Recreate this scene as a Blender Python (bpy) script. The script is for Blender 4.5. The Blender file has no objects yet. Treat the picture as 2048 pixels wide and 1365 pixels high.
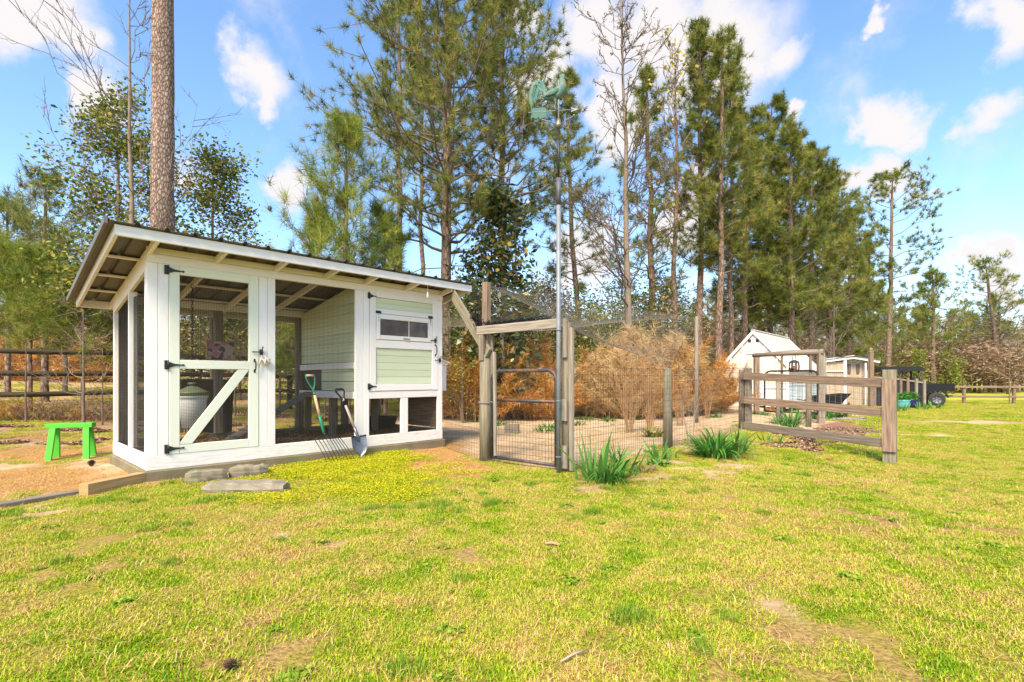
import bpy, math, random
import numpy as np
from mathutils import Vector, Matrix
R = math.radians
sc = bpy.context.scene
COL = sc.collection
# ------------------------------------------------------------------ camera
FPX, CXP, HYP, CAMH = 1002.0, 1024.0, 762.0, 1.1
cam = bpy.data.cameras.new('camera'); camo = bpy.data.objects.new('camera', cam); COL.objects.link(camo)
cam.sensor_width = 36; cam.lens = FPX / 2048 * 36; cam.shift_y = (HYP - 682.5) / 2048
cam.clip_start = .05; cam.clip_end = 3000
camo.location = (0, 0, CAMH); camo.rotation_euler = (R(90), 0, 0)
sc.camera = camo
sc.cycles.max_bounces = 6; sc.cycles.diffuse_bounces = 3; sc.cycles.glossy_bounces = 2; sc.cycles.transmission_bounces = 3
sc.render.resolution_x, sc.render.resolution_y = 1024, 682
# ------------------------------------------------------------------ light
SUN_AZ, SUN_EL = R(200), R(48)            # compass-style: 0 = +Y, clockwise
SUN_STR, SKY_STR, EXPO = 3.7, .125, 1.15
vs = sc.view_settings
vs.view_transform = 'Standard'; vs.look = 'None'; vs.exposure = EXPO; vs.gamma = 1; vs.use_curve_mapping = False
sun = bpy.data.lights.new('sun', 'SUN'); sun.energy = SUN_STR; sun.angle = R(22); sun.color = (1, .88, .70)
suno = bpy.data.objects.new('sun', sun); COL.objects.link(suno)
sd = Vector((math.sin(SUN_AZ) * math.cos(SUN_EL), math.cos(SUN_AZ) * math.cos(SUN_EL), math.sin(SUN_EL)))
suno.rotation_euler = sd.to_track_quat('Z', 'Y').to_euler(); suno.location = sd * 60
w = bpy.data.worlds.new('World'); sc.world = w; w.use_nodes = True
N = w.node_tree.nodes; L = w.node_tree.links
N.clear()
def nd(nodes, t, **k):
    n = nodes.new(t)
    for a, b in k.items(): setattr(n, a, b)
    return n
wo = nd(N, 'ShaderNodeOutputWorld'); bg = nd(N, 'ShaderNodeBackground'); bg.inputs[1].default_value = SKY_STR
L.new(bg.outputs[0], wo.inputs[0])
sky = nd(N, 'ShaderNodeTexSky', sky_type='NISHITA', sun_disc=False)
sky.sun_elevation = SUN_EL; sky.sun_rotation = SUN_AZ; sky.air_density = 1.0; sky.dust_density = .6; sky.ozone_density = 1.6
hsv = nd(N, 'ShaderNodeHueSaturation'); hsv.inputs['Saturation'].default_value = 1.12; hsv.inputs['Value'].default_value = 1.25
L.new(sky.outputs[0], hsv.inputs['Color'])
tc = nd(N, 'ShaderNodeTexCoord')
nz = nd(N, 'ShaderNodeTexNoise'); nz.inputs['Scale'].default_value = 7; nz.inputs['Detail'].default_value = 7; nz.inputs['Roughness'].default_value = .6
L.new(tc.outputs['Generated'], nz.inputs['Vector'])
off = nd(N, 'ShaderNodeVectorMath', operation='MULTIPLY_ADD'); off.inputs[1].default_value = (.20, .20, .16); L.new(nz.outputs['Color'], off.inputs[0])
L.new(tc.outputs['Generated'], off.inputs[2])
def cdir(px, py):
    v = Vector(((px - CXP) / FPX, 1, -(py - HYP) / FPX)).normalized()
    return v + Vector((.10, .10, .08))
prev = None
# cumulus in view: direction, radius (in units of direction), weight
clouds = [(40, 20, .10), (130, 60, .055), (175, 175, .07), (215, 205, .045), (510, 150, .075), (530, 195, .045), (585, 370, .055), (680, 8, .022), (370, 330, .05),
          (1180, 90, .13), (1300, 60, .15), (1440, 90, .15), (1530, 110, .07), (1230, 230, .1), (1080, 150, .07), (1380, 420, .1), (1160, 520, .12),
          (1770, 260, .06), (1800, 285, .045), (1960, 245, .065), (2010, 265, .035), (1985, 50, .075), (1780, 45, .03), (1760, 365, .07), (1700, 380, .05), (1850, 390, .04), (1595, 243, .03), (1885, 290, .022),
          (1960, 540, .05), (2030, 530, .05), (1900, 545, .04), (1990, 590, .05), (1030, 40, .06), (640, 470, .03)]
def mth(op, a, b=None, c=None, clamp=False):
    m = nd(N, 'ShaderNodeMath', operation=op, use_clamp=clamp)
    for i, s in enumerate((a, b, c)):
        if s is None: continue
        if isinstance(s, (int, float)): m.inputs[i].default_value = s
        else: L.new(s, m.inputs[i])
    return m.outputs[0]
for (px, py, r) in clouds:
    r *= .9 if px < 1560 else .78
    d = nd(N, 'ShaderNodeVectorMath', operation='DISTANCE'); L.new(off.outputs[0], d.inputs[0]); d.inputs[1].default_value = cdir(px, py)
    f = mth('MULTIPLY_ADD', d.outputs['Value'], -1.0 / r, 1.0)
    prev = f if prev is None else mth('MAXIMUM', prev, f)
# the same kind of scattered cumulus everywhere else in the sky
sp = nd(N, 'ShaderNodeSeparateXYZ'); L.new(tc.outputs['Generated'], sp.inputs[0])
pl = nd(N, 'ShaderNodeVectorMath', operation='DIVIDE'); L.new(tc.outputs['Generated'], pl.inputs[0])
zc = mth('MAXIMUM', sp.outputs['Z'], .08)
cmb = nd(N, 'ShaderNodeCombineXYZ'); [L.new(zc, cmb.inputs[i]) for i in range(3)]; L.new(cmb.outputs[0], pl.inputs[1])
n2 = nd(N, 'ShaderNodeTexNoise'); n2.inputs['Scale'].default_value = 1.3; n2.inputs['Detail'].default_value = 8; n2.inputs['Roughness'].default_value = .58
L.new(pl.outputs[0], n2.inputs['Vector'])
wild = mth('MULTIPLY_ADD', n2.outputs['Fac'], 6, -3.75)
# scattered field only behind and above the view (the clouds in view are listed above)
yy = mth('MULTIPLY_ADD', sp.outputs['Y'], -4, 1.2, clamp=True)
up = mth('MULTIPLY_ADD', sp.outputs['Z'], 5, -3.4, clamp=True)
wild = mth('MULTIPLY', wild, mth('MAXIMUM', yy, up))
allc = mth('MAXIMUM', prev, wild)
fine = mth('MULTIPLY_ADD', nz.outputs['Fac'], 1.3, -.62)
cf = nd(N, 'ShaderNodeMapRange', interpolation_type='SMOOTHSTEP'); L.new(mth('ADD', allc, fine), cf.inputs[0]); cf.inputs[1].default_value = .06; cf.inputs[2].default_value = .62
mx = nd(N, 'ShaderNodeMix', data_type='RGBA'); L.new(cf.outputs[0], mx.inputs[0]); L.new(hsv.outputs[0], mx.inputs[6])
mx.inputs[7].default_value = (3.55, 3.42, 3.45, 1)
L.new(mx.outputs[2], bg.inputs[0])

# ------------------------------------------------------------------ places
C0 = np.array([-3.983, 5.464]); UD = np.array([.678, .735]); VD = np.array([-.735, .678])
def S(a, b, x):
    t = np.clip((np.asarray(x, float) - a) / (b - a), 0, 1); return t * t * (3 - 2 * t)
def gz(x, y):
    x = np.asarray(x, float); y = np.asarray(y, float)
    v = (x - C0[0]) * VD[0] + (y - C0[1]) * VD[1]
    h = .25 * S(2.5, 8.5, v) + np.clip(v - 8.5, 0, 35) * .047 * (x < 6)
    p = x - .45 * y
    h = h - .22 * S(.3, 2.4, p) * S(3, 7, y) * (1 - S(0, 3, v))
    return h + .1 * np.exp(-((x - 4.87) ** 2 + (y - 10.6) ** 2) / 4.5)
def at(px, py, z=None):
    """ground point under a pixel (or point at height z)"""
    dx, dz = (px - CXP) / FPX, -(py - HYP) / FPX
    if z is not None:
        t = (z - CAMH) / dz; return (dx * t, t, z)
    t = 1.5
    while t < 400:
        if CAMH + dz * t <= gz(dx * t, t): break
        t *= 1.004
    return (dx * t, t, float(gz(dx * t, t)))
def atd(px, py, d): return Vector(((px - CXP) / FPX * d, d, CAMH - (py - HYP) / FPX * d))
def vnoise(x, y, s=1.0, seed=0):
    x = np.asarray(x, float) * s + seed * 17.3; y = np.asarray(y, float) * s - seed * 9.1
    xi, yi = np.floor(x), np.floor(y); fx, fy = x - xi, y - yi
    fx = fx * fx * (3 - 2 * fx); fy = fy * fy * (3 - 2 * fy)
    def h(a, b):
        t = np.sin(a * 127.1 + b * 311.7) * 43758.5453; return t - np.floor(t)
    return (h(xi, yi) * (1 - fx) + h(xi + 1, yi) * fx) * (1 - fy) + (h(xi, yi + 1) * (1 - fx) + h(xi + 1, yi + 1) * fx) * fy

# ------------------------------------------------------------------ mesh helpers
W = {}                                                    # world origin of each object
class MB:
    def __init__(s): s.v = []; s.f = []; s.uv = []; s.sm = []
    def face(s, idx, uv=None, smooth=False):
        s.f.append(list(idx)); s.uv.append(uv or [(0, 0)] * len(idx)); s.sm.append(smooth)
    def beam(s, p0, p1, wd, ht, side=None, ch=.003):
        p0, p1 = Vector(p0), Vector(p1); d = (p1 - p0); ln = d.length; d.normalize()
        if side is None:
            side = d.cross(Vector((0, 0, 1)))
            if side.length < 1e-4: side = Vector((1, 0, 0))
        side = Vector(side); side = (side - d * side.dot(d)).normalized(); up = side.cross(d).normalized()
        a, b = wd / 2, ht / 2; c = min(ch, a * .6, b * .6)
        prof = [(-a + c, -b), (a - c, -b), (a, -b + c), (a, b - c), (a - c, b), (-a + c, b), (-a, b - c), (-a, -b + c)]
        n0 = len(s.v); per = [0]
        for i in range(8):
            q, r = prof[i], prof[(i + 1) % 8]; per.append(per[-1] + math.hypot(q[0] - r[0], q[1] - r[1]))
        for p in (p0, p1):
            for (x, y) in prof: s.v.append(p + side * x + up * y)
        o = (n0 * .137) % 7
        for i in range(8):
            j = (i + 1) % 8
            s.face((n0 + i, n0 + j, n0 + 8 + j, n0 + 8 + i), [(o, per[i]), (o, per[i + 1]), (o + ln, per[i + 1]), (o + ln, per[i])])
        s.face([n0 + i for i in range(7, -1, -1)], [(o + prof[i][0] * .3, prof[i][1]) for i in range(7, -1, -1)])
        s.face([n0 + 8 + i for i in range(8)], [(o + prof[i][0] * .3, prof[i][1]) for i in range(8)])
        return s
    def tube(s, pts, rad, n=8, cap=True, sq=None, smooth=True):
        pts = [Vector(p) for p in pts]
        if isinstance(rad, (int, float)): rad = [rad] * len(pts)
        n0 = len(s.v); ref = Vector((.13, .07, .99)); lens = [0]
        dd = (pts[-1] - pts[0]).normalized()
        if abs(dd.dot(ref)) > .9: ref = Vector((1, .1, .05))
        for k in range(1, len(pts)): lens.append(lens[-1] + (pts[k] - pts[k - 1]).length)
        for k, p in enumerate(pts):
            t = (pts[min(k + 1, len(pts) - 1)] - pts[max(k - 1, 0)]).normalized()
            a = t.cross(ref).normalized(); b = a.cross(t)
            if sq is not None: a, b = a * sq[0], b * sq[1]
            for i in range(n):
                an = 2 * math.pi * i / n; s.v.append(p + (a * math.cos(an) + b * math.sin(an)) * rad[k])
        rm = max(rad); o = (n0 * .137) % 7
        for k in range(len(pts) - 1):
            for i in range(n):
                j = (i + 1) % n; q = n0 + k * n
                u0, u1 = 2 * math.pi * rm * i / n, 2 * math.pi * rm * (i + 1) / n
                s.face((q + i, q + n + i, q + n + j, q + j), [(o + lens[k], u0), (o + lens[k + 1], u0), (o + lens[k + 1], u1), (o + lens[k], u1)], smooth)
        if cap:
            s.face([n0 + i for i in range(n)], [(o + .1 * math.cos(i), rm * math.sin(6.28 * i / n)) for i in range(n)])
            q = n0 + (len(pts) - 1) * n
            s.face([q + i for i in range(n - 1, -1, -1)], [(o + .1 * math.cos(i), rm * math.sin(6.28 * i / n)) for i in range(n - 1, -1, -1)])
        return s
    def ribbon(s, pts, ws, side):
        n0 = len(s.v); side = Vector(side)
        for p, wd in zip(pts, ws): s.v.append(Vector(p) - side * wd / 2); s.v.append(Vector(p) + side * wd / 2)
        for k in range(len(pts) - 1):
            q = n0 + 2 * k; s.face((q, q + 1, q + 3, q + 2), [(k, 0), (k, 1), (k + 1, 1), (k + 1, 0)], True)
    def prism(s, poly, ext, uvs=1.0):
        """poly: list of 3D points (planar, counter-clockwise seen from -ext), ext: extrusion vector"""
        n0 = len(s.v); n = len(poly); poly = [Vector(p) for p in poly]; ext = Vector(ext)
        for p in poly: s.v.append(p)
        for p in poly: s.v.append(p + ext)
        ax = (poly[1] - poly[0]).normalized(); ay = ext.normalized().cross(ax)
        uv = [((p - poly[0]).dot(ax), (p - poly[0]).dot(ay)) for p in poly]
        s.face([n0 + i for i in range(n)], uv); s.face([n0 + n + i for i in range(n - 1, -1, -1)], uv[::-1])
        for i in range(n):
            j = (i + 1) % n; ln = (poly[j] - poly[i]).length
            s.face((n0 + j, n0 + i, n0 + n + i, n0 + n + j), [(ln, 0), (0, 0), (0, ext.length), (ln, ext.length)])
    def lathe(s, prof, c, n=20, axis='Z', smooth=True):
        n0 = len(s.v); c = Vector(c); m = len(prof)
        for (r, h) in prof:
            for i in range(n):
                a = 2 * math.pi * i / n
                x, y = r * math.cos(a), r * math.sin(a)
                s.v.append(c + (Vector((x, y, h)) if axis == 'Z' else Vector((h, x, y)) if axis == 'X' else Vector((x, h, y))))
        for k in range(m - 1):
            for i in range(n):
                j = (i + 1) % n; q = n0 + k * n
                s.face((q + i, q + j, q + n + j, q + n + i), [(prof[k][1], i / n), (prof[k][1], (i + 1) / n), (prof[k + 1][1], (i + 1) / n), (prof[k + 1][1], i / n)], smooth)
        if prof[0][0] > 1e-5: s.face([n0 + i for i in range(n - 1, -1, -1)])
        if prof[-1][0] > 1e-5: s.face([n0 + (m - 1) * n + i for i in range(n)])
    def ball(s, c, r, n=10, m=6):
        r = (r, r, r) if isinstance(r, (int, float)) else r
        n0 = len(s.v); c = Vector(c)
        for k in range(m + 1):
            t = math.pi * k / m
            for i in range(n):
                a = 2 * math.pi * i / n
                s.v.append(c + Vector((r[0] * math.sin(t) * math.cos(a), r[1] * math.sin(t) * math.sin(a), -r[2] * math.cos(t))))
        for k in range(m):
            for i in range(n):
                j = (i + 1) % n; q = n0 + k * n
                s.face((q + i, q + j, q + n + j, q + n + i), None, True)
    def build(s, name, mat, parent=None, loc=None, world=True):
        me = bpy.data.meshes.new(name); org = W[parent.name] if (parent is not None and world) else Vector(loc or (0, 0, 0))
        if not world: org = Vector((0, 0, 0))
        me.from_pydata([tuple(p - org) for p in s.v], [], s.f)
        if s.uv:
            ul = me.uv_layers.new(name='UVMap'); flat = [c for f in s.uv for q in f for c in q]
            ul.data.foreach_set('uv', flat)
        me.polygons.foreach_set('use_smooth', s.sm)
        me.materials.append(mat); me.update()
        o = bpy.data.objects.new(name, me); COL.objects.link(o)
        if parent is not None: o.parent = parent
        else: o.location = org
        W[o.name] = org
        return o
def tag(o, label=None, cat=None, group=None, kind=None):
    if label: o['label'] = label
    if cat: o['category'] = cat
    if group: o['group'] = group
    if kind: o['kind'] = kind
    return o
def thing(name, loc, label, cat, group=None):
    o = bpy.data.objects.new(name, None); COL.objects.link(o); o.location = Vector(loc); o.empty_display_size = .1
    W[o.name] = Vector(loc); return tag(o, label, cat, group)
def tree_copy(o, loc=None, rz=None, sc_=None, label=None, parent=None):
    c = o.copy(); COL.objects.link(c); W[c.name] = W[o.name]
    if parent is not None: c.parent = parent
    if loc is not None: c.location = Vector(loc); W[c.name] = Vector(loc)
    if rz is not None: c.rotation_euler.z = rz
    if sc_ is not None: c.scale = sc_ if hasattr(sc_, '__len__') else (sc_,) * 3
    if label: c['label'] = label
    for ch in [k for k in o.children]: tree_copy(ch, parent=c)
    return c
def tri_mesh(name, V, T, mat, parent=None, org=(0, 0, 0), attr=None, smooth=False):
    """V (n,3), T (m,3) numpy; attr (n,) float per vertex"""
    me = bpy.data.meshes.new(name); n, m = len(V), len(T)
    V = V - np.array(org, float)
    me.vertices.add(n); me.vertices.foreach_set('co', V.astype(np.float32).ravel())
    me.loops.add(m * 3); me.loops.foreach_set('vertex_index', T.astype(np.int32).ravel())
    me.polygons.add(m); me.polygons.foreach_set('loop_start', np.arange(0, m * 3, 3, dtype=np.int32))
    if smooth: me.polygons.foreach_set('use_smooth', np.ones(m, bool))
    if attr is not None:
        a = me.attributes.new('rnd', 'FLOAT', 'POINT'); a.data.foreach_set('value', attr.astype(np.float32))
    me.materials.append(mat); me.update(calc_edges=True); me.validate()
    o = bpy.data.objects.new(name, me); COL.objects.link(o)
    if parent is not None: o.parent = parent
    else: o.location = org
    W[o.name] = Vector(org)
    return o

# ------------------------------------------------------------------ materials
def new_mat(name):
    m = bpy.data.materials.new(name); m.use_nodes = True; nt = m.node_tree
    return m, nt, nt.nodes, nt.links, nt.nodes['Principled BSDF']
def ramp(n, stops):
    r = n.new('ShaderNodeValToRGB'); e = r.color_ramp.elements
    e[0].position, e[0].color = stops[0][0], (*stops[0][1], 1); e[1].position, e[1].color = stops[-1][0], (*stops[-1][1], 1)
    for p, c in stops[1:-1]: k = e.new(p); k.color = (*c, 1)
    return r
def mul(c, k): return tuple(min(1, x * k) for x in c)
def surf(name, col, col2=None, scale=6, rough=.7, bump=.15, bscale=60, metal=0, dirt=None, dirt_amt=.35, coord='Object', stretch=(1, 1, 1), rnd=.08, spec=.3, detail=6):
    """generic material: two-tone noise, optional dirt, fine bump, per-object random value"""
    m, nt, n, l, b = new_mat(name)
    t = n.new('ShaderNodeTexCoord'); mp = n.new('ShaderNodeMapping'); mp.inputs['Scale'].default_value = stretch
    oi = n.new('ShaderNodeObjectInfo'); l.new(t.outputs[coord], mp.inputs[0])
    cb = n.new('ShaderNodeCombineXYZ'); ma = n.new('ShaderNodeMath'); ma.operation = 'MULTIPLY'; ma.inputs[1].default_value = 13
    l.new(oi.outputs['Random'], ma.inputs[0]); [l.new(ma.outputs[0], cb.inputs[i]) for i in range(3)]; l.new(cb.outputs[0], mp.inputs['Location'])
    a = n.new('ShaderNodeTexNoise'); a.inputs['Scale'].default_value = scale; a.inputs['Detail'].default_value = detail; a.inputs['Roughness'].default_value = .62
    l.new(mp.outputs[0], a.inputs['Vector'])
    r = ramp(n, [(.3, col), (.7, col2 or mul(col, .8))]); l.new(a.outputs['Fac'], r.inputs[0]); out = r.outputs[0]
    if dirt:
        g = n.new('ShaderNodeTexNoise'); g.inputs['Scale'].default_value = scale * .45; g.inputs['Detail'].default_value = 9; g.inputs['Roughness'].default_value = .7
        l.new(mp.outputs[0], g.inputs['Vector']); gr = ramp(n, [(.5, (0, 0, 0)), (.72, (dirt_amt,) * 3)]); l.new(g.outputs['Fac'], gr.inputs[0])
        x = n.new('ShaderNodeMix'); x.data_type = 'RGBA'; l.new(gr.outputs[0], x.inputs[0]); l.new(out, x.inputs[6]); x.inputs[7].default_value = (*dirt, 1); out = x.outputs[2]
    h = n.new('ShaderNodeHueSaturation'); mr = n.new('ShaderNodeMapRange'); mr.inputs[3].default_value = 1 - rnd; mr.inputs[4].default_value = 1 + rnd
    l.new(oi.outputs['Random'], mr.inputs[0]); l.new(mr.outputs[0], h.inputs['Value']); l.new(out, h.inputs['Color']); l.new(h.outputs[0], b.inputs['Base Color'])
    b.inputs['Roughness'].default_value = rough; b.inputs['Metallic'].default_value = metal; b.inputs['Specular IOR Level'].default_value = spec
    if bump:
        f = n.new('ShaderNodeTexNoise'); f.inputs['Scale'].default_value = bscale; f.inputs['Detail'].default_value = 4; l.new(mp.outputs[0], f.inputs['Vector'])
        bp = n.new('ShaderNodeBump'); bp.inputs['Strength'].default_value = bump; bp.inputs['Distance'].default_value = .01; l.new(f.outputs['Fac'], bp.inputs['Height']); l.new(bp.outputs[0], b.inputs['Normal'])
    return m
def wood(name, col, col2, knots=None, rough=.8, bump=.35, green=None, rnd=.1, gs=38, grey=.0):
    """plank: grain runs along UV.x"""
    m = surf(name, col, col2, scale=1.0, rough=rough, bump=bump, bscale=1.0, coord='UV', stretch=(2.2, gs, 1), dirt=green, dirt_amt=.6 if green else 0, rnd=rnd, spec=.2)
    n, l = m.node_tree.nodes, m.node_tree.links
    for q in [q for q in n if q.type == 'TEX_NOISE']: q.noise_dimensions = '2D'
    return m
def leafmat(name, stops, trans=.25, rough=.55, ns=.35, spec=.3):
    m, nt, n, l, b = new_mat(name)
    a = n.new('ShaderNodeAttribute'); a.attribute_name = 'rnd'
    r = ramp(n, stops); l.new(a.outputs['Fac'], r.inputs[0])
    oi = n.new('ShaderNodeObjectInfo'); h = n.new('ShaderNodeHueSaturation'); mr = n.new('ShaderNodeMapRange'); mr.inputs[3].default_value = .88; mr.inputs[4].default_value = 1.12
    l.new(oi.outputs['Random'], mr.inputs[0]); l.new(mr.outputs[0], h.inputs['Value']); l.new(r.outputs[0], h.inputs['Color'])
    l.new(h.outputs[0], b.inputs['Base Color']); b.inputs['Roughness'].default_value = rough; b.inputs['Specular IOR Level'].default_value = spec
    if trans:
        t = n.new('ShaderNodeBsdfTranslucent'); l.new(h.outputs[0], t.inputs['Color']); x = n.new('ShaderNodeMixShader'); x.inputs[0].default_value = trans
        l.new(b.outputs[0], x.inputs[1]); l.new(t.outputs[0], x.inputs[2]); l.new(x.outputs[0], n['Material Output'].inputs[0])
    return m
def bark(name, c1, c2, crack, sx=7, sy=16, edge=.12, bump=.9, patch=None):
    """plated bark on UV (x along trunk, y around)"""
    m, nt, n, l, b = new_mat(name)
    t = n.new('ShaderNodeTexCoord'); mp = n.new('ShaderNodeMapping'); mp.inputs['Scale'].default_value = (sx, sy, 1); l.new(t.outputs['UV'], mp.inputs[0])
    wn = n.new('ShaderNodeTexNoise'); wn.inputs['Scale'].default_value = 1.4; wn.inputs['Detail'].default_value = 4; l.new(mp.outputs[0], wn.inputs['Vector'])
    va = n.new('ShaderNodeVectorMath'); va.operation = 'MULTIPLY_ADD'; va.inputs[1].default_value = (.7, .7, 0); l.new(wn.outputs['Color'], va.inputs[0]); l.new(mp.outputs[0], va.inputs[2])
    vo = n.new('ShaderNodeTexVoronoi'); vo.feature = 'DISTANCE_TO_EDGE'; vo.voronoi_dimensions = '2D'; vo.inputs['Scale'].default_value = 1; l.new(va.outputs[0], vo.inputs['Vector'])
    vc = n.new('ShaderNodeTexVoronoi'); vc.voronoi_dimensions = '2D'; vc.inputs['Scale'].default_value = 1; l.new(va.outputs[0], vc.inputs['Vector'])
    r = ramp(n, [(0, crack), (edge, c2), (edge * 3, c1)]); l.new(vo.outputs['Distance'], r.inputs[0])
    hs = n.new('ShaderNodeHueSaturation'); mr = n.new('ShaderNodeMapRange'); mr.inputs[3].default_value = .72; mr.inputs[4].default_value = 1.25
    sp = n.new('ShaderNodeSeparateColor'); l.new(vc.outputs['Color'], sp.inputs[0]); l.new(sp.outputs[0], mr.inputs[0]); l.new(mr.outputs[0], hs.inputs['Value']); l.new(r.outputs[0], hs.inputs['Color'])
    fn = n.new('ShaderNodeTexNoise'); fn.inputs['Scale'].default_value = 5; fn.inputs['Detail'].default_value = 7; l.new(mp.outputs[0], fn.inputs['Vector'])
    x = n.new('ShaderNodeMix'); x.data_type = 'RGBA'; x.blend_type = 'OVERLAY'; x.inputs[0].default_value = .7; l.new(hs.outputs[0], x.inputs[6]); l.new(fn.outputs['Fac'], x.inputs[7])
    l.new(x.outputs[2], b.inputs['Base Color']); b.inputs['Roughness'].default_value = .9; b.inputs['Specular IOR Level'].default_value = .15
    ad = n.new('ShaderNodeMath'); ad.operation = 'MULTIPLY_ADD'; ad.inputs[1].default_value = .3; l.new(fn.outputs['Fac'], ad.inputs[0])
    cl = n.new('ShaderNodeMath'); cl.operation = 'MINIMUM'; cl.inputs[1].default_value = .3; l.new(vo.outputs['Distance'], cl.inputs[0]); l.new(cl.outputs[0], ad.inputs[2])
    bp = n.new('ShaderNodeBump'); bp.inputs['Strength'].default_value = bump; bp.inputs['Distance'].default_value = .03; l.new(ad.outputs[0], bp.inputs['Height']); l.new(bp.outputs[0], b.inputs['Normal'])
    return m
MT = dict(
    white=surf('white_paint', (.82, .77, .725), (.74, .685, .63), scale=5, rough=.55, bump=.12, bscale=1, coord='UV', stretch=(2, 34, 1), dirt=(.52, .46, .36), dirt_amt=.3, rnd=.04),
    stained=surf('stained_white_paint', (.80, .75, .70), (.70, .65, .58), scale=3, rough=.6, bump=.15, bscale=1, coord='UV', stretch=(3, 22, 1), dirt=(.40, .38, .22), dirt_amt=.6, rnd=.04),
    mint=surf('pale_mint_paint', (.72, .72, .59), (.66, .66, .53), scale=5, rough=.55, bump=.12, bscale=1, coord='UV', stretch=(2, 34, 1), dirt=(.5, .48, .36), dirt_amt=.2, rnd=.04),
    green=surf('green_siding_paint', (.62, .66, .46), (.56, .60, .40), scale=4, rough=.6, bump=.15, bscale=1, coord='UV', stretch=(2, 34, 1), dirt=(.36, .38, .24), dirt_amt=.3, rnd=.07),
    black=surf('black_iron', (.012, .012, .013), (.02, .02, .02), rough=.45, bump=.05, spec=.5),
    roof=surf('ribbed_metal', (.16, .145, .12), (.12, .105, .085), scale=3, rough=.5, bump=.05, metal=.35, dirt=(.10, .075, .05), rnd=.06),
    galv=surf('galvanised_steel', (.25, .26, .27), (.18, .19, .20), scale=12, rough=.55, bump=.03, metal=.25, rnd=.03),
    wire=surf('galvanised_wire', (.085, .075, .06), (.06, .052, .04), rough=.5, bump=0, metal=.3),
    darkwire=surf('dark_wire', (.05, .045, .04), (.035, .03, .028), rough=.6, bump=0),
    greywood=wood('weathered_grey_wood', (.29, .235, .175), (.13, .10, .072), rnd=.12),
    redwood=wood('weathered_reddish_wood', (.32, .22, .15), (.14, .092, .062), rnd=.12),
    tanwood=wood('fresh_tan_wood', (.50, .31, .14), (.34, .19, .075), rnd=.08),
    mosswood=wood('mossy_treated_wood', (.29, .245, .17), (.14, .115, .08), green=(.16, .17, .045), rnd=.1),
    post=wood('treated_round_post', (.30, .25, .175), (.14, .115, .08), green=(.16, .17, .06), rnd=.08),
    palewood=wood('pale_cut_lumber', (.38, .32, .25), (.18, .145, .11), rnd=.08),
    mossrail=wood('dark_mossy_rail', (.075, .05, .03), (.035, .025, .016), green=(.10, .10, .025), rnd=.1),
    footing=surf('mossy_footing', (.24, .19, .11), (.15, .12, .07), scale=4, rough=.9, bump=.4, bscale=30, dirt=(.17, .19, .05), dirt_amt=.7, rnd=.05),
    limegreen=surf('lime_green_paint', (.10, .52, .045), (.085, .45, .04), scale=5, rough=.45, bump=.08, bscale=30, rnd=.03, dirt=(.2, .3, .1), dirt_amt=.25),
    stone=surf('grey_brown_stone', (.31, .26, .19), (.18, .145, .10), scale=7, rough=.9, bump=.6, bscale=22, dirt=(.22, .22, .1), dirt_amt=.5),
    teal=surf('teal_glaze', (.12, .40, .38), (.10, .34, .33), rough=.2, bump=.03, spec=.6),
    navy=surf('navy_glaze', (.02, .025, .10), (.015, .02, .08), rough=.18, bump=.03, spec=.6),
    blackplastic=surf('black_plastic', (.012, .012, .012), (.02, .02, .02), rough=.5, bump=.05, spec=.25),
    vehicle=surf('gloss_black_paint', (.008, .008, .009), (.012, .012, .012), rough=.4, bump=.02, spec=.25),
    rubber=surf('tyre_rubber', (.03, .028, .027), (.045, .04, .036), rough=.85, bump=.3, bscale=40),
    bucket=surf('white_plastic', (.74, .73, .70), (.68, .66, .62), rough=.4, bump=.03, dirt=(.5, .42, .3), dirt_amt=.25),
    dkgreen=surf('green_plastic', (.02, .17, .09), (.02, .13, .07), rough=.4, bump=.03),
    lid=surf('dusty_green_lid', (.22, .23, .13), (.17, .19, .1), rough=.5, bump=.05),
    brownplastic=surf('brown_plastic', (.12, .085, .06), (.09, .065, .045), rough=.6, bump=.08, dirt=(.2, .16, .12), dirt_amt=.3),
    handlewood=wood('ash_handle', (.55, .38, .22), (.46, .31, .17)),
    blade=surf('worn_steel_blade', (.10, .11, .13), (.20, .20, .21), scale=8, rough=.38, bump=.08, metal=.6, dirt=(.3, .24, .17), dirt_amt=.4),
    patina=surf('verdigris_copper', (.04, .14, .115), (.11, .17, .14), scale=9, rough=.7, bump=.2, bscale=40, metal=.15, dirt=(.35, .25, .15), dirt_amt=.6),
    translucent=surf('translucent_panel', (.64, .59, .50), (.55, .50, .41), scale=2, rough=.4, bump=.02),
    aqua=surf('pale_aqua_board', (.62, .68, .64), (.55, .62, .58), scale=3, rough=.6, bump=.05),
    tarp=surf('charcoal_corrugated_metal', (.045, .05, .06), (.07, .075, .085), rough=.5, bump=.05, metal=.3),
    rust=surf('rusty_gate_tube', (.07, .075, .085), (.05, .05, .055), scale=5, rough=.5, bump=.15, metal=.3, dirt=(.34, .13, .03), dirt_amt=.85, rnd=.02),
    pinebark=bark('pine_bark_plates', (.40, .30, .24), (.27, .18, .135), (.09, .06, .045), sx=9, sy=17),
    pinebark2=bark('far_pine_bark', (.27, .185, .135), (.19, .125, .09), (.07, .05, .04), sx=3.5, sy=8),
    palebark=surf('pale_sapling_bark', (.27, .20, .14), (.17, .125, .085), scale=12, rough=.9, bump=.3, dirt=(.33, .29, .22), dirt_amt=.4),
    twig=surf('grey_brown_twig', (.20, .15, .11), (.14, .10, .07), scale=6, rough=.9, bump=.1),
    paletwig=surf('pale_twig', (.38, .31, .24), (.28, .22, .16), scale=6, rough=.9, bump=.1),
    stem=surf('reddish_cane', (.34, .19, .09), (.45, .28, .15), scale=6, rough=.9, bump=.05),
)
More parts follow.
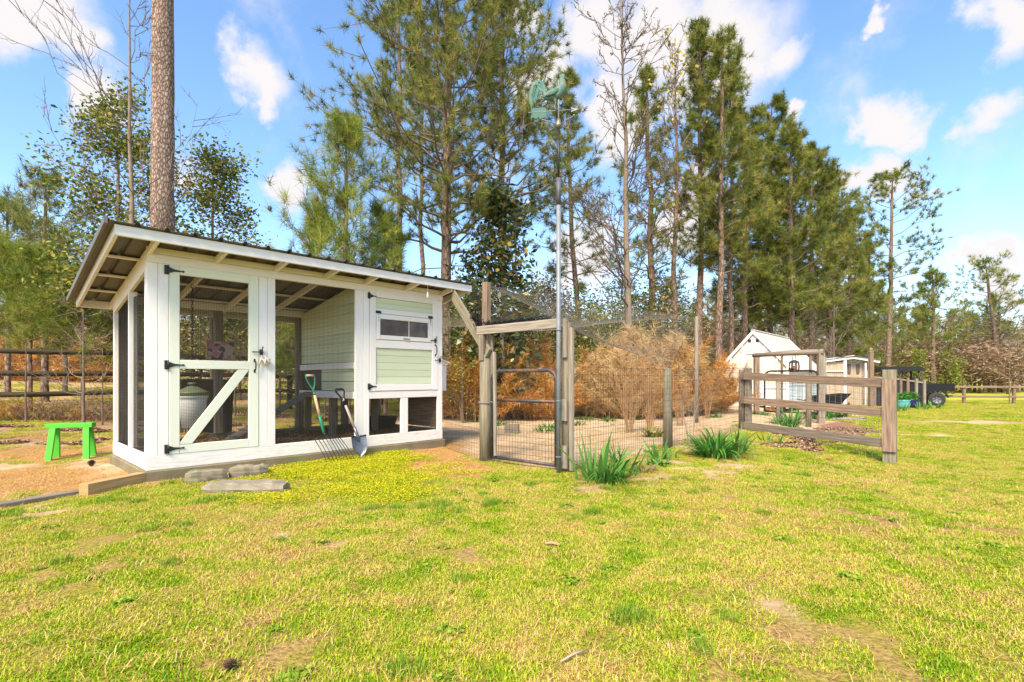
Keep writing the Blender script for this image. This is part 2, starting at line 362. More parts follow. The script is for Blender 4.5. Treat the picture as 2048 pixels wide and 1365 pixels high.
def glassmat():
    m, nt, n, l, b = new_mat('dusty_window_glass'); b.inputs['Base Color'].default_value = (.10, .085, .08, 1); b.inputs['Roughness'].default_value = .25; b.inputs['Specular IOR Level'].default_value = .3
    t = n.new('ShaderNodeTexCoord'); a = n.new('ShaderNodeTexNoise'); a.inputs['Scale'].default_value = 6; a.inputs['Detail'].default_value = 8; l.new(t.outputs['Object'], a.inputs['Vector'])
    r = ramp(n, [(.35, (.075, .055, .05)), (.75, (.15, .115, .10))]); l.new(a.outputs['Fac'], r.inputs[0]); l.new(r.outputs[0], b.inputs['Base Color'])
    return m
MT['glass'] = glassmat()
def picmat():
    m, nt, n, l, b = new_mat('abstract_print'); t = n.new('ShaderNodeTexCoord'); v = n.new('ShaderNodeTexVoronoi'); v.inputs['Scale'].default_value = 11; l.new(t.outputs['Object'], v.inputs['Vector'])
    g = n.new('ShaderNodeTexNoise'); g.inputs['Scale'].default_value = 5; l.new(t.outputs['Object'], g.inputs['Vector'])
    r = ramp(n, [(0, (.07, .06, .11)), (.42, (.42, .17, .20)), (.55, (.48, .33, .26)), (1, (.09, .20, .32))]); r.color_ramp.interpolation = 'CONSTANT'
    x = n.new('ShaderNodeMix'); x.data_type = 'FLOAT'; x.inputs[0].default_value = .5; s = n.new('ShaderNodeSeparateColor'); l.new(v.outputs['Color'], s.inputs[0]); l.new(s.outputs[0], x.inputs[2]); l.new(g.outputs['Fac'], x.inputs[3])
    l.new(x.outputs[0], r.inputs[0]); l.new(r.outputs[0], b.inputs['Base Color']); return m
MT['print'] = picmat()
PINE = leafmat('pine_needles', [(0, (.035, .055, .011)), (.3, (.12, .16, .022)), (.7, (.27, .29, .05)), (1, (.48, .38, .11))], trans=.4)
PINEY = leafmat('young_pine_needles', [(0, (.05, .085, .012)), (.5, (.20, .26, .03)), (1, (.44, .42, .07))], trans=.35)
HOLLY = leafmat('small_glossy_leaves', [(0, (.05, .075, .012)), (.5, (.15, .185, .025)), (.8, (.30, .29, .035)), (1, (.46, .34, .05))], trans=.3, rough=.4)
MAGN = leafmat('magnolia_leaves', [(0, (.02, .035, .010)), (.5, (.05, .075, .018)), (.8, (.11, .12, .03)), (.93, (.20, .12, .05)), (1, (.42, .32, .05))], trans=.15, rough=.3, spec=.5)
YELLOW = leafmat('yellow_buds', [(0, (.40, .30, .04)), (1, (.55, .46, .08))], trans=.3)
BUD = leafmat('brown_buds', [(0, (.12, .07, .03)), (1, (.35, .26, .10))], trans=.2)
SPRING = leafmat('spring_green_leaves', [(0, (.10, .14, .02)), (.6, (.24, .27, .04)), (1, (.40, .36, .08))], trans=.35)
BRUSH = leafmat('dead_brush', [(0, (.20, .075, .02)), (.4, (.50, .22, .05)), (.75, (.70, .38, .10)), (1, (.74, .50, .20))], trans=.3, rough=.9, spec=.05)
DRYBR = leafmat('dead_twigs', [(0, (.16, .09, .05)), (.6, (.30, .19, .11)), (1, (.48, .38, .27))], trans=.1, rough=.9, spec=.05)
IRIS = leafmat('iris_leaves', [(0, (.05, .15, .03)), (.5, (.11, .27, .05)), (1, (.26, .42, .09))], trans=.35, rough=.4)
LILY = leafmat('lily_leaves', [(0, (.03, .12, .015)), (.6, (.08, .24, .03)), (1, (.16, .36, .06))], trans=.3, rough=.4)
CONE = surf('pine_cone', (.12, .065, .035), (.18, .10, .055), rough=.9, bump=.2)
# ------------------------------------------------------------------ ground
def inpoly(x, y, poly, soft):
    """soft inside mask of a polygon (signed distance)"""
    x = np.asarray(x, float); y = np.asarray(y, float); d = np.full(x.shape, 1e9); ins = np.zeros(x.shape, bool)
    for i in range(len(poly)):
        (ax, ay), (bx, by) = poly[i], poly[(i + 1) % len(poly)]
        ex, ey = bx - ax, by - ay; t = np.clip(((x - ax) * ex + (y - ay) * ey) / (ex * ex + ey * ey), 0, 1)
        d = np.minimum(d, np.hypot(x - ax - t * ex, y - ay - t * ey))
        c = ((ay > y) != (by > y)) & (x < (bx - ax) * (y - ay) / (by - ay + 1e-12) + ax); ins ^= c
    return S(-soft, soft, np.where(ins, d, -d))
def gp(px, py): return at(px, py)[:2]
RUN = [(-1.1, 8.6), (-.37, 6.95), (.62, 6.05), (2.54, 8.2), (4.87, 10.6), (8, 13.2), (15, 21), (13, 30), (-3, 20), (-3.5, 11.5)]
DIRT = [gp(-260, 905), gp(110, 870), gp(240, 880), gp(300, 965), gp(160, 988), gp(-260, 1040)]
CHIPS = [gp(700, 925), gp(760, 893), gp(890, 878), gp(965, 918), gp(1000, 935), gp(900, 960), gp(800, 955)]
CLOVER = [gp(500, 955), gp(560, 915), gp(640, 905), gp(760, 905), gp(820, 925), gp(860, 955), gp(800, 985), gp(680, 1000), gp(570, 990)]
MULCH = [gp(1600, 868), gp(1640, 845), gp(1720, 842), gp(1732, 862), gp(1700, 875), gp(1640, 880)]
MULCH2 = [gp(1545, 878), gp(1580, 872), gp(1640, 890), gp(1640, 905), gp(1580, 900)]
BED = [gp(1130, 950), gp(1250, 915), gp(1335, 885), gp(1470, 860), gp(1560, 880), gp(1500, 915), gp(1400, 935), gp(1260, 985), gp(1180, 985)]
UNDER = [tuple(C0 + UD * a + VD * b) for a, b in ((-.4, -.1), (4.3, -.1), (4.6, 2.4), (-.6, 2.4))]
def ell(x, y, c, rx, ry, s=.5):
    return 1 - S(1 - s, 1 + s, np.hypot((x - c[0]) / rx, (y - c[1]) / ry))
SPOTS = [(gp(95, 1018), .35, .22), (gp(1345, 935), .3, .25), (gp(1410, 950), .22, .2), (gp(1435, 945), .25, .18), (gp(1650, 895), .35, .2), (gp(1760, 895), .4, .2), (gp(1750, 962), .35, .15), (gp(1570, 1215), .12, .1),
         (gp(1460, 930), .4, .22), (gp(1630, 905), .3, .2), (gp(1700, 830), .9, 1.2), (gp(1950, 845), 1.6, .9), (gp(1850, 870), .8, .5), (gp(700, 1075), .2, .12), (gp(1140, 1020), .14, .06), (gp(560, 1060), .2, .1)]
def zones(x, y):
    e = (vnoise(x, y, 2.1, 3) - .5) * .5 + (vnoise(x, y, 6.3, 5) - .5) * .3
    x2, y2 = x + e, y - e * .8
    sand = inpoly(x2, y2, RUN, .25)
    sand = np.maximum(sand, .55 * inpoly(x2, y2, BED, .25) * S(.35, .6, vnoise(x, y, 3.1, 8)))
    sand = np.maximum(sand, .8 * inpoly(x2, y2, DIRT, .25))
    sand = np.maximum(sand, inpoly(x2, y2, UNDER, .1))
    for c, rx, ry in SPOTS: sand = np.maximum(sand, .8 * ell(x2, y2, c, rx, ry, .6))
    v = (x - C0[0]) * VD[0] + (y - C0[1]) * VD[1]
    sand = np.maximum(sand, (.35 + .5 * vnoise(x, y, .8, 13)) * S(1.9, 3, v) * (1 - S(7, 9, v)) * (x < 0))
    field = S(8.5, 10, v) * (x < 3)
    chips = np.maximum(inpoly(x2, y2, CHIPS, .3), .95 * inpoly(x2, y2, DIRT, .3) * S(.25, .5, vnoise(x, y, 1.7, 11)))
    v = (x - C0[0]) * VD[0] + (y - C0[1]) * VD[1]
    leaf = S(3.5, 5, v) * (1 - S(7.5, 9, v)) * (x < -3) * .6          # leaf litter between coop and rail fence
    mulch = np.maximum(np.maximum(inpoly(x2, y2, MULCH, .15), inpoly(x2, y2, MULCH2, .12)), leaf)
    sand = np.maximum(sand, .55 * field); chips = np.maximum(chips, .30 * field)
    past = S(33, 36, y + .15 * x) * (x > 4)
    return sand, chips, mulch, past
def axis(lo, hi, fine0, fine1, st, grow=1.13):
    a = list(np.arange(fine0, fine1 + 1e-6, st)); d = st; p = fine1
    while p < hi: d *= grow; p += d; a.append(p)
    d = st; p = fine0
    while p > lo: d *= grow; p -= d; a.insert(0, p)
    return np.array(a)
xs = axis(-700, 700, -7, 10, .07); ys = axis(-60, 900, 1.4, 14, .07)
GX, GY = np.meshgrid(xs, ys); GXr, GYr = GX.ravel(), GY.ravel()
GZr = gz(GXr, GYr) + (vnoise(GXr, GYr, 1.3, 1) - .5) * .035 + (vnoise(GXr, GYr, 5, 2) - .5) * .014 - .012
nx, ny = len(xs), len(ys)
ii = np.arange(nx * ny).reshape(ny, nx)
quads = np.stack([ii[:-1, :-1], ii[:-1, 1:], ii[1:, 1:], ii[1:, :-1]], -1).reshape(-1, 4)
me = bpy.data.meshes.new('ground'); me.vertices.add(nx * ny); me.vertices.foreach_set('co', np.stack([GXr, GYr, GZr], -1).astype(np.float32).ravel())
me.loops.add(len(quads) * 4); me.loops.foreach_set('vertex_index', quads.astype(np.int32).ravel()); me.polygons.add(len(quads)); me.polygons.foreach_set('loop_start', np.arange(0, len(quads) * 4, 4, dtype=np.int32))
me.polygons.foreach_set('use_smooth', np.ones(len(quads), bool))
zs, zch, zm, zp = zones(GXr, GYr)
ca = me.attributes.new('zone', 'FLOAT_COLOR', 'POINT'); ca.data.foreach_set('color', np.stack([zs, zch, zm, zp], -1).astype(np.float32).ravel())
me.update(calc_edges=True)
def ground_mat():
    m, nt, n, l, b = new_mat('lawn_and_soil')
    t = n.new('ShaderNodeTexCoord')
    def noise(s, d=6, r=.6):
        q = n.new('ShaderNodeTexNoise'); q.inputs['Scale'].default_value = s; q.inputs['Detail'].default_value = d; q.inputs['Roughness'].default_value = r; l.new(t.outputs['Object'], q.inputs['Vector']); return q.outputs['Fac']
    def mix(f, a, c):
        x = n.new('ShaderNodeMix'); x.data_type = 'RGBA'
        l.new(f, x.inputs[0])
        for s, k in ((a, 6), (c, 7)):
            if isinstance(s, tuple): x.inputs[k].default_value = (*s, 1)
            else: l.new(s, x.inputs[k])
        return x.outputs[2]
    big = ramp(n, [(.30, (.24, .29, .02)), (.46, (.40, .33, .05)), (.58, (.52, .33, .12)), (.70, (.38, .21, .09))]); l.new(noise(1.1, 9, .72), big.inputs[0])
    det = ramp(n, [(.3, (.25, .25, .25)), (.7, (1.1, 1.1, 1.1))]); l.new(noise(55, 5, .7), det.inputs[0])
    mu = n.new('ShaderNodeMix'); mu.data_type = 'RGBA'; mu.blend_type = 'MULTIPLY'; mu.inputs[0].default_value = 1; l.new(big.outputs[0], mu.inputs[6]); l.new(det.outputs[0], mu.inputs[7])
    sand = ramp(n, [(.28, (.36, .22, .11)), (.45, (.50, .34, .19)), (.62, (.62, .46, .29)), (.8, (.68, .54, .38))]); l.new(noise(2.3, 10, .68), sand.inputs[0])
    chips = ramp(n, [(.3, (.24, .11, .032)), (.5, (.42, .22, .07)), (.7, (.56, .35, .14))]); l.new(noise(38, 4, .7), chips.inputs[0])
    mulch = ramp(n, [(.3, (.14, .07, .035)), (.5, (.28, .15, .085)), (.7, (.40, .25, .16))]); l.new(noise(40, 4, .7), mulch.inputs[0])
    pas = ramp(n, [(.3, (.34, .36, .03)), (.7, (.42, .42, .06))]); l.new(noise(.6, 6), pas.inputs[0])
    a = n.new('ShaderNodeAttribute'); a.attribute_name = 'zone'; s = n.new('ShaderNodeSeparateColor'); l.new(a.outputs['Color'], s.inputs[0])
    c = mix(s.outputs[0], mu.outputs[2], sand.outputs[0]); c = mix(s.outputs[1], c, chips.outputs[0]); c = mix(s.outputs[2], c, mulch.outputs[0]); c = mix(a.outputs['Alpha'], c, pas.outputs[0])
    l.new(c, b.inputs['Base Color']); b.inputs['Roughness'].default_value = .95; b.inputs['Specular IOR Level'].default_value = .05
    bp = n.new('ShaderNodeBump'); bp.inputs['Strength'].default_value = .7; bp.inputs['Distance'].default_value = .03; l.new(noise(30, 8, .7), bp.inputs['Height']); l.new(bp.outputs[0], b.inputs['Normal'])
    return m
me.materials.append(ground_mat())
ground = bpy.data.objects.new('ground', me); COL.objects.link(ground); tag(ground, kind='structure')
def ground_z(x, y): return float(gz(x, y) + (vnoise(x, y, 1.3, 1) - .5) * .035 + (vnoise(x, y, 5, 2) - .5) * .014 - .012)

# ------------------------------------------------------------------ small growth, scattered by geometry nodes
rng = np.random.default_rng(4)
def blades(n, size, l0, l1, wd, lean0, lean1, seed, disc=False):
    r = np.random.default_rng(seed)
    p = (r.random((n, 2)) - .5) * size
    if disc: a = r.random(n) * 6.283; q = np.sqrt(r.random(n)) * size / 2; p = np.stack([np.cos(a) * q, np.sin(a) * q], -1)
    hd = r.random(n) * 6.283; le = R(1) * (lean0 + (lean1 - lean0) * r.random(n)); ln = l0 + (l1 - l0) * r.random(n); wv = wd * (.7 + .6 * r.random(n))
    d = np.stack([np.cos(hd), np.sin(hd), np.zeros(n)], -1); sd_ = np.stack([-np.sin(hd), np.cos(hd), np.zeros(n)], -1); z = np.array([0, 0, 1.])
    b = np.concatenate([p, np.full((n, 1), -.004)], -1)
    m = b + d * (np.sin(le * .6) * ln * .55)[:, None] + z * (np.cos(le * .6) * ln * .55)[:, None]
    t = m + d * (np.sin(le) * ln * .5)[:, None] + z * (np.cos(np.minimum(le * 1.25, 1.6)) * ln * .5)[:, None]
    h = (sd_ * wv[:, None] / 2)
    V = np.stack([b - h, b + h, m + h * .9, m - h * .9, t], 1).reshape(-1, 3)
    k = np.arange(n)[:, None] * 5; T = np.concatenate([k + [0, 1, 2], k + [0, 2, 3], k + [3, 2, 4]], 0)
    return V, T, np.repeat(r.random(n), 5)
def leafdiscs(n, size, r0, r1, h, seed, fold=.3):
    r = np.random.default_rng(seed); a = r.random(n) * 6.283; q = np.sqrt(r.random(n)) * size / 2
    c = np.stack([np.cos(a) * q, np.sin(a) * q, r.random(n) * h], -1)
    hd = r.random(n) * 6.283; rad = r0 + (r1 - r0) * r.random(n); tl = (r.random(n) - .5) * 1.2
    d = np.stack([np.cos(hd) * np.cos(tl), np.sin(hd) * np.cos(tl), np.sin(tl)], -1); s_ = np.stack([-np.sin(hd), np.cos(hd), (r.random(n) - .5) * fold * 2], -1)
    V = np.stack([c - d * rad[:, None], c + s_ * rad[:, None] * .7, c + d * rad[:, None], c - s_ * rad[:, None] * .7], 1).reshape(-1, 3)
    k = np.arange(n)[:, None] * 4; T = np.concatenate([k + [0, 1, 2], k + [0, 2, 3]], 0)
    return V, T, np.repeat(r.random(n), 4)
def grassmat(name, stops, ns, amp, rough=.6, trans=.25):
    m, nt, n, l, b = new_mat(name)
    g = n.new('ShaderNodeNewGeometry'); q = n.new('ShaderNodeTexNoise'); q.inputs['Scale'].default_value = ns; q.inputs['Detail'].default_value = 8; q.inputs['Roughness'].default_value = .72; l.new(g.outputs['Position'], q.inputs['Vector'])
    q2 = n.new('ShaderNodeTexNoise'); q2.inputs['Scale'].default_value = ns * 6; q2.inputs['Detail'].default_value = 5; l.new(g.outputs['Position'], q2.inputs['Vector']); qm = n.new('ShaderNodeMix'); qm.inputs[0].default_value = .42; l.new(q.outputs['Fac'], qm.inputs[2]); l.new(q2.outputs['Fac'], qm.inputs[3])
    a = n.new('ShaderNodeAttribute'); a.attribute_name = 'rnd'
    x = n.new('ShaderNodeMath'); x.operation = 'MULTIPLY_ADD'; x.inputs[1].default_value = amp; x.inputs[2].default_value = -amp / 2; l.new(a.outputs['Fac'], x.inputs[0])
    y = n.new('ShaderNodeMath'); y.operation = 'ADD'; l.new(x.outputs[0], y.inputs[0]); l.new(qm.outputs[0], y.inputs[1])
    r = ramp(n, stops); l.new(y.outputs[0], r.inputs[0]); l.new(r.outputs[0], b.inputs['Base Color']); b.inputs['Roughness'].default_value = rough; b.inputs['Specular IOR Level'].default_value = .15
    t = n.new('ShaderNodeBsdfTranslucent'); l.new(r.outputs[0], t.inputs['Color']); mxs = n.new('ShaderNodeMixShader'); mxs.inputs[0].default_value = trans
    l.new(b.outputs[0], mxs.inputs[1]); l.new(t.outputs[0], mxs.inputs[2]); l.new(mxs.outputs[0], n['Material Output'].inputs[0]); return m
M_GRASS = grassmat('lawn_blades', [(.30, (.07, .19, .006)), (.41, (.22, .36, .008)), (.50, (.43, .47, .012)), (.56, (.60, .48, .10)), (.63, (.66, .42, .18)), (.71, (.38, .18, .07))], .75, .23)
M_GREEN = grassmat('green_tuft_blades', [(.2, (.09, .20, .012)), (.5, (.19, .31, .02)), (.8, (.36, .42, .05))], 2, .6)
M_STRAW = grassmat('dry_straw', [(.25, (.34, .17, .05)), (.5, (.55, .34, .11)), (.8, (.64, .46, .20))], 3, .6, trans=.1)
M_CLOVER = grassmat('yellow_groundcover_leaves', [(.28, (.12, .24, .010)), (.42, (.40, .46, .010)), (.54, (.66, .59, .010)), (.75, (.58, .47, .04))], 3, .5)
M_CHIP = grassmat('bark_chips', [(.2, (.12, .055, .03)), (.5, (.30, .16, .09)), (.8, (.50, .33, .21))], 4, .7, trans=0)
M_BED = grassmat('coop_bedding', [(.2, (.10, .05, .025)), (.5, (.26, .14, .06)), (.8, (.42, .26, .12))], 4, .7, trans=0)
PROTO = {}
def proto(coll, meshes, mat):
    c = bpy.data.collections.new(coll)
    for k, (V, T, a) in enumerate(meshes):
        o = tri_mesh(coll, V, T, mat, attr=a); COL.objects.unlink(o); c.objects.link(o)
    PROTO[coll] = (c, len(meshes))
proto('grass_patch', [blades(2300, .5, .016, .040, .0036, 25, 88, k) for k in range(4)], M_GRASS)
proto('grass_plug', [blades(640, .24, .010, .030, .0036, 25, 92, 80 + k, True) for k in range(5)], M_GRASS)
proto('green_tuft', [blades(150, .15, .03, .075, .0034, 5, 65, 20 + k, True) for k in range(4)], M_GREEN)
proto('straw_patch', [blades(110, .5, .03, .085, .0026, 82, 95, 30 + k) for k in range(3)], M_STRAW)
proto('clover_patch', [leafdiscs(420, .36, .004, .009, .035, 40 + k, .5) for k in range(3)], M_CLOVER)
proto('chip_patch', [leafdiscs(420, .4, .010, .03, .03, 50 + k, .2) for k in range(3)], M_CHIP)
proto('bedding_patch', [leafdiscs(420, .4, .010, .03, .03, 60 + k, .2) for k in range(3)], M_BED)
proto('weed_rosette', [leafdiscs(46, .16, .012, .026, .035, 70 + k, .6) for k in range(3)], M_GREEN)
def scatter(name, coll, P, scl, label, cat, tilt=.06):
    P = np.asarray(P, float); n = len(P); me = bpy.data.meshes.new(name); me.vertices.add(n); me.vertices.foreach_set('co', P.astype(np.float32).ravel())
    r = np.random.default_rng(n)
    for an, ty, ar in (('rot', 'FLOAT_VECTOR', np.stack([(r.random(n) - .5) * tilt, (r.random(n) - .5) * tilt, r.random(n) * 6.283], -1)), ('scl', 'FLOAT', np.asarray(scl, float) * np.ones(n)), ('idx', 'INT', r.integers(0, PROTO[coll][1], n))):
        a = me.attributes.new(an, ty, 'POINT')
        a.data.foreach_set('vector' if ty == 'FLOAT_VECTOR' else 'value', ar.astype(np.int32 if ty == 'INT' else np.float32).ravel())
    o = bpy.data.objects.new(name, me); COL.objects.link(o)
    g = bpy.data.node_groups.new('scatter_' + name, 'GeometryNodeTree'); g.interface.new_socket('Geometry', in_out='INPUT', socket_type='NodeSocketGeometry'); g.interface.new_socket('Geometry', in_out='OUTPUT', socket_type='NodeSocketGeometry')
    gi = g.nodes.new('NodeGroupInput'); go = g.nodes.new('NodeGroupOutput'); ip = g.nodes.new('GeometryNodeInstanceOnPoints'); ci = g.nodes.new('GeometryNodeCollectionInfo')
    ci.inputs['Collection'].default_value = PROTO[coll][0]; ci.inputs['Separate Children'].default_value = True; ci.inputs['Reset Children'].default_value = True; ip.inputs['Pick Instance'].default_value = True
    for an, ty, so in (('rot', 'FLOAT_VECTOR', 'Rotation'), ('scl', 'FLOAT', 'Scale'), ('idx', 'INT', 'Instance Index')):
        na = g.nodes.new('GeometryNodeInputNamedAttribute'); na.data_type = ty; na.inputs['Name'].default_value = an; g.links.new(na.outputs['Attribute'], ip.inputs[so])
    g.links.new(gi.outputs[0], ip.inputs['Points']); g.links.new(ci.outputs[0], ip.inputs['Instance']); g.links.new(ip.outputs[0], go.inputs[0])
    o.modifiers.new('scatter', 'NODES').node_group = g
    return tag(o, label, cat, kind='stuff')
def cells(y0, y1, st, k=1.25):
    a = []
    for yy in np.arange(y0, y1, st):
        xx = np.arange(-(k * yy + 1.2), k * yy + 1.2, st); a.append(np.stack([xx, np.full(len(xx), yy)], -1))
    a = np.concatenate(a); return a + (rng.random(a.shape) - .5) * st
def withz(P): return np.column_stack([P, gz(P[:, 0], P[:, 1]) + (vnoise(P[:, 0], P[:, 1], 1.3, 1) - .5) * .035 + (vnoise(P[:, 0], P[:, 1], 5, 2) - .5) * .014 - .012])
def lawn(P):
    a, c, m, p = zones(P[:, 0], P[:, 1]); v = (P[:, 0] - C0[0]) * VD[0] + (P[:, 1] - C0[1]) * VD[1]
    return np.clip(1 - np.maximum(np.maximum(a, c), m) * 1.05, 0, 1), v
PP, SS = [], []
P = cells(1.2, 7.5, .115); d, v = lawn(P); nb_ = vnoise(P[:, 0], P[:, 1], 1.3, 21) * .4 + vnoise(P[:, 0], P[:, 1], 4.2, 22) * .35 + vnoise(P[:, 0], P[:, 1], 11, 23) * .25; k = rng.random(len(P)) < d * (.32 + .68 * S(.36, .52, nb_))
scatter('lawn_grass', 'grass_plug', withz(P[k]), .75 + .5 * rng.random(k.sum()), 'short patchy yellow-green lawn grass with thin brown spots', 'grass')
for y0, y1, st, s_ in ((7.4, 9, .26, 1), (9, 15, .42, 1.25), (15, 34, .85, 2)):
    P = cells(y0, y1, st); d, v = lawn(P); bare = S(.30, .42, vnoise(P[:, 0], P[:, 1], 1.6, 21) * .6 + vnoise(P[:, 0], P[:, 1], 5, 22) * .4)
    k = rng.random(len(P)) < d * (.3 + .7 * bare)
    PP.append(P[k]); SS.append(np.full(k.sum(), s_))
P = np.concatenate(PP); scatter('lawn_grass', 'grass_patch', withz(P), np.concatenate(SS), 'short even yellow-green lawn grass spreading to the far fence', 'grass')
P = cells(1.2, 12, .34); d, v = lawn(P); k = rng.random(len(P)) < np.clip(.3 + d * .3, 0, 1) * (v < 2); scatter('dry_straw', 'straw_patch', withz(P[k]), .8 + .5 * rng.random(k.sum()), 'loose dry straw and dead grass lying over the lawn', 'straw')
# green tufts: random plus those that stand out
T_ = [gp(*q) for q in ((800, 1012), (850, 1010), (870, 1008), (900, 1015), (925, 1022), (975, 1008), (985, 1005), (740, 1015), (960, 990), (1265, 1245), (1275, 1250), (1455, 1238), (1400, 1290), (1150, 1035), (1170, 1030), (1060, 970), (1120, 965), (1400, 985), (1580, 930), (1640, 925), (1680, 935), (1550, 985), (1600, 950), (1360, 960), (775, 1360), (1320, 1010), (1720, 940), (1760, 935), (1660, 950), (450, 995), (410, 1000), (480, 1002), (1230, 980), (20, 1025), (60, 1035), (230, 1000), (260, 1003))]
P = [np.array(T_ * 3) + (rng.random((len(T_) * 3, 2)) - .5) * .16]; q = cells(1.3, 14, .55); d, v = lawn(q)
k = rng.random(len(q)) < (d * .5 * S(.45, .6, vnoise(q[:, 0], q[:, 1], .9, 31)) + .06 * (v < 1.5)); P.append(q[k]); P = np.concatenate(P)
scatter('green_tufts', 'green_tuft', withz(P), .4 + .6 * rng.random(len(P)), 'darker green grass tufts dotted over the lawn', 'grass')
q = cells(1.3, 9, .5); d, v = lawn(q); k = rng.random(len(q)) < d * .5; scatter('low_weeds', 'weed_rosette', withz(q[k]), .35 + .45 * rng.random(k.sum()), 'low broad-leaved weeds growing in the lawn', 'weeds')
q = cells(4.5, 8, .072); k = rng.random(len(q)) < inpoly(q[:, 0] + (vnoise(q[:, 0], q[:, 1], 3, 41) - .5) * .8, q[:, 1], CLOVER, .55) * S(.25, .75, vnoise(q[:, 0], q[:, 1], 2.2, 42) * .5 + vnoise(q[:, 0], q[:, 1], 7, 43) * .5); scatter('yellow_groundcover', 'clover_patch', withz(q[k]), .7 + .5 * rng.random(k.sum()), 'bright yellow-green groundcover in front of the coop', 'groundcover')
q = cells(6, 14, .16); a, c, m, p = zones(q[:, 0], q[:, 1]); k = rng.random(len(q)) < np.where(q[:, 0] > 0, m, m * .12) * .8; scatter('bark_mulch', 'chip_patch', withz(q[k]), .8 + .4 * rng.random(k.sum()), 'reddish bark mulch and leaf litter around the beds', 'mulch')
q = cells(4.5, 9, .13); a, c, m, p = zones(q[:, 0], q[:, 1]); k = rng.random(len(q)) < c * .8; scatter('straw_litter', 'straw_patch', withz(q[k]), .45 + .3 * rng.random(k.sum()), 'golden straw and wood shavings spread beside the coop', 'straw')
# ------------------------------------------------------------------ chicken coop
def CP(u, v, z):
    p = C0 + UD * u + VD * v; return Vector((p[0], p[1], z * (1 + .005 * max(0, min(u, 4.6)))))
U3, V3 = Vector((UD[0], UD[1], 0)), Vector((VD[0], VD[1], 0)); Z3 = Vector((0, 0, 1))
def cbox(u0, u1, v0, v1, z0, z1, name, mat, parent, ch=.004):
    m = MB(); du, dv, dz = u1 - u0, v1 - v0, z1 - z0; um, vm, zm = (u0 + u1) / 2, (v0 + v1) / 2, (z0 + z1) / 2
    if du >= dv and du >= dz: m.beam(CP(u0, vm, zm), CP(u1, vm, zm), dv, dz, V3, ch)
    elif dz >= dv: m.beam(CP(um, vm, z0), CP(um, vm, z1), du, dv, U3, ch)
    else: m.beam(CP(um, v0, zm), CP(um, v1, zm), du, dz, U3, ch)
    return m.build(name, mat, parent)
def zr(v): return 2.655 - .175 * (v + .37)
coop = thing('chicken_coop', CP(0, 0, 0), 'white wooden chicken coop with ribbed metal roof, mesh run and pale green nesting house', 'coop')
# footing and sills
for a in ((-.03, 4.17, -.03, .1), (-.03, 4.17, 1.82, 1.94)): cbox(a[0], a[1], a[2], a[3], -.06, .112, 'footing', MT['footing'], coop, .012)
for a in ((-.028, .08), (4.07, 4.168)): cbox(a[0], a[1], .102, 1.818, -.06, .11, 'footing', MT['footing'], coop, .012)
cbox(0, 4.133, 0, .04, .114, .276, 'sill_board', MT['stained'], coop)
cbox(0, .04, .042, 1.9, .114, .283, 'sill_board', MT['stained'], coop)
cbox(4.093, 4.133, .042, 1.9, .114, .283, 'sill_board', MT['greywood'], coop)
cbox(.042, 4.09, 1.86, 1.9, .114, .30, 'sill_board', MT['greywood'], coop)
# front posts (each cased with two boards)
for (a, b) in ((0, .1), (.1025, .203), (1.166, 1.268), (1.271, 1.369), (2.508, 2.638), (2.641, 2.735), (4.032, 4.133)):
    cbox(a, b, .002, .04, .278, 2.40, 'post_board', MT['white'], coop)
cbox(0, .038, .042, .115, .285, 2.36, 'post_board', MT['white'], coop)
cbox(4.093, 4.133, .042, .13, .285, 2.40, 'post_board', MT['redwood'], coop)
cbox(.0, 4.133, -.003, .04, 2.402, 2.50, 'header_board', MT['white'], coop)
cbox(.0, 4.133, .002, .038, 2.503, 2.572, 'header_board', MT['white'], coop)
# left side frame
cbox(.003, .092, .93, .968, .285, 2.19, 'post_board', MT['white'], coop)
cbox(.003, .092, 1.845, 1.9, .285, 2.10, 'post_board', MT['white'], coop)
MB().beam(CP(.022, .04, 2.405 - .0), CP(.022, 1.9, 2.405 - .175 * 1.86), .04, .14, U3, .004).build('side_top_board', MT['white'], coop)
MB().beam(CP(4.112, .04, 2.405), CP(4.112, 1.9, 2.405 - .175 * 1.86), .04, .14, U3, .004).build('side_top_board', MT['white'], coop)
# back frame
for a, b in ((.05, .16), (1.215, 1.324), (2.455, 2.58), (3.3, 3.4), (4.0, 4.09)): cbox(a, b, 1.81, 1.898, .30, 2.16, 'back_post', MT['greywood'], coop)
cbox(.04, 4.133, 1.80, 1.84, 2.15, 2.255, 'back_beam', MT['white'], coop)
# rafters, purlins, fascia, roof
for k, u in enumerate((.022, .68, 1.37, 2.05, 2.66, 3.39, 4.11)):
    MB().beam(CP(u, -.348, zr(-.348) - .072), CP(u, 2.2, zr(2.2) - .072), .04, .075, U3, .003).build('rafter', MT['white'], coop)
for v in (-.2, .45, 1.1, 1.72): MB().beam(CP(-.31, v, zr(v) - .021), CP(4.42, v, zr(v) - .021), .09, .02, V3).build('purlin', MT['white'], coop)
MB().beam(CP(-.34, -.37, 2.598), CP(4.45, -.37, 2.598), .04, .108, V3, .004).build('fascia_board', MT['white'], coop)
MB().beam(CP(-.34, 2.22, zr(2.22) - .06), CP(4.45, 2.22, zr(2.22) - .06), .04, .1, V3, .004).build('fascia_board', MT['white'], coop)
for u in (-.322, 4.432): MB().beam(CP(u, -.348, zr(-.348) - .055), CP(u, 2.198, zr(2.198) - .055), .036, .105, U3, .004).build('rake_board', MT['white'], coop)
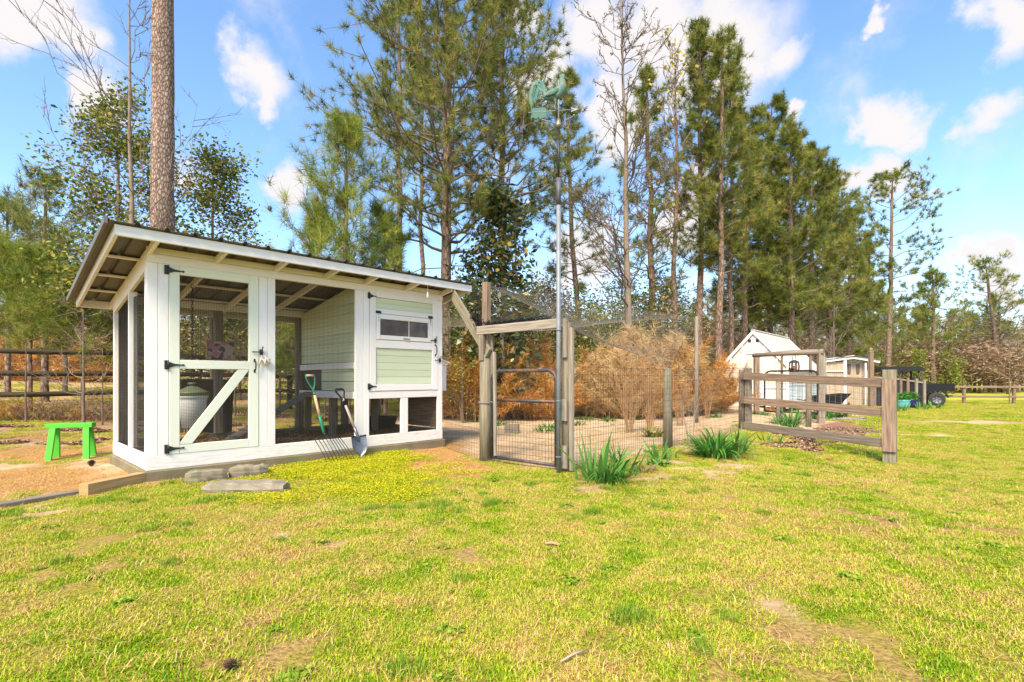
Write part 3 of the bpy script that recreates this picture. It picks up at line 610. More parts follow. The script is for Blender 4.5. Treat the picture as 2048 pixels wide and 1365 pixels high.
def roof_panel(ua, ub):
    m = MB(); prof = []; r = .254
    k0 = math.floor((ua + .16) / r); us = {ua, ub}
    for k in range(k0 - 1, k0 + 6):
        c = -.16 + k * r
        for o in (-.028, -.012, .012, .028):
            if ua < c + o < ub: us.add(c + o)
        for o in (.09, .164):
            if ua < c + o < ub: us.add(c + o)
    def hgt(u):
        d = abs((u + .16 + r / 2) % r - r / 2)
        return .028 if d < .0125 else 0 if d > .0275 else .028 * (.028 - d) / .016
    us = sorted(us); vs_ = [-.44, .4, 1.3, 2.3]
    for th in (.0, -.0025):
        for v in vs_:
            for u in us: m.v.append(CP(u, v, zr(v) + .006 + hgt(u) + th))
    n, q = len(us), len(us) * len(vs_)
    for i in range(len(vs_) - 1):
        for j in range(n - 1):
            a = i * n + j; m.face((a, a + 1, a + n + 1, a + n)); m.face((q + a, q + a + n, q + a + n + 1, q + a + 1))
    for j in range(n - 1): m.face((j, q + j, q + j + 1, j + 1)); a = (len(vs_) - 1) * n + j; m.face((a, a + 1, q + a + 1, q + a))
    for i in range(len(vs_) - 1): m.face((i * n, i * n + n, q + i * n + n, q + i * n)); a = i * n + n - 1; m.face((a, q + a, q + a + n, a + n))
    return m.build('roof_panel', MT['roof'], coop)
ed = [-.40, .54, 1.46, 2.38, 3.30, 4.02, 4.50]
ed = [-.40, .475, 1.237, 1.999, 2.761, 3.523, 4.50]
for a, b in zip(ed, ed[1:]): roof_panel(a + .001, b - .001)
mm = MB(); mm.beam(CP(-.415, -.44, zr(-.44) + .0), CP(-.415, 2.3, zr(2.3) + .0), .03, .07, U3); mm.build('roof_edge_trim', MT['roof'], coop)
# screws on the rib ends are too small; wire mesh panels
def wire_grid(P, u0, u1, v0, v1, su, sv, r, name, mat, parent, jit=0, diag=False):
    """P(a,b)->point; thin square wires"""
    m = MB(); n0 = 0
    def wire(p, q):
        d = (q - p).normalized(); a = d.cross(Vector((.3, .5, .81))).normalized() * r; b = d.cross(a).normalized() * r
        k = len(m.v); m.v += [p + a, p - a * .5 + b * .87, p - a * .5 - b * .87, q + a, q - a * .5 + b * .87, q - a * .5 - b * .87]
        for i in range(3): j = (i + 1) % 3; m.face((k + i, k + j, k + 3 + j, k + 3 + i))
    nu, nv = max(1, round((u1 - u0) / su)), max(1, round((v1 - v0) / sv))
    for i in range(nu + 1): u = u0 + (u1 - u0) * i / nu; wire(P(u, v0), P(u, v1))
    for j in range(nv + 1): v = v0 + (v1 - v0) * j / nv; wire(P(u0, v), P(u1, v))
    o = m.build(name, mat, parent); tag(o, kind='stuff'); return o
HW = .0127 * 1.5
wire_grid(lambda a, b: CP(a, .046, b), 1.36, 2.515, .27, 2.43, HW, HW, .0015, 'wire_mesh', MT['wire'], coop)
wire_grid(lambda a, b: CP(a, .046, b), 2.735, 4.03, .28, .82, HW, HW, .0015, 'wire_mesh', MT['wire'], coop)
wire_grid(lambda a, b: CP(.05, a, b), .1, 1.86, .27, 2.12, HW, HW, .0015, 'wire_mesh', MT['wire'], coop)
wire_grid(lambda a, b: CP(a, 1.905, b), .1, 4.05, .27, 2.2, HW * 1.3, HW * 1.3, .0008, 'wire_mesh', MT['wire'], coop)
# ---- black strap hardware
def hinge(u, z, ln, parent, dirn=(1, 0), s=1.0):
    m = MB(); e = -.012
    du, dz = dirn
    def Q(a, b): return CP(u + a * du * s - b * dz * s, e, z + a * dz * s + b * du * s)
    ex = V3 * .008
    def pr(pts): m.prism([Q(*p) for p in pts], ex)
    pr([(-.035, -.05), (-.002, -.05), (-.002, .05), (-.035, .05)])
    pr([(.002, -.035), (.018, -.03), (.06, -.014), (ln - .02, -.006), (ln, -.012), (ln + .012, 0), (ln, .012), (ln - .02, .006), (.06, .014), (.018, .03), (.002, .035)])
    m.tube([Q(0, -.05) - V3 * .004, Q(0, .05) - V3 * .004], .008, 8)
    for a, b in ((-.02, -.035), (-.02, .035), (-.02, 0), (.03, 0), (.075, 0), (ln, 0)): m.ball(Q(a, b) - V3 * .002, .006, 6, 4)
    return m.build('hinge', MT['black'], parent)
def pull(u0, z0, u1, z1, parent, out=.04, r=.007):
    m = MB(); a, b = CP(u0, -.004, z0), CP(u1, -.004, z1); f = -V3 * out; d = b - a
    m.tube([a, a + d * .06 + f * .7, a + d * .2 + f, a + d * .5 + f * 1.08, a + d * .8 + f, b - d * .06 + f * .7, b], [r, r, r * 1.1, r * 1.25, r * 1.1, r, r], 8)
    for p in (a, b): m.beam(p - d.normalized() * .022, p + d.normalized() * .022, .022, .006, d.cross(V3))
    return m.build('handle', MT['black'], parent)
def latch(u, z, parent):
    m = MB(); m.beam(CP(u, -.01, z - .035), CP(u, -.01, z + .035), .04, .012, U3); m.beam(CP(u - .10, -.02, z), CP(u + .02, -.02, z), .012, .012)
    m.beam(CP(u - .005, -.03, z), CP(u + .012, -.03, z + .06), .014, .012); m.ball(CP(u + .012, -.03, z + .06), .011, 6, 4); m.ball(CP(u - .1, -.02, z), .010, 6, 4)
    return m.build('latch', MT['black'], parent)
# ---- mesh door
def part(parent, name):
    o = bpy.data.objects.new(name, None); COL.objects.link(o); o.parent = parent; o.empty_display_size = .05; W[o.name] = W[parent.name]; return o
door = cbox(.207, .308, -.004, .036, .278, 2.402, 'door', MT['mint'], coop)
cbox(1.048, 1.161, -.004, .036, .276, 2.402, 'stile', MT['mint'], door)
for a, b in ((2.30, 2.402), (1.234, 1.335), (.274, .374)): cbox(.310, 1.046, -.004, .036, a, b, 'door_rail', MT['mint'], door)
m = MB(); m.prism([CP(.312, -.006, .377), CP(.429, -.006, .377), CP(1.044, -.006, 1.226), CP(1.044, -.006, 1.232), CP(.925, -.006, 1.232), CP(.312, -.006, .392)], V3 * .036); m.build('door_brace', MT['mint'], door)
wire_grid(lambda a, b: CP(a, .038, b), .30, 1.055, .36, 2.31, HW * .9, HW * .9, .0015, 'wire_mesh', MT['wire'], door)
for z in (2.338, 1.277, .336): hinge(.195, z, .15, door)
pull(1.112, 1.345, 1.112, 1.215, door); latch(1.19, 1.453, door)
# ---- nesting house: big door with drop window
nd_ = cbox(2.742, 2.847, -.006, .036, .932, 2.432, 'house_door', MT['white'], coop)
cbox(3.918, 4.029, -.006, .036, .932, 2.432, 'stile', MT['white'], nd_)
for a, b in ((2.33, 2.432), (2.09, 2.168), (1.575, 1.698), (.932, 1.032)): cbox(2.849, 3.916, -.006, .036, a, b, 'door_rail', MT['white'], nd_)
for z0, z1, k in ((2.170, 2.328, 2), (1.034, 1.573, 5)):
    hh = (z1 - z0) / k
    for i in range(k): cbox(2.85, 3.915, .014, .032, z0 + i * hh + .0005, z0 + (i + 1) * hh - .001, 'siding_board', MT['green'], nd_, .0015)
sash = cbox(2.853, 2.918, -.012, .03, 1.704, 2.086, 'window_sash', MT['white'], nd_)
cbox(3.828, 3.912, -.012, .03, 1.704, 2.086, 'sash_stile', MT['white'], nd_)
for a, b in ((2.012, 2.086), (1.704, 1.770)): cbox(2.92, 3.826, -.012, .03, a, b, 'sash_rail', MT['white'], nd_)
cbox(2.921, 3.445, .008, .014, 1.772, 2.010, 'glass_pane', MT['glass'], nd_, .001)
cbox(3.458, 3.825, .008, .014, 1.772, 2.010, 'glass_pane', MT['glass'], nd_, .001)
cbox(3.446, 3.457, .002, .014, 1.772, 2.010, 'muntin', MT['white'], nd_, .001)
for z in (2.338, 1.00): hinge(2.738, z, .12, nd_, s=.9)
for u in (2.885, 3.872): hinge(u, 2.098, .12, nd_, dirn=(0, -1), s=.9)
pull(3.33, 1.732, 3.46, 1.732, nd_, .022, .005); pull(3.975, 1.665, 3.975, 1.495, nd_); latch(3.975, 1.735, nd_); latch(4.07, 1.415, nd_)
cbox(2.737, 4.03, .003, .04, .818, .928, 'rail_board', MT['white'], coop)
cbox(3.301, 3.434, .003, .04, .278, .816, 'post_board', MT['white'], coop)
# partition wall of the house (faces the run), floor, far walls
z = .935; i = 0
while z < 2.5:
    z1 = z + .143
    if abs(z - 1.36) > .12 or True:
        v1 = 1.80
        def vmax(zz): return min(1.80, (2.50 - zz) / .175)
        hi = min(z1 - .004, 2.47); va = min(1.80, max(.1, (2.44 - hi) / .175 + .06))
        if z < 1.25: cbox(2.53, 2.548, .05, 1.08, z, hi, 'siding_board', MT['green'], coop)
        if z >= 1.25:
            lim = lambda zz: (2.50 - zz) / .175
            if lim(z) > .12:
                pl_ = [(.05, z), (min(1.8, lim(z)), z)] + ([(1.8, min(z1 - .004, 2.50 - .175 * 1.8))] if lim(z) > 1.8 else []) + ([(min(1.8, lim(z1 - .004)), z1 - .004), (.05, z1 - .004)] if lim(z1 - .004) > .06 else [(.05, 2.49)])
                pl_ = [p for i, p in enumerate(pl_) if i == 0 or p != pl_[i - 1]]
                m = MB(); m.prism([CP(2.53, b, c) for b, c in pl_], U3 * .018); m.build('siding_board', MT['green'], coop)
    z = z1
cbox(2.50, 2.527, .045, 1.8, 1.258, 1.352, 'trim_board', MT['white'], coop)
cbox(2.49, 2.527, .045, 1.8, .825, .93, 'trim_board', MT['white'], coop)
cbox(2.55, 2.57, 1.085, 1.80, .94, 1.25, 'pop_hole_panel', MT['brownplastic'], coop)
cbox(2.53, 4.09, .05, 1.8, .88, .905, 'house_floor', MT['greywood'], coop)
for k in range(10): cbox(4.10, 4.125, .05, 1.85, .90 + k * .148, 1.045 + k * .148 if k < 9 else 2.2, 'siding_board', MT['redwood'], coop) if .9 + k * .148 < 2.1 else None
for k in range(9): cbox(2.55, 4.09, 1.845, 1.87, .90 + k * .145, 1.04 + k * .145, 'siding_board', MT['greywood'], coop)
cbox(4.06, 4.085, .05, 1.0, .30, .81, 'plywood_panel', MT['redwood'], coop)
cbox(4.02, 4.055, 1.0, 1.04, .285, .86, 'leg', MT['white'], coop)
for u, v in ((2.62, .9), (3.1, 1.75), (3.45, 1.0), (3.9, 1.75), (2.62, 1.75)): cbox(u - .045, u + .045, v - .045, v + .045, .15, .878, 'leg', MT['greywood'], coop)
# nest box on the far wall
nb = cbox(4.137, 4.40, .22, .9, .90, 1.34, 'nest_box', MT['white'], coop)
m = MB(); m.prism([CP(4.136, .18, 1.47), CP(4.46, .18, 1.37), CP(4.46, .18, 1.39), CP(4.136, .18, 1.49)], V3 * .78); m.build('nest_box_lid', MT['white'], nb)
m = MB(); m.prism([CP(4.137, .22, 1.342), CP(4.40, .22, 1.342), CP(4.40, .22, 1.385), CP(4.137, .22, 1.465)], V3 * .68); m.build('nest_box_end', MT['white'], nb)
# floor litter
cbox(.05, 4.05, .05, 1.84, .02, .225, 'litter_bed', MT['footing'], coop)
q = np.stack([rng.random(260) * 3.8 + .15, rng.random(260) * 1.6 + .15], -1); q = np.array([list(CP(a, b, .225)) for a, b in q])
bed = scatter('bedding', 'bedding_patch', q, .75, None, None); bed.parent = coop; bed.location = -W[coop.name]
# ramp
ra, rb = CP(2.45, 1.36, .90), CP(1.15, 1.12, .235); m = MB(); m.beam(ra, rb, .22, .03); ramp_o = m.build('ramp', MT['greywood'], coop)
for k in range(8):
    p = ra.lerp(rb, (k + .5) / 8) + Vector((0, 0, .028)); s_ = (rb - ra).cross(Z3).normalized(); MB().beam(p - s_ * .10, p + s_ * .10, .03, .02).build('cleat', MT['greywood'], ramp_o)
# roost bars and rafters strings
MB().tube([CP(.05, 1.2, 1.05), CP(.05, 1.2, 1.06)], .01).v
# ------------------------------------------------------------------ things in and around the coop
fl = thing('hanging_feeder', CP(.62, .71, .36), 'white plastic poultry feeder with dusty green lid hanging on a chain in the coop', 'feeder')
c = CP(.62, .71, 0); fz = .50
m = MB(); m.lathe([(.105, .50), (.112, .50), (.165, .86), (.165, .875), (.18, .88), (.18, .93), (.172, .935)], (c.x, c.y, 0), 28); m.build('bucket', MT['bucket'], fl)
m = MB(); m.lathe([(.188, .915), (.188, .955), (.17, .965), (.05, 1.03), (.03, 1.035), (.03, 1.06), (.05, 1.065), (.05, 1.075), (0, 1.08)], (c.x, c.y, 0), 28); m.build('lid', MT['lid'], fl)
m = MB(); m.lathe([(.189, .94), (.192, .945), (.189, .95)], (c.x, c.y, 0), 28); m.lathe([(.0505, 1.05), (.053, 1.06), (.0505, 1.07)], (c.x, c.y, 0), 20); m.build('lid_rim', MT['dkgreen'], fl)
m = MB(); m.lathe([(.0, .36), (.15, .36), (.19, .43), (.186, .43), (.146, .37), (.0, .37)], (c.x, c.y, 0), 28)
for a in range(4): m.tube([(c.x + .10 * math.cos(a * 1.57), c.y + .10 * math.sin(a * 1.57), .365), (c.x + .10 * math.cos(a * 1.57), c.y + .10 * math.sin(a * 1.57), .51)], .008, 6)
m.build('feed_tray', surf('feed_tray_plastic', (.45, .30, .10), (.38, .24, .08), rough=.5), fl)
m = MB(); top = zr(.71) * 1.003 - .13
nl = int((top - 1.08) / .042)
for k in range(nl):
    z = 1.09 + k * .042; ax = (U3 if k % 2 else V3); pts = [(c + ax * (.014 * math.cos(t)) + Z3 * (z + .03 * math.sin(t))) for t in np.linspace(0, 6.283, 9)]; m.tube(pts, .0035, 5, cap=False)
m.build('chain', MT['black'], fl)
pf = thing('picture', CP(1.29, 1.79, 1.36), 'small framed abstract print in pink, tan and blue hung at the back of the coop', 'picture')
m = MB(); m.beam(CP(1.102, 1.79, 1.545), CP(1.474, 1.79, 1.545), .012, .27, V3, .001); m.build('print', MT['print'], pf)
for a in ((1.085, 1.103, 1.40, 1.715), (1.473, 1.491, 1.40, 1.715)): cbox(a[0], a[1], 1.775, 1.80, a[2], a[3], 'frame', MT['tanwood'], pf, .002)
for a in ((1.40, 1.415), (1.68, 1.70)): cbox(1.104, 1.472, 1.777, 1.80, a[0], a[1], 'frame', MT['tanwood'], pf, .002)
# brown bin behind the coop
bp_ = CP(1.2, 2.42, 0); bp_.z = ground_z(bp_.x, bp_.y)
bn = thing('storage_bin', bp_, 'dull brown plastic storage bin standing behind the coop', 'bin')
m = MB(); hw, hd, hh = .40, .27, 1.12; pts = []
def rr(z, k): return [bp_ + U3 * (x * k) + V3 * (y * k) + Z3 * z for x, y in ((-hw, -hd + .06), (-hw + .06, -hd), (hw - .06, -hd), (hw, -hd + .06), (hw, hd - .06), (hw - .06, hd), (-hw + .06, hd), (-hw, hd - .06))]
rows = [rr(z, k) for z, k in ((-.02, .9), (.02, .92), (.95, 1.0), (.96, 1.03), (1.02, 1.03), (1.08, 1.0), (1.12, .9), (1.13, .5))]
for r_ in rows: m.v += r_
for k in range(len(rows) - 1):
    for i in range(8): j = (i + 1) % 8; m.face((k * 8 + i, k * 8 + j, k * 8 + 8 + j, k * 8 + 8 + i))
m.face(range(56, 64)); m.build('bin_body', MT['brownplastic'], bn)
m = MB()
for x in (-.25, -.08, .09, .26): m.beam(bp_ + U3 * x - V3 * (hd * .975) + Z3 * .1, bp_ + U3 * x - V3 * (hd * 1.01) + Z3 * .9, .05, .02, U3)
m.build('rib', MT['brownplastic'], bn)
# black rubber tub under the house
tb = CP(3.75, 1.35, .225); t_ = thing('water_tub', tb, 'shallow round black rubber tub on the litter under the nesting house', 'tub')
m = MB(); m.lathe([(.27, 0), (.33, .19), (.345, .20), (.345, .215), (.325, .215), (.315, .20), (.26, .03), (0, .03)], tb, 28); m.build('tub_shell', MT['blackplastic'], t_)
# white tassel under the eave, cloth tie on the latch
tz = CP(3.55, -.348, 2.545); m = MB(); m.tube([tz + Z3 * .01, tz - Z3 * .10], .003, 5); m.tube([tz - Z3 * .10, tz - Z3 * .13, tz - Z3 * .2], [.006, .014, .02], 7)
tag(m.build('tassel', MT['bucket'], None, loc=tz), 'white string tassel hanging from the coop eave above the nest door', 'tassel')
cz = CP(1.215, -.02, 1.40); m = MB(); random.seed(5)
for k in range(9):
    a = cz + U3 * random.uniform(-.03, .04) + Z3 * random.uniform(-.02, .02); m.tube([a, a + U3 * random.uniform(-.03, .05) - Z3 * random.uniform(.02, .09) - V3 * random.uniform(0, .03), a + U3 * random.uniform(-.04, .06) - Z3 * random.uniform(.05, .16) - V3 * .01], [.008, .016, .005], 5)
tag(m.build('rag', surf('pale_rag', (.62, .56, .46), (.5, .44, .36), rough=.9), None, loc=cz), 'pale ragged cloth tied to the mesh door latch', 'rag')
# pitchfork
g0 = CP(1.90, -.36, 0); gzf = ground_z(g0.x, g0.y)
ft = thing('pitchfork', CP(2.05, -.38, gzf), 'many-tined garden fork with green and wooden D-handle leaning on the coop', 'fork')
ht, hb = CP(1.807, -.035, 1.16), CP(1.945, -.14, .42)
m = MB(); dd = (hb - ht).normalized(); m.tube([ht + dd * .24, ht.lerp(hb, .55) + V3 * .0, ht.lerp(hb, .74)], [.017, .019, .019], 10); m.build('shaft', MT['handlewood'], ft)
m = MB(); m.tube([ht.lerp(hb, .72), ht.lerp(hb, .9) - Z3 * .0, hb, hb - Z3 * .05 + U3 * .01], [.022, .022, .018, .012], 10); m.build('socket', MT['dkgreen'], ft)
sdv = U3
m = MB(); m.tube([ht - sdv * .05, ht + sdv * .05], .016, 10); m.build('grip', MT['handlewood'], ft)
m = MB()
for s_ in (-1, 1): m.tube([ht + sdv * .058 * s_ + dd * -.015, ht + sdv * .06 * s_ + dd * .05, ht + sdv * .035 * s_ + dd * .13, ht + dd * .20, ht + dd * .27], [.008, .009, .01, .014, .019], 8)
m.build('yoke', MT['dkgreen'], ft)
m = MB(); bc = hb - Z3 * .06 + U3 * .06; bar = [bc + U3 * (k * .045 - .19) + Z3 * (-.0 - .012 * abs(k - 4)) - V3 * .02 for k in range(9)]
m.tube(bar, .006, 6)
m.tube([hb - Z3 * .04, bar[4]], .01, 6); m.build('tine_bar', MT['black'], ft)
for k in range(9):
    p = bar[k]; o = (k - 4) * .018
    e = CP(0, 0, 0); tip = p + U3 * (.10 + o * .3) - V3 * .20; tip.z = gzf + .005
    m = MB(); m.tube([p, p.lerp(tip, .35) - V3 * .03, p.lerp(tip, .7) - V3 * .035, tip], [.0055, .005, .0045, .0025], 6); m.build('tine', MT['black'], ft)
# shovel
sb_ = thing('shovel', CP(2.52, -.34, ground_z(*CP(2.52, -.34, 0)[:2])), 'round-point shovel with black D-grip and worn wooden shaft leaning on the coop', 'shovel')
ht, hb = CP(2.235, -.03, .97), CP(2.455, -.15, .31); dd = (hb - ht).normalized()
m = MB(); m.tube([ht + dd * .14, ht.lerp(hb, .5), ht.lerp(hb, .9)], [.016, .019, .02], 10); m.build('shaft', wood('worn_shaft', (.40, .30, .24), (.55, .45, .38)), sb_)
m = MB(); m.tube([ht - U3 * .055, ht + U3 * .055], .015, 10)
for s_ in (-1, 1): m.tube([ht + U3 * .06 * s_, ht + U3 * .062 * s_ + dd * .04, ht + U3 * .03 * s_ + dd * .11, ht + dd * .16, ht + dd * .24], [.013, .012, .012, .016, .021], 8)
m.build('grip', MT['blackplastic'], sb_)
tip = Vector(at(721, 917)); tip.z = ground_z(tip.x, tip.y) + .012; bd = (tip - hb).normalized(); bs = U3 - bd * U3.dot(bd); bs.normalize(); bn_ = bd.cross(bs)
if bn_.y > 0: bn_ = -bn_
m = MB(); m.tube([ht.lerp(hb, .82), hb, hb + bd * .08], [.022, .022, .012], 10); m.build('socket', MT['blade'], sb_)
L0 = (tip - hb).length; m = MB(); rows = []
for k in range(9):
    t = k / 8; wd = .118 if t < .4 else .118 * max(0, 1 - ((t - .4) / .6) ** 1.9) + .004
    row = []
    for j in range(7):
        s_ = (j - 3) / 3; row.append(hb + bd * (L0 * (.02 + .98 * t)) + bs * (wd * s_) + bn_ * (.03 * s_ * s_ - .012 * (1 - s_ * s_) * (1 - t)))
    rows.append(row)
for th in (0, 1):
    for r_ in rows: m.v += [p - bn_ * .003 * th for p in r_]
for th in (0, 1):
    for k in range(8):
        for j in range(6): a = th * 63 + k * 7 + j; f_ = (a, a + 1, a + 8, a + 7); m.face(f_ if th else f_[::-1], None, True)
m.build('blade', MT['blade'], sb_)
for s_ in (-1, 1): MB().tube([rows[0][3 + 3 * s_] - bn_ * .0, rows[0][3 + s_]], .012, 6).build('foot_tread', MT['black'], sb_)
# ------------------------------------------------------------------ yard things left of the coop
def rot2(v, a): return Vector((v[0] * math.cos(a) - v[1] * math.sin(a), v[0] * math.sin(a) + v[1] * math.cos(a), 0))
bl, br = Vector(at(128, 917)), Vector(at(178, 915)); bl.z = br.z = 0
bc = Vector(at(143, 915)); bdir = Vector((.93, .37, 0)).normalized(); bsd = Vector((-bdir.y, bdir.x, 0)); bgz = ground_z(bc.x, bc.y)
bc = Vector((bc.x, bc.y, bgz))
bench = thing('sawhorse_bench', bc, 'small lime green wooden bench on bare dirt beside the coop', 'bench')
MB().beam(bc - bdir * .27 + Z3 * .475, bc + bdir * .26 + Z3 * .475, .15, .065, bsd, .006).build('seat', MT['limegreen'], bench)
for s_ in (-1, 1):
    MB().beam(bc + bdir * (.165 * s_) + Z3 * .405 - bsd * .055, bc + bdir * (.165 * s_) + Z3 * .405 + bsd * .055, .035, .085, bdir, .003).build('cross_rail', MT['limegreen'], bench)
    for t in (-1, 1):
        ftp = bc + bdir * (.215 * s_) + bsd * (.13 * t); ftp.z = ground_z(ftp.x, ftp.y) - .01
        MB().beam(bc + bdir * (.19 * s_) + bsd * (.055 * t) + Z3 * .448, ftp, .075, .036, bdir, .004).build('leg', MT['limegreen'], bench)
a, b = Vector(at(167, 990)), Vector(at(283, 965)); a.z = b.z = max(ground_z(a.x, a.y), ground_z(b.x, b.y)) + .047
tag(MB().beam(a + Z3 * .0, b, .11, .115, None, .005).build('timber_block', MT['tanwood'], None, loc=(*((a + b) / 2)[:2], a.z - .05)), 'short fresh-cut orange-tan timber block at the coop corner', 'timber')
a, b = Vector(at(-60, 1022)), Vector(at(166, 984)); a.z = ground_z(a.x, a.y) + .02; b.z = ground_z(b.x, b.y) + .02
tag(MB().beam(a, b, .12, .035, None, .004).build('edging_board', MT['greywood'], None, loc=a), 'long weathered grey board lying flat along the dirt edge', 'board')
def chunk(name, pa, pb, wd, ht, mat, label, cat, seed, top=.0):
    """rough block between two ground points"""
    random.seed(seed); pa, pb = Vector(pa), Vector(pb); z0 = min(ground_z(pa.x, pa.y), ground_z(pb.x, pb.y)); d = (pb - pa); d.z = 0; ln = d.length; d.normalize(); s_ = Vector((-d.y, d.x, 0)); m = MB(); n = 9; prof = 10
    for i in range(n):
        t = i / (n - 1); e = 1 - .35 * max(0, abs(t - .5) * 2 - .8) / .2
        for k in range(prof):
            an = 6.283 * k / prof; x, y = math.cos(an), math.sin(an); x = math.copysign(abs(x) ** .4, x); y = math.copysign(abs(y) ** .4, y)
            j = 1 + random.uniform(-.13, .13)
            m.v.append(Vector((pa.x, pa.y, z0)) + d * (ln * t + random.uniform(-.012, .012)) + s_ * (wd / 2 * x * e * j + wd / 2) + Z3 * (ht / 2 * y * e * j + ht / 2 - .02))
    for i in range(n - 1):
        for k in range(prof): j = (k + 1) % prof; q = i * prof; m.face((q + k, q + prof + k, q + prof + j, q + j), [(i * ln / 8, k * .05), ((i + 1) * ln / 8, k * .05), ((i + 1) * ln / 8, k * .05 + .05), (i * ln / 8, k * .05 + .05)], False)
    m.face(range(prof)); m.face([(n - 1) * prof + k for k in range(prof - 1, -1, -1)])
    return tag(m.build(name, mat, None, loc=(pa.x, pa.y, z0)), label, cat)
chunk('step_timber', at(372, 966), at(455, 958), .15, .15, MT['mosswood'], 'split mossy wooden step block by the coop door', 'timber', 1)
chunk('step_timber', at(458, 955), at(537, 949), .15, .15, MT['mosswood'], 'greenish wooden step block under the middle of the coop sill', 'timber', 2)
chunk('stepping_stone', at(398, 986), at(562, 985), .26, .12, MT['stone'], 'long rough grey-brown stepping stone in the grass before the coop', 'stone', 3)
def cone(p, r, label):
    random.seed(int(p[0] * 100)); m = MB(); p = Vector(p)
    for k in range(9):
        z = .1 + .2 * k; rr_ = r * math.sin(min(3.0, .5 + k * .3)); nn = 9
        for i in range(nn):
            an = 6.283 * i / nn + k * .35; d = Vector((math.cos(an), math.sin(an), .35)); q = p + Z3 * (r * .22 * k)
            n0 = len(m.v); s_ = Vector((-math.sin(an), math.cos(an), 0)) * r * .3
            m.v += [q, q + d * rr_ - s_, q + d * rr_ * 1.15, q + d * rr_ + s_]; m.face((n0, n0 + 1, n0 + 2, n0 + 3))
    m.lathe([(.2 * r, 0), (.5 * r, .6 * r), (.3 * r, 1.7 * r), (0, 2 * r)], p, 8)
    return tag(m.build('pine_cone', CONE, None, loc=p), label, 'pine cone')
q = at(183, 931); cone((q[0], q[1], ground_z(*q[:2])), .045, 'brown pine cone on the dirt by the green bench')
q = at(460, 1340); cone((q[0], q[1], ground_z(*q[:2])), .022, 'tiny dark brown pine cone lying in the open lawn')
q = at(1103, 1089); a = Vector((q[0] - .045, q[1], ground_z(*q[:2]) + .02)); m = MB(); m.tube([a, a + Vector((.05, .0, .004)), a + Vector((.10, -.03, 0))], [.008, .011, .008], 7); tag(m.build('stick', MT['stem'], None, loc=a), 'short reddish-brown stick lying in the open lawn', 'stick')
q = at(1145, 1320); a = Vector((q[0] - .05, q[1] - .03, ground_z(*q[:2]) + .02)); m = MB(); m.tube([a, a + Vector((.06, .05, .004)), a + Vector((.12, .09, .0))], [.004, .005, .003], 6); tag(m.build('stick', MT['paletwig'], None, loc=a), 'thin pale tan stick lying in the open lawn', 'stick')

# ------------------------------------------------------------------ gate arch and weathervane pole
def rpost(p, top, r, mat, name, parent, n=14, lean=(0, 0)):
    b = Vector(p); m = MB(); b.z = ground_z(b.x, b.y) - .05; m.tube([b, Vector((b.x + lean[0] * .5, b.y + lean[1] * .5, (b.z + top) / 2)), Vector((b.x + lean[0], b.y + lean[1], top - .012)), Vector((b.x + lean[0], b.y + lean[1], top))], [r * 1.03, r, r * .97, r * .9], n, True)
    return m.build(name, mat, parent)
PA, PB = Vector((-.37, 6.97, 0)), Vector((.66, 6.08, 0))
gd = (PB - PA).normalized(); gs = Vector((-gd.y, gd.x, 0))         # gs points away from the camera
arch = thing('gate_arch', (PA.x, PA.y, ground_z(PA.x, PA.y)), 'weathered timber gate arch with crossbeam and diagonal brace to the coop roof', 'arch')
rpost(PA, 1.46, .083, MT['post'], 'gate_post', arch)
rpost(PB, 1.80, .062, MT['post'], 'gate_post', arch)
MB().beam(PA + Z3 * 1.45 + gs * .02, PA + Z3 * 2.47 + gs * .02, .092, .092, gd, .005).build('post_extension', MT['redwood'], arch)
MB().beam(PA + Z3 * 1.38 - gs * .075, PA + Z3 * 1.735 - gs * .075, .085, .04, gd, .004).build('post_board', MT['greywood'], arch)
MB().beam(PA - gd * .075 - gs * .075 + Z3 * 1.795, PB - gs * .075 + gd * .01 + Z3 * 1.795, .045, .115, gs, .004).build('crossbeam', MT['palewood'], arch)
MB().beam(Vector(atd(905, 588, 8.25)), Vector(atd(977, 708, 6.86)), .035, .15, gs, .004).build('brace_board', MT['mosswood'], arch)
MB().beam(PB + gd * .075 + Z3 * .02, PB + gd * .075 + Z3 * 1.74, .05, .045, gd, .003).build('batten', MT['palewood'], arch)
MB().beam(PB - gs * .075 + gd * .03 + Z3 * 1.38, PB - gs * .075 + gd * .03 + Z3 * 1.85, .05, .03, gd, .003).build('batten', MT['palewood'], arch)
for z0, z1 in ((.62, .88), (.05, .32)): MB().beam(PB - gs * .078 + gd * .02 + Z3 * z0, PB - gs * .078 + gd * .02 + Z3 * z1, .085, .03, gd, .003).build('pole_block', MT['palewood'], arch)
MB().beam(PA + gd * .125 + Z3 * .03, PA + gd * .125 + Z3 * 1.72, .03, .03, gd, .002).build('batten', MT['greywood'], arch)
# tube gate
ga = PA + gd * .155 - gs * .03; gb_ = PB - gd * .13 - gs * .03; zg = ground_z(*((ga + gb_) / 2)[:2]) + .05
gate = thing('tube_gate', (ga.x, ga.y, zg), 'rusty dark steel tube gate with wire mesh under the timber arch', 'gate')
m = MB(); hgt = 1.19; rc = .12; pts = [ga + Z3 * zg, ga + Z3 * (zg + hgt - rc)]
for t in range(1, 5): an = math.pi / 2 * t / 4; pts.append(ga + gd * (rc * (1 - math.cos(an))) + Z3 * (zg + hgt - rc + rc * math.sin(an)))
for t in range(0, 5): an = math.pi / 2 * t / 4; pts.append(gb_ - gd * (rc * (1 - math.sin(an))) + Z3 * (zg + hgt - rc + rc * math.cos(an)))
pts.append(gb_ + Z3 * zg); m.tube(pts, .024, 10); m.build('gate_frame', MT['rust'], gate)
for z in (.80, .02): MB().tube([ga + Z3 * (zg + z), gb_ + Z3 * (zg + z)], .022, 10).build('gate_bar', MT['rust'], gate)
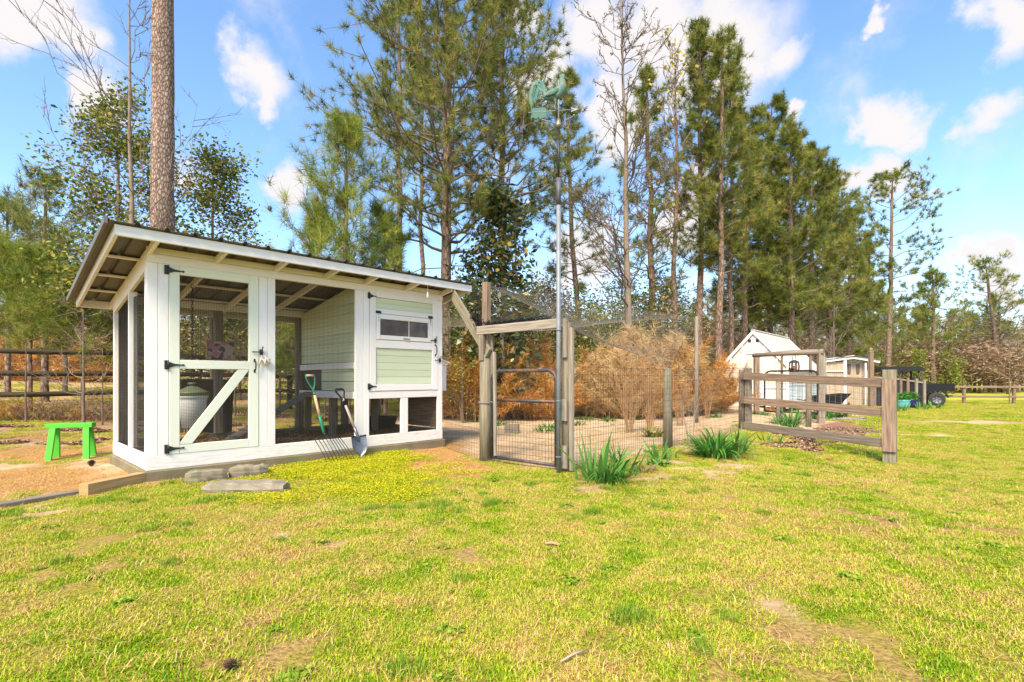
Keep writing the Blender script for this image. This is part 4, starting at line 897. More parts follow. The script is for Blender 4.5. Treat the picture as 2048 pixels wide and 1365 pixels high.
wire_grid(lambda a, b: ga + gd * a + Z3 * (zg + b), .02, (gb_ - ga).length - .02, .03, .79, .05, .075, .0024, 'gate_mesh', MT['darkwire'], gate)
MB().beam(ga + gd * .095 - gs * .035 + Z3 * (zg + .05), ga + gd * .075 - gs * .035 + Z3 * (zg + 1.45), .042, .03, gd, .002).build('gate_batten', MT['palewood'], gate)
m = MB()
for z in (.22, .95): m.tube([gb_ + Z3 * (zg + z), gb_ + gd * .10 + Z3 * (zg + z)], .014, 8)
m.build('gate_hinge', MT['rust'], gate); tag(bpy.data.objects['gate_hinge'], kind='stuff')
ch_ = MB(); cpts = [PA + Vector((math.cos(t), math.sin(t), 0)) * .093 + Z3 * (.80 + .01 * math.sin(t)) for t in np.linspace(2.6, 5.6, 16)] + [ga + Z3 * .82 - gs * .03, ga + gd * .04 - gs * .03 + Z3 * .80]
for p, q in zip(cpts, cpts[1:]): ch_.tube([p, (p + q) / 2 + Z3 * .004, q], [.004, .007, .004], 5)
tag(ch_.build('gate_chain', MT['galv'], None, loc=PA + Z3 * .8), 'galvanised chain looped round the gate post', 'chain')
# pole + weathervane
pp = Vector((.552, 5.935, 0)); gpz = ground_z(pp.x, pp.y)
pole = thing('weathervane_pole', (pp.x, pp.y, gpz), 'tall galvanised pole strapped to the gate post carrying a rooster weathervane', 'pole')
MB().tube([pp + Z3 * (gpz - .03), pp + Z3 * 3.24], .0265, 14).build('pole', MT['galv'], pole)
MB().tube([pp + Z3 * 3.18, pp + Z3 * 3.50], .0285, 14).build('coupling', surf('dark_coupling', (.05, .04, .05), (.12, .12, .14), rough=.5, bump=.1), pole)
MB().tube([pp + Z3 * 3.50, pp + Z3 * 4.07], .0115, 10).build('rod', MT['black'], pole)
for z in (1.70, .86, .20): MB().tube([pp + Vector((math.cos(t) * .032, math.sin(t) * .032, z)) for t in np.linspace(0, 6.283, 13)], .006, 6).build('strap', MT['galv'], pole)
def rooster(P, s, parent, mats, tailmat=None, legs=True):
    """P(x,y,z) maps rooster coords (x forward, z up, origin at feet, size about 1 tall) to the world"""
    m = MB(); sq = (1, 1)
    def tb(pts, rad, flat=.55, n=10):
        # tube flattened across y
        n0 = len(m.v); k = len(pts)
        for i, p in enumerate(pts):
            a = pts[min(i + 1, k - 1)]; b = pts[max(i - 1, 0)]; tx, tz = a[0] - b[0], a[1] - b[1]; l_ = math.hypot(tx, tz) or 1; nx_, nz_ = -tz / l_, tx / l_
            for j in range(n): an = 6.283 * j / n; m.v.append(P((p[0] + nx_ * math.cos(an) * rad[i]) * s, math.sin(an) * rad[i] * flat * s + (p[2] if len(p) > 2 else 0) * s, (p[1] + nz_ * math.cos(an) * rad[i]) * s))
        for i in range(k - 1):
            for j in range(n): q = n0 + i * n; j2 = (j + 1) % n; m.face((q + j, q + j2, q + n + j2, q + n + j), None, True)
        m.face([n0 + j for j in range(n)]); m.face([n0 + (k - 1) * n + j for j in range(n - 1, -1, -1)])
    tb([(-.30, .42), (-.22, .42), (-.08, .42), (.08, .47), (.20, .57), (.25, .68), (.24, .80), (.225, .90), (.23, .945)], [.02, .10, .15, .17, .155, .125, .09, .07, .035], .7, 12)
    body = m.build('body', mats[0], parent)
    m = MB(); tb([(.20, .90), (.25, .915), (.30, .905)], [.05, .058, .03], .8); m.build('head', mats[0], parent)
    m = MB(); tb([(.29, .905), (.33, .895), (.37, .88)], [.028, .02, .003], .8, 6); m.build('beak', mats[2], parent)
    m = MB(); m.prism([P(x * s, -.008 * s, z * s) for x, z in ((.17, .93), (.30, .95), (.31, 1.0), (.28, .985), (.265, 1.03), (.24, .99), (.21, 1.04), (.195, .985), (.16, 1.01))], P(0, .016 * s, 0) - P(0, 0, 0)); m.build('comb', mats[1], parent)
    m = MB(); tb([(.30, .875), (.305, .84), (.30, .80)], [.012, .026, .01], .5, 6); m.build('wattle', mats[1], parent)
    m = MB(); tb([(.14, .55, .10), (.0, .47, .135), (-.14, .43, .12), (-.24, .41, .07)], [.05, .09, .07, .02], .3, 8); tb([(.14, .55, -.10), (.0, .47, -.135), (-.14, .43, -.12), (-.24, .41, -.07)], [.05, .09, .07, .02], .3, 8); tag(m.build('wing', mats[0], parent), kind='stuff')
    for k, (h, e, dz) in enumerate(((.86, -.62, .10), (.80, -.58, .18), (.74, -.52, .26), (.68, -.47, .33), (.62, -.42, .36), (.56, -.37, .36), (.80, -.66, .22))):
        m = MB(); y = .02 * ((k % 3) - 1); m_ = []
        x0 = -.22; tb([(x0, .42, y), (x0 - .05, h * .82, y), (x0 - .17 - .02 * k % 3, h, y), (e * .92, h * .86, y), (e, max(dz + .1, h * .55), y), (e * 1.0, dz, y)], [.04, .05, .05, .045, .036, .008], .35, 8); m.build('tail_feather', mats[3], parent)
    if legs:
        for y in (-.05, .05):
            m = MB(); tb([(.02, .36, y), (.05, .27, y), (.06, .2, y), (.045, .1, y), (.05, .01, y)], [.075, .05, .022, .016, .016], 1, 8)
            for an in (-.5, 0, .5): m.tube([P(.05 * s, y * s, .012 * s), P((.05 + .10 * math.cos(an)) * s, (y + .10 * math.sin(an)) * s, .004 * s)], [.012 * s, .006 * s], 5)
            tag(m.build('leg', mats[2], parent), kind='stuff')
va = Vector((.99, -.13, 0)).normalized(); vb = Vector((-va.y, va.x, 0))
vane = thing('rooster_weathervane', pp + Z3 * 4.07, 'verdigris copper rooster weathervane with arrow on top of the pole', 'weathervane')
vz = 4.30
MB().tube([pp + Z3 * 4.072, pp + Z3 * (vz + .36)], .010, 8).build('spindle', MT['galv'], vane)
m = MB(); m.lathe([(.02, 4.08), (.045, 4.10), (.05, 4.13), (.03, 4.16), (.02, 4.2)], pp, 14); m.ball(pp + Z3 * 4.155, .034, 10, 6); tag(m.build('bearing', surf('aged_copper', (.25, .14, .08), (.16, .2, .15), metal=.5, rough=.5), vane), kind='stuff')
for k in range(4):
    an = .6 + k * math.pi / 2; d = Vector((math.cos(an), math.sin(an), 0)); m = MB(); m.tube([pp + Z3 * 4.12, pp + Z3 * 4.13 + d * .1, pp + Z3 * 4.12 + d * .27], .006, 6)
    m.build('direction_arm', MT['galv'], vane)
    m = MB(); m.ball(pp + Z3 * 4.12 + d * .275, .016, 8, 6); m.build('arm_finial', MT['patina'], vane)
ar0, ar1 = pp + Z3 * vz - va * .36, pp + Z3 * vz + va * .18
MB().tube([ar0, ar1], .007, 8).build('arrow_shaft', MT['galv'], vane)
m = MB(); m.prism([pp + Z3 * (vz + z) + va * x - vb * .004 for x, z in ((.14, -.028), (.24, 0), (.14, .028), (.16, 0))], vb * .008); m.build('arrow_head', MT['galv'], vane)
m = MB(); m.prism([pp + Z3 * (vz + z) + va * x - vb * .004 for x, z in ((-.335, .045), (-.315, 0), (-.335, -.075), (-.30, -.06), (-.27, -.08), (-.235, -.062), (-.20, -.08), (-.15, -.07), (-.145, 0), (-.15, .045))], vb * .008); m.build('arrow_fletching', MT['patina'], vane)
ro = pp + Z3 * (vz + .0) - va * .06
rooster(lambda x, y, z: ro + va * x + vb * y + Z3 * z, .425, vane, (MT['patina'],) * 4)
# rolled black netting on the crossbeam
random.seed(8); m = MB(); base = [PA - gd * .28 - gs * .0 + Z3 * 2.05, PA - gd * .12 + Z3 * 1.90, PA + Z3 * 1.875 + gs * .0 + gd * .1, PA + gd * .55 + Z3 * 1.885, PB - gd * .12 + Z3 * 1.875]
for k in range(150):
    a = random.random() * 3.4; pts = []
    for j in range(5):
        t = min(3.99, a + j * .15); i = int(t); p = base[i].lerp(base[i + 1], t - i); r_ = .065 if t < 2 else .04
        pts.append(p + Vector((random.gauss(0, r_ * .6), random.gauss(0, r_ * .6), random.gauss(0, r_ * .55))))
    m.tube(pts, .0035, 4, False)
tag(m.build('rolled_netting', MT['blackplastic'], None, loc=PA + Z3 * 1.86), 'bundle of black plastic netting rolled along the gate crossbeam', 'netting')

# ------------------------------------------------------------------ garden fences
PC = Vector((2.55, 8.2, 0)); PD = Vector((4.87, 10.6, 0)); PE = Vector((6.03, 8.0, 0))
def fence_wire(pa, pb, h, name, parent, mat=None, su=.05, sv=.1, r=.0014, z0=.0):
    za, zb = ground_z(pa.x, pa.y), ground_z(pb.x, pb.y); ln = (pb - pa).length
    return wire_grid(lambda a, b: Vector((pa.x + (pb.x - pa.x) * a / ln, pa.y + (pb.y - pa.y) * a / ln, za + (zb - za) * a / ln + b)), 0, ln, z0, h, su, sv, r, name, mat or MT['wire'], parent)
wf = thing('wire_fence', (PC.x, PC.y, ground_z(PC.x, PC.y)), 'welded wire fence on round treated posts along the garden bed', 'fence')
rpost(PC, 1.30, .073, MT['post'], 'post', wf); rpost(PD, 1.335, .07, MT['greywood'], 'post', wf)
wv = (PC - PB).normalized(); fo = Vector((wv.y, -wv.x, 0)) * .085
fence_wire(PB + fo * 0 + wv * .1, PC + fo, 1.28, 'wire_mesh', wf, su=.06, sv=.1, r=.0022); fence_wire(PC + fo, PD + fo, 1.28, 'wire_mesh', wf, su=.06, sv=.1, r=.0022)
ce = CP(4.14, .03, 0); ce.z = 0; fence_wire(ce, PA - gd * .08, .95, 'wire_mesh', wf, su=.06, sv=.1, r=.0022)
# three-board fence with the big square corner post
rf = thing('board_fence', (PE.x, PE.y, ground_z(PE.x, PE.y)), 'three-board reddish timber fence panel with a thick square corner post', 'fence')
ge, gd0 = ground_z(PE.x, PE.y), ground_z(PD.x, PD.y)
ed_ = (PE - PD).normalized(); es = Vector((-ed_.y, ed_.x, 0))
if es.y > 0: es = -es
MB().beam(PE + Z3 * (ge - .05), PE + Z3 * (ge + 1.49), .175, .15, Vector((.73, -.68, 0)), .006).build('corner_post', MT['mosswood'], rf)
fc = Vector((-.68, -.73, 0)).normalized()
MB().beam(PE + fc * .096 + Z3 * (ge + .19), PE + fc * .096 + Z3 * (ge + 1.335), .185, .036, Vector((.73, -.68, 0)), .004).build('post_facing_board', MT['redwood'], rf)
MB().beam(PD + ed_ * .16 + Z3 * (gd0 - .05), PD + ed_ * .16 + Z3 * (gd0 + 1.27), .10, .10, ed_, .004).build('intermediate_post', MT['greywood'], rf)
for (ya, yb, h_) in ((752, 767, .148), (800, 825, .145), (850, 886, .145)):
    pa_ = PD + ed_ * .05 - es * .0; pb_ = PE - ed_ * .03
    za = CAMH - (ya - HYP) / FPX * pa_.y; zb = CAMH - (yb - HYP) / FPX * pb_.y
    MB().beam(Vector((pa_.x, pa_.y, za)) + es * .094, Vector((pb_.x, pb_.y, zb)) + es * .094, .036, h_, es, .004).build('rail', MT['redwood'] if ya < 840 else MT['greywood'], rf)
w_ = wire_grid(lambda a, b: PD + es * .065 + ed_ * a + Z3 * (gd0 + (ge - gd0) * a / (PE - PD).length + b), .1, (PE - PD).length - .12, .02, 1.27, .10, .10, .0024, 'wire_mesh', MT['galv'], rf)
# bird netting over the run
S1 = Vector(atd(1393, 636, 13.0)); S2 = Vector((-1.2, 14.5, 2.4))
def net(Aq, Bq, Cq, Dq, nu, nv, sag, name, label):
    m = MB(); rr_ = .0016
    def Q(a, b):
        p = Aq.lerp(Bq, a).lerp(Dq.lerp(Cq, a), b); s_ = sag * 16 * a * (1 - a) * b * (1 - b) + .05 * math.sin(a * 9) * math.sin(b * 7) * (a * (1 - a) * b * (1 - b)) * 16
        return p - Z3 * s_
    def line(pts):
        m.tube(pts, rr_, 3, False)
    for i in range(nu + 1): line([Q(i / nu, j / 10) for j in range(11)])
    for i in range(nv + 1): line([Q(j / 10, i / nv) for j in range(11)])
    return tag(m.build(name, surf('net_' + name, (.20, .18, .15), (.27, .24, .2), rough=.8, bump=0), None, loc=Aq), label, 'netting')
At, Bt, Ct = PA + Z3 * 2.44 + gs * .07, PB + Z3 * 1.78 + gs * .05, PC + Z3 * 1.30
net(At, Bt, Ct, S1, 36, 74, .25, 'bird_netting', 'sagging grey bird netting stretched from the gate arch over the chicken run')
net(CP(4.45, -.30, 2.56), At, S1, CP(4.44, 2.1, 2.12), 24, 64, .35, 'bird_netting', 'grey bird netting hanging between the coop roof and the tall gate post')
for k, (p, top, lb) in enumerate(((S1, S1.z + .03, 'tall thin pole holding the netting behind the dry brush'),)):
    tag(rpost(Vector((p.x, p.y, 0)), top, .05, MT['palewood'], 'net_pole', None), lb, 'pole')
q = Vector((5.1, 14.2, 0))
# concrete-ish brick in the run
q = at(1024, 864); bk = Vector((q[0], q[1], ground_z(q[0], q[1]) + .09)); m = MB(); m.beam(bk - Vector((.15, -.02, 0)), bk + Vector((.15, -.02, 0)), .19, .19, None, .01); tag(m.build('block', MT['stone'], None, loc=(bk.x, bk.y, bk.z - .09)), 'tan masonry block on the sand behind the gate', 'block')

# ------------------------------------------------------------------ rail fence behind the coop on the left
rl = thing('pole_rail_fence', (-10.7, 10.5, ground_z(-10.7, 10.5)), 'dark mossy three-pole rail fence behind the coop', 'fence')
A0, A1 = Vector((-15.4, 5.3, 0)), Vector((-2.3, 19.9, 0)); fd = (A1 - A0).normalized(); random.seed(3)
nP = 7
for i in range(nP):
    p = A0.lerp(A1, i / (nP - 1) * 1.0); rpost(p, ground_z(p.x, p.y) + 1.62, .075, MT['mossrail'], 'post', rl)
for i in range(nP - 1):
    a, b = A0.lerp(A1, i / (nP - 1)), A0.lerp(A1, (i + 1) / (nP - 1)); ga_, gb2 = ground_z(a.x, a.y), ground_z(b.x, b.y)
    for k, z in enumerate((.57, 1.03, 1.49)):
        m = MB(); o_ = Vector((fd.y, -fd.x, 0)) * .11; p0 = a - fd * .15 + o_ + Z3 * (ga_ + z + random.uniform(-.03, .03)); p1 = b + fd * .15 + o_ + Z3 * (gb2 + z + random.uniform(-.03, .03))
        m.tube([p0, p0.lerp(p1, .33) - Z3 * .015, p0.lerp(p1, .66) + Z3 * .01, p1], [.06, .057, .055, .05], 9); m.build('rail', MT['mossrail'], rl)
# ------------------------------------------------------------------ vectorised plant helpers
def basis(D):
    D = D / np.maximum(np.linalg.norm(D, axis=-1, keepdims=True), 1e-9); ref = np.where(np.abs(D[..., 2:3]) > .9, np.array([1., 0, 0]), np.array([0, 0, 1.]))
    A = np.cross(D, ref); A /= np.maximum(np.linalg.norm(A, axis=-1, keepdims=True), 1e-9); return D, A, np.cross(A, D)
def twigs(P, Rd, ns=3):
    """P (n,k,3) polylines, Rd (n,k) radii -> triangles"""
    n, k, _ = P.shape; D = np.empty_like(P); D[:, 1:-1] = P[:, 2:] - P[:, :-2]; D[:, 0] = P[:, 1] - P[:, 0]; D[:, -1] = P[:, -1] - P[:, -2]
    _, A, B = basis(D); an = np.arange(ns) * 2 * np.pi / ns
    V = P[:, :, None] + (A[:, :, None] * np.cos(an)[None, None, :, None] + B[:, :, None] * np.sin(an)[None, None, :, None]) * Rd[:, :, None, None]
    V = V.reshape(-1, 3); idx = np.arange(n * k * ns).reshape(n, k, ns); a = idx[:, :-1]; b = idx[:, 1:]; a2 = np.roll(a, -1, 2); b2 = np.roll(b, -1, 2)
    T = np.concatenate([np.stack([a, b, b2], -1).reshape(-1, 3), np.stack([a, b2, a2], -1).reshape(-1, 3)]); return V, T
def needles(C, D, ln, wd, nk, r, spread=.85, droop=.0):
    """nk thin triangles bursting from each centre C along D"""
    n = len(C); E = r.normal(size=(n, nk, 3)) * spread + D[:, None]; E, A, B = basis(E); ph = r.random((n, nk, 1)) * 6.283
    s_ = A * np.cos(ph) + B * np.sin(ph); l_ = (ln[:, None] if np.ndim(ln) else ln) * (.7 + .6 * r.random((n, nk)))
    o = C[:, None] + D[:, None] * ((r.random((n, nk, 1)) - .6) * (np.mean(ln) * .6)); w_ = wd / 2
    tip = o + E * l_[..., None]; tip[..., 2] -= droop * l_
    V = np.stack([o - s_ * w_, o + s_ * w_, tip], 2).reshape(-1, 3); T = np.arange(n * nk * 3).reshape(-1, 3)
    base = r.random(n); a = np.repeat(np.clip(base[:, None] * .75 + .3 * r.random((n, nk)), 0, 1).ravel(), 3); return V, T, a
def leaves(C, ln, wd, r, nrm=None, flat=.6):
    n = len(C); D = r.normal(size=(n, 3)); D[:, 2] *= flat; D, A, B = basis(D); ph = r.random((n, 1)) * 6.283; s_ = A * np.cos(ph) + B * np.sin(ph)
    l_ = ln * (.6 + .8 * r.random((n, 1))); w_ = wd * (.6 + .8 * r.random((n, 1))) / 2
    V = np.stack([C, C + D * l_ * .5 + s_ * w_, C + D * l_, C + D * l_ * .5 - s_ * w_], 1).reshape(-1, 3); k = np.arange(n)[:, None] * 4
    return V, np.concatenate([k + [0, 1, 2], k + [0, 2, 3]]), np.repeat(r.random(n), 4)
def join(parts):
    V, T, A, o = [], [], [], 0
    for p in parts:
        V.append(p[0]); T.append(p[1] + o); A.append(p[2] if len(p) > 2 else np.zeros(len(p[0]))); o += len(p[0])
    return np.concatenate(V), np.concatenate(T), np.concatenate(A)

# ------------------------------------------------------------------ irises and lilies
def strap(m, b, hd, ln, wd, lean, bend, seg=5, twist=0):
    d = Vector((math.cos(hd), math.sin(hd), 0)); s_ = Vector((-math.sin(hd + twist), math.cos(hd + twist), 0)); pts, ws = [], []; p = Vector(b); a = lean
    prof = [.75, 1, 1, .9, .65, .04] if seg == 5 else [.6, .9, 1, 1, .9, .75, .5, .03]
    for k in range(seg + 1):
        pts.append(p.copy()); ws.append(wd * prof[k]); p = p + (d * math.sin(a) + Z3 * math.cos(a)) * (ln / seg); a += bend / seg
    m.ribbon(pts, ws, s_)
    return len(pts) * 2
def add_rnd(o, vals):
    a = o.data.attributes.new('rnd', 'FLOAT', 'POINT'); a.data.foreach_set('value', np.asarray(vals, np.float32))
def iris(p, n, h, spread, label, seed, wd=.036, group=None):
    random.seed(seed); p = Vector((p[0], p[1], ground_z(p[0], p[1]))); t = thing('iris_plant', p, label, 'plant', group)
    for k in range(n):
        an = random.random() * 6.283; rr_ = spread * math.sqrt(random.random()) * .5; b = p + Vector((math.cos(an) * rr_, math.sin(an) * rr_, -.02)); m = MB()
        le = random.uniform(.02, .8) * (rr_ / (spread * .5) * .8 + .2); nv = strap(m, b, an + random.uniform(-.4, .4), h * random.uniform(.55, 1.05), wd * random.uniform(.7, 1.15), le, (random.uniform(.0, .45) if random.random() < .8 else random.uniform(1.0, 2.0)), twist=random.uniform(-1.4, 1.4))
        o = m.build('leaf', IRIS, t); v = random.random(); add_rnd(o, [v * .7 + .3 * (i / nv) for i in range(nv)])
    return t
def lily(p, n, ln, spread, label, seed, wd=.018, cat='plant', mat=None, zoff=0, group=None):
    random.seed(seed); p = Vector((p[0], p[1], ground_z(p[0], p[1]) + zoff)); m = MB(); vals = []
    for k in range(n):
        an = random.random() * 6.283; rr_ = spread * math.sqrt(random.random()) * .5; b = p + Vector((math.cos(an) * rr_, math.sin(an) * rr_, -.02))
        nv = strap(m, b, an + random.uniform(-.5, .5), ln * random.uniform(.6, 1.1), wd * random.uniform(.7, 1.2), random.uniform(.05, .7), random.uniform(1.0, 2.3), seg=7, twist=random.uniform(-.3, .3)); v = random.random(); vals += [min(1, v * .7 + .25 * (i / nv)) for i in range(nv)]
    o = m.build('lily_plant', mat or LILY, None, loc=p); add_rnd(o, vals); return tag(o, label, cat, group)
iris(at(1190, 960), 34, .60, .42, 'large clump of sword-leaved iris beside the weathervane pole', 1, .052)
lily(at(1215, 965), 90, .50, .36, 'arching grassy lily leaves at the foot of the large iris', 2, .014)
iris(at(1245, 948), 20, .50, .30, 'smaller iris clump behind the large iris by the wire fence', 3, .036)
iris(at(1318, 920), 22, .36, .28, 'young iris clump at the base of the round fence post', 4, .034)
iris(at(1340, 915), 10, .2, .22, 'tiny iris sprouts right beside the round fence post', 14, .026)
lily(at(1430, 912), 190, .62, .50, 'mounded dark green daylily beside the timber fence post', 5, .026)
iris(at(1474, 902), 22, .50, .30, 'upright iris fan next to the mounded daylily', 6, .034)
iris(at(1532, 885), 7, .30, .2, 'few short iris leaves under the lowest fence board', 7, .03)
iris(at(1552, 890), 9, .30, .26, 'sparse iris leaves at the mulch edge under the fence', 8, .03)
iris(at(1585, 846), 26, .62, .7, 'wide iris clump in the mulched bed behind the board fence', 9, .05)
lily(at(1570, 850), 120, .45, .7, 'low dark leafy mound in the mulched bed', 10, .03)
lily(at(1640, 838), 150, .6, .9, 'dark green mound at the far end of the mulched bed', 11, .035)
iris(at(1690, 832), 18, .6, .6, 'iris leaves at the far side of the mulched bed', 12, .05)
lily(at(1287, 942), 60, .22, .25, 'withered brown seedling beside the sand patch', 15, .012, mat=DRYBR)
lily(at(1315, 930), 60, .16, .22, 'small leafy green weed beside the sand patch', 16, .03)
for k, (px, py) in enumerate(((1150, 850), (1130, 848), (1170, 840), (1265, 838), (1090, 862), (1100, 855), (1215, 842), (1500, 828), (1430, 835), (1000, 850), (950, 842), (1525, 830))):
    lily(at(px, py), 70, .22, .5, 'low green weed clump on the sandy run floor', 40 + k, .02, cat='weed', group='weeds in the chicken run')
q = at(1245, 850); lily((q[0], q[1] * .78), 46, .34, .25, 'yellow-green leafy sprig growing against the wire fence', 60, .045, mat=SPRING)

# ------------------------------------------------------------------ dry brush in the run
def brush_proto(seed, mat, ns=56, nf=4200, stemmat=None):
    r = np.random.default_rng(seed); t = thing('dry_brush', (0, 0, 0), 'x', 'brush', 'dead brush filling the chicken run')
    an = r.random(ns) * 6.283; lean = .06 + .50 * r.random(ns); hh = (1.0 - .62 * ((lean - .06) / .50) ** 1.6) * (.72 + .3 * r.random(ns)); k = np.linspace(0, 1, 6)
    d = np.stack([np.cos(an), np.sin(an)], -1); b0 = d * (.05 + .30 * r.random((ns, 1)))
    P = np.zeros((ns, 6, 3)); P[:, :, :2] = b0[:, None] + d[:, None] * (lean[:, None] * k[None] ** 1.5)[..., None] * .9 + r.normal(size=(ns, 6, 2)) * .012 * k[None, :, None]; P[:, :, 2] = hh[:, None] * k[None] * (1 - .12 * k[None] * lean[:, None]) - .02; P[:, -1, 2] -= .05 * lean
    V, T = twigs(P, np.outer(np.ones(ns), np.linspace(.0042, .0012, 6))); tri_mesh('stems', V, T, stemmat or MT['stem'], t)
    i = r.integers(0, ns, nf); u = .12 + .88 * r.random(nf) ** .7; j = np.minimum((u * 5).astype(int), 4); f_ = (u * 5 - j)[:, None]; C = P[i, j] * (1 - f_) + P[i, j + 1] * f_
    D = np.stack([np.cos(an[i]) * .5, np.sin(an[i]) * .5, np.full(nf, .8)], -1)
    V, T, a = needles(C, D, .095, .0048, 4, r, 1.0, .15); o = tri_mesh('foliage', V, T, mat, t, attr=a); tag(o, kind='stuff'); return t
BRUSHT = leafmat('tan_dead_grass', [(0, (.34, .19, .07)), (.5, (.60, .40, .18)), (1, (.74, .58, .32))], trans=.3, rough=.9, spec=.05)
bpO = [brush_proto(k, BRUSH) for k in range(2)]; bpT = [brush_proto(10 + k, BRUSHT, 60, 4200) for k in range(2)]
random.seed(21)
def put_brush(px, d, h, kind, label, wscale=1.0):
    src = (bpO if kind == 'o' else bpT)[random.randrange(2)]; x = (px - CXP) / FPX * d; o = src if not src.get('used') else None
    d = d + 2.2; h = h * random.uniform(.75, 1.3); wscale = wscale * random.uniform(.9, 1.25); z = ground_z(x, d); s_ = (h * wscale, h * wscale, h)
    if not src.get('used'): src['used'] = 1; src.location = (x, d, z); src.scale = s_; src.rotation_euler.z = random.random() * 6; src['label'] = label; return src
    return tree_copy(src, (x, d, z), random.random() * 6, s_, label)
LO, LT = 'orange-brown clump of feathery dead stalks in the chicken run', 'tan clump of fine dead grass stalks heaped in the chicken run'
for px, d, h in ((905, 12.5, 2.0), (930, 12.0, 1.9), (955, 13.5, 2.2), (900, 14.5, 2.3), (985, 13.2, 1.7), (1010, 12.6, 1.8), (1035, 13.5, 2.3), (1060, 12.4, 2.0), (1085, 13.2, 2.2), (1105, 12.2, 1.9), (1140, 13.5, 2.0), (1165, 14.5, 2.1), (1130, 15, 2.2), (1310, 12.6, 1.7), (1350, 12.8, 1.6), (930, 15, 2.4), (1000, 15.5, 2.2), (1060, 16, 2.6)):
    kd = 't' if int(px + 10 * d) % 4 == 0 else 'o'; put_brush(px, d, h, kd, LO if kd == 'o' else LT, 1.0)
for px, d, h in ((1190, 13.5, 1.9), (1220, 14.2, 2.3), (1250, 15.0, 2.6), (1280, 14.5, 2.5), (1310, 15.2, 2.7), (1340, 14.6, 2.4), (1370, 15, 2.4), (1400, 14.5, 2.1), (1425, 15.2, 2.1), (1450, 15.8, 1.9), (1330, 13.4, 1.9), (1390, 13.6, 1.8), (1265, 13.2, 1.9), (1430, 14.2, 1.7), (1475, 16.5, 1.8), (1240, 17, 2.6), (1300, 17.5, 2.9), (1350, 18, 2.7), (1200, 16.5, 2.3), (1465, 14.8, 1.5)):
    kd = 'o' if int(px + 10 * d) % 4 == 0 else 't'; put_brush(px, d, h, kd, LO if kd == 'o' else LT, 1.05)
for o in bpO + bpT:
    if o.get('used'): del o['used']
def strip(o):
    if 'used' in o: del o['used']
for o in COL.objects: strip(o)
# leafless canes nearer the fence
def canes(px, py, n, h, sp, seed, label, mat=None):
    r = np.random.default_rng(seed); q = at(px, py); an = r.random(n) * 6.283; k = np.linspace(0, 1, 6); d = np.stack([np.cos(an), np.sin(an)], -1); P = np.zeros((n, 6, 3)); le = sp * r.random(n)
    P[:, :, :2] = d[:, None] * (.05 + le[:, None] * k ** 1.6)[..., None] + r.normal(size=(n, 6, 2)) * .015 * k[None, :, None]; P[:, :, 2] = (h * (.5 + .55 * r.random(n)))[:, None] * k - .03
    Q = []
    for i in range(n):
        for _ in range(4):
            t = r.uniform(.35, .9); j = int(t * 5); s0 = P[i, j] * (1 - (t * 5 - j)) + P[i, j + 1] * (t * 5 - j); e = r.normal(size=3) * [.5, .5, .2] + [0, 0, .7]; e /= np.linalg.norm(e); Q.append([s0 + e * h * .2 * u for u in (0, .25, .5, .75, 1, 1.15)])
    V, T = twigs(np.concatenate([P, np.array(Q)]), np.concatenate([np.outer(np.ones(n), np.linspace(.006, .002, 6)), np.full((len(Q), 6), .002)]))
    z = ground_z(q[0], q[1]); return tag(tri_mesh('cane_shrub', V + np.array([q[0], q[1], z]), T, mat or MT['stem'], None, (q[0], q[1], z)), label, 'shrub')
canes(1258, 865, 34, 1.7, .45, 1, 'leafless reddish cane shrub behind the wire fence, nearest the gate')
canes(1300, 862, 30, 1.8, .4, 2, 'leafless reddish cane shrub behind the round fence post')
canes(1382, 892, 7, 1.1, .3, 3, 'thin pale leafless shrub against the wire fence', MT['paletwig'])
canes(1360, 850, 26, 1.6, .4, 4, 'leafless cane shrub in front of the tan brush heap')
canes(920, 840, 12, .9, .4, 5, 'small leafless shrub between the coop and the gate post')
canes(1415, 838, 24, 1.5, .4, 6, 'leafless cane shrub beside the fallen logs')
# logs lying in the run
for k, (a, b, r_, lb) in enumerate((((1398, 815), (1428, 825), .09, 'pale split log lying among the dry canes'), ((1432, 815), (1450, 818), .13, 'dark stump log beside the pale split log'))):
    p, q = Vector(at(*a)), Vector(at(*b)); p.z = ground_z(p.x, p.y) + r_; q.z = ground_z(q.x, q.y) + r_; tag(MB().tube([p, q], [r_, r_ * .9], 10).build('log', MT['palebark'] if k == 0 else MT['twig'], None, loc=p - Z3 * r_), lb, 'log')

# ------------------------------------------------------------------ greenhouse
gc = Vector(((1507 - CXP) / FPX * 22, 22, 0)); gg = ground_z(gc.x, gc.y); gh = thing('greenhouse', (gc.x, gc.y, gg), 'small white-framed greenhouse with translucent panels and steep gable roof', 'greenhouse')
HWd, LNG, EV, AP = 1.35, 5.4, 1.72, 3.25
def GP(a, b, z): return Vector((gc.x, gc.y, 0)) + U3 * a - V3 * b + Z3 * z          # b: to the right (towards the camera side)
for b in (-HWd, HWd): 
    for a in (0, LNG): MB().beam(GP(a, b, gg - .03), GP(a, b, EV), .10, .10, U3).build('corner_post', MT['white'], gh)
for a, nm in ((-.06, 'front'), (LNG + .06, 'back')):
    for s_ in (-1, 1): MB().beam(GP(a, s_ * (HWd + .12), EV - .09), GP(a, 0, AP), .05, .12, U3).build('rake_board', MT['white'], gh)
MB().beam(GP(0, -HWd, .82), GP(0, HWd, .82), .06, .09, U3).build('rail', MT['white'], gh)
MB().beam(GP(0, -.55, 2.45), GP(0, .55, 2.45), .06, .10, U3).build('rail', MT['white'], gh)
for b, zt in ((-.95, 2.12), (-.45, 2.68), (.45, 2.68), (.95, 2.12)): MB().beam(GP(0, b, gg), GP(0, b, zt), .07, .06, V3).build('stud', MT['white'], gh)
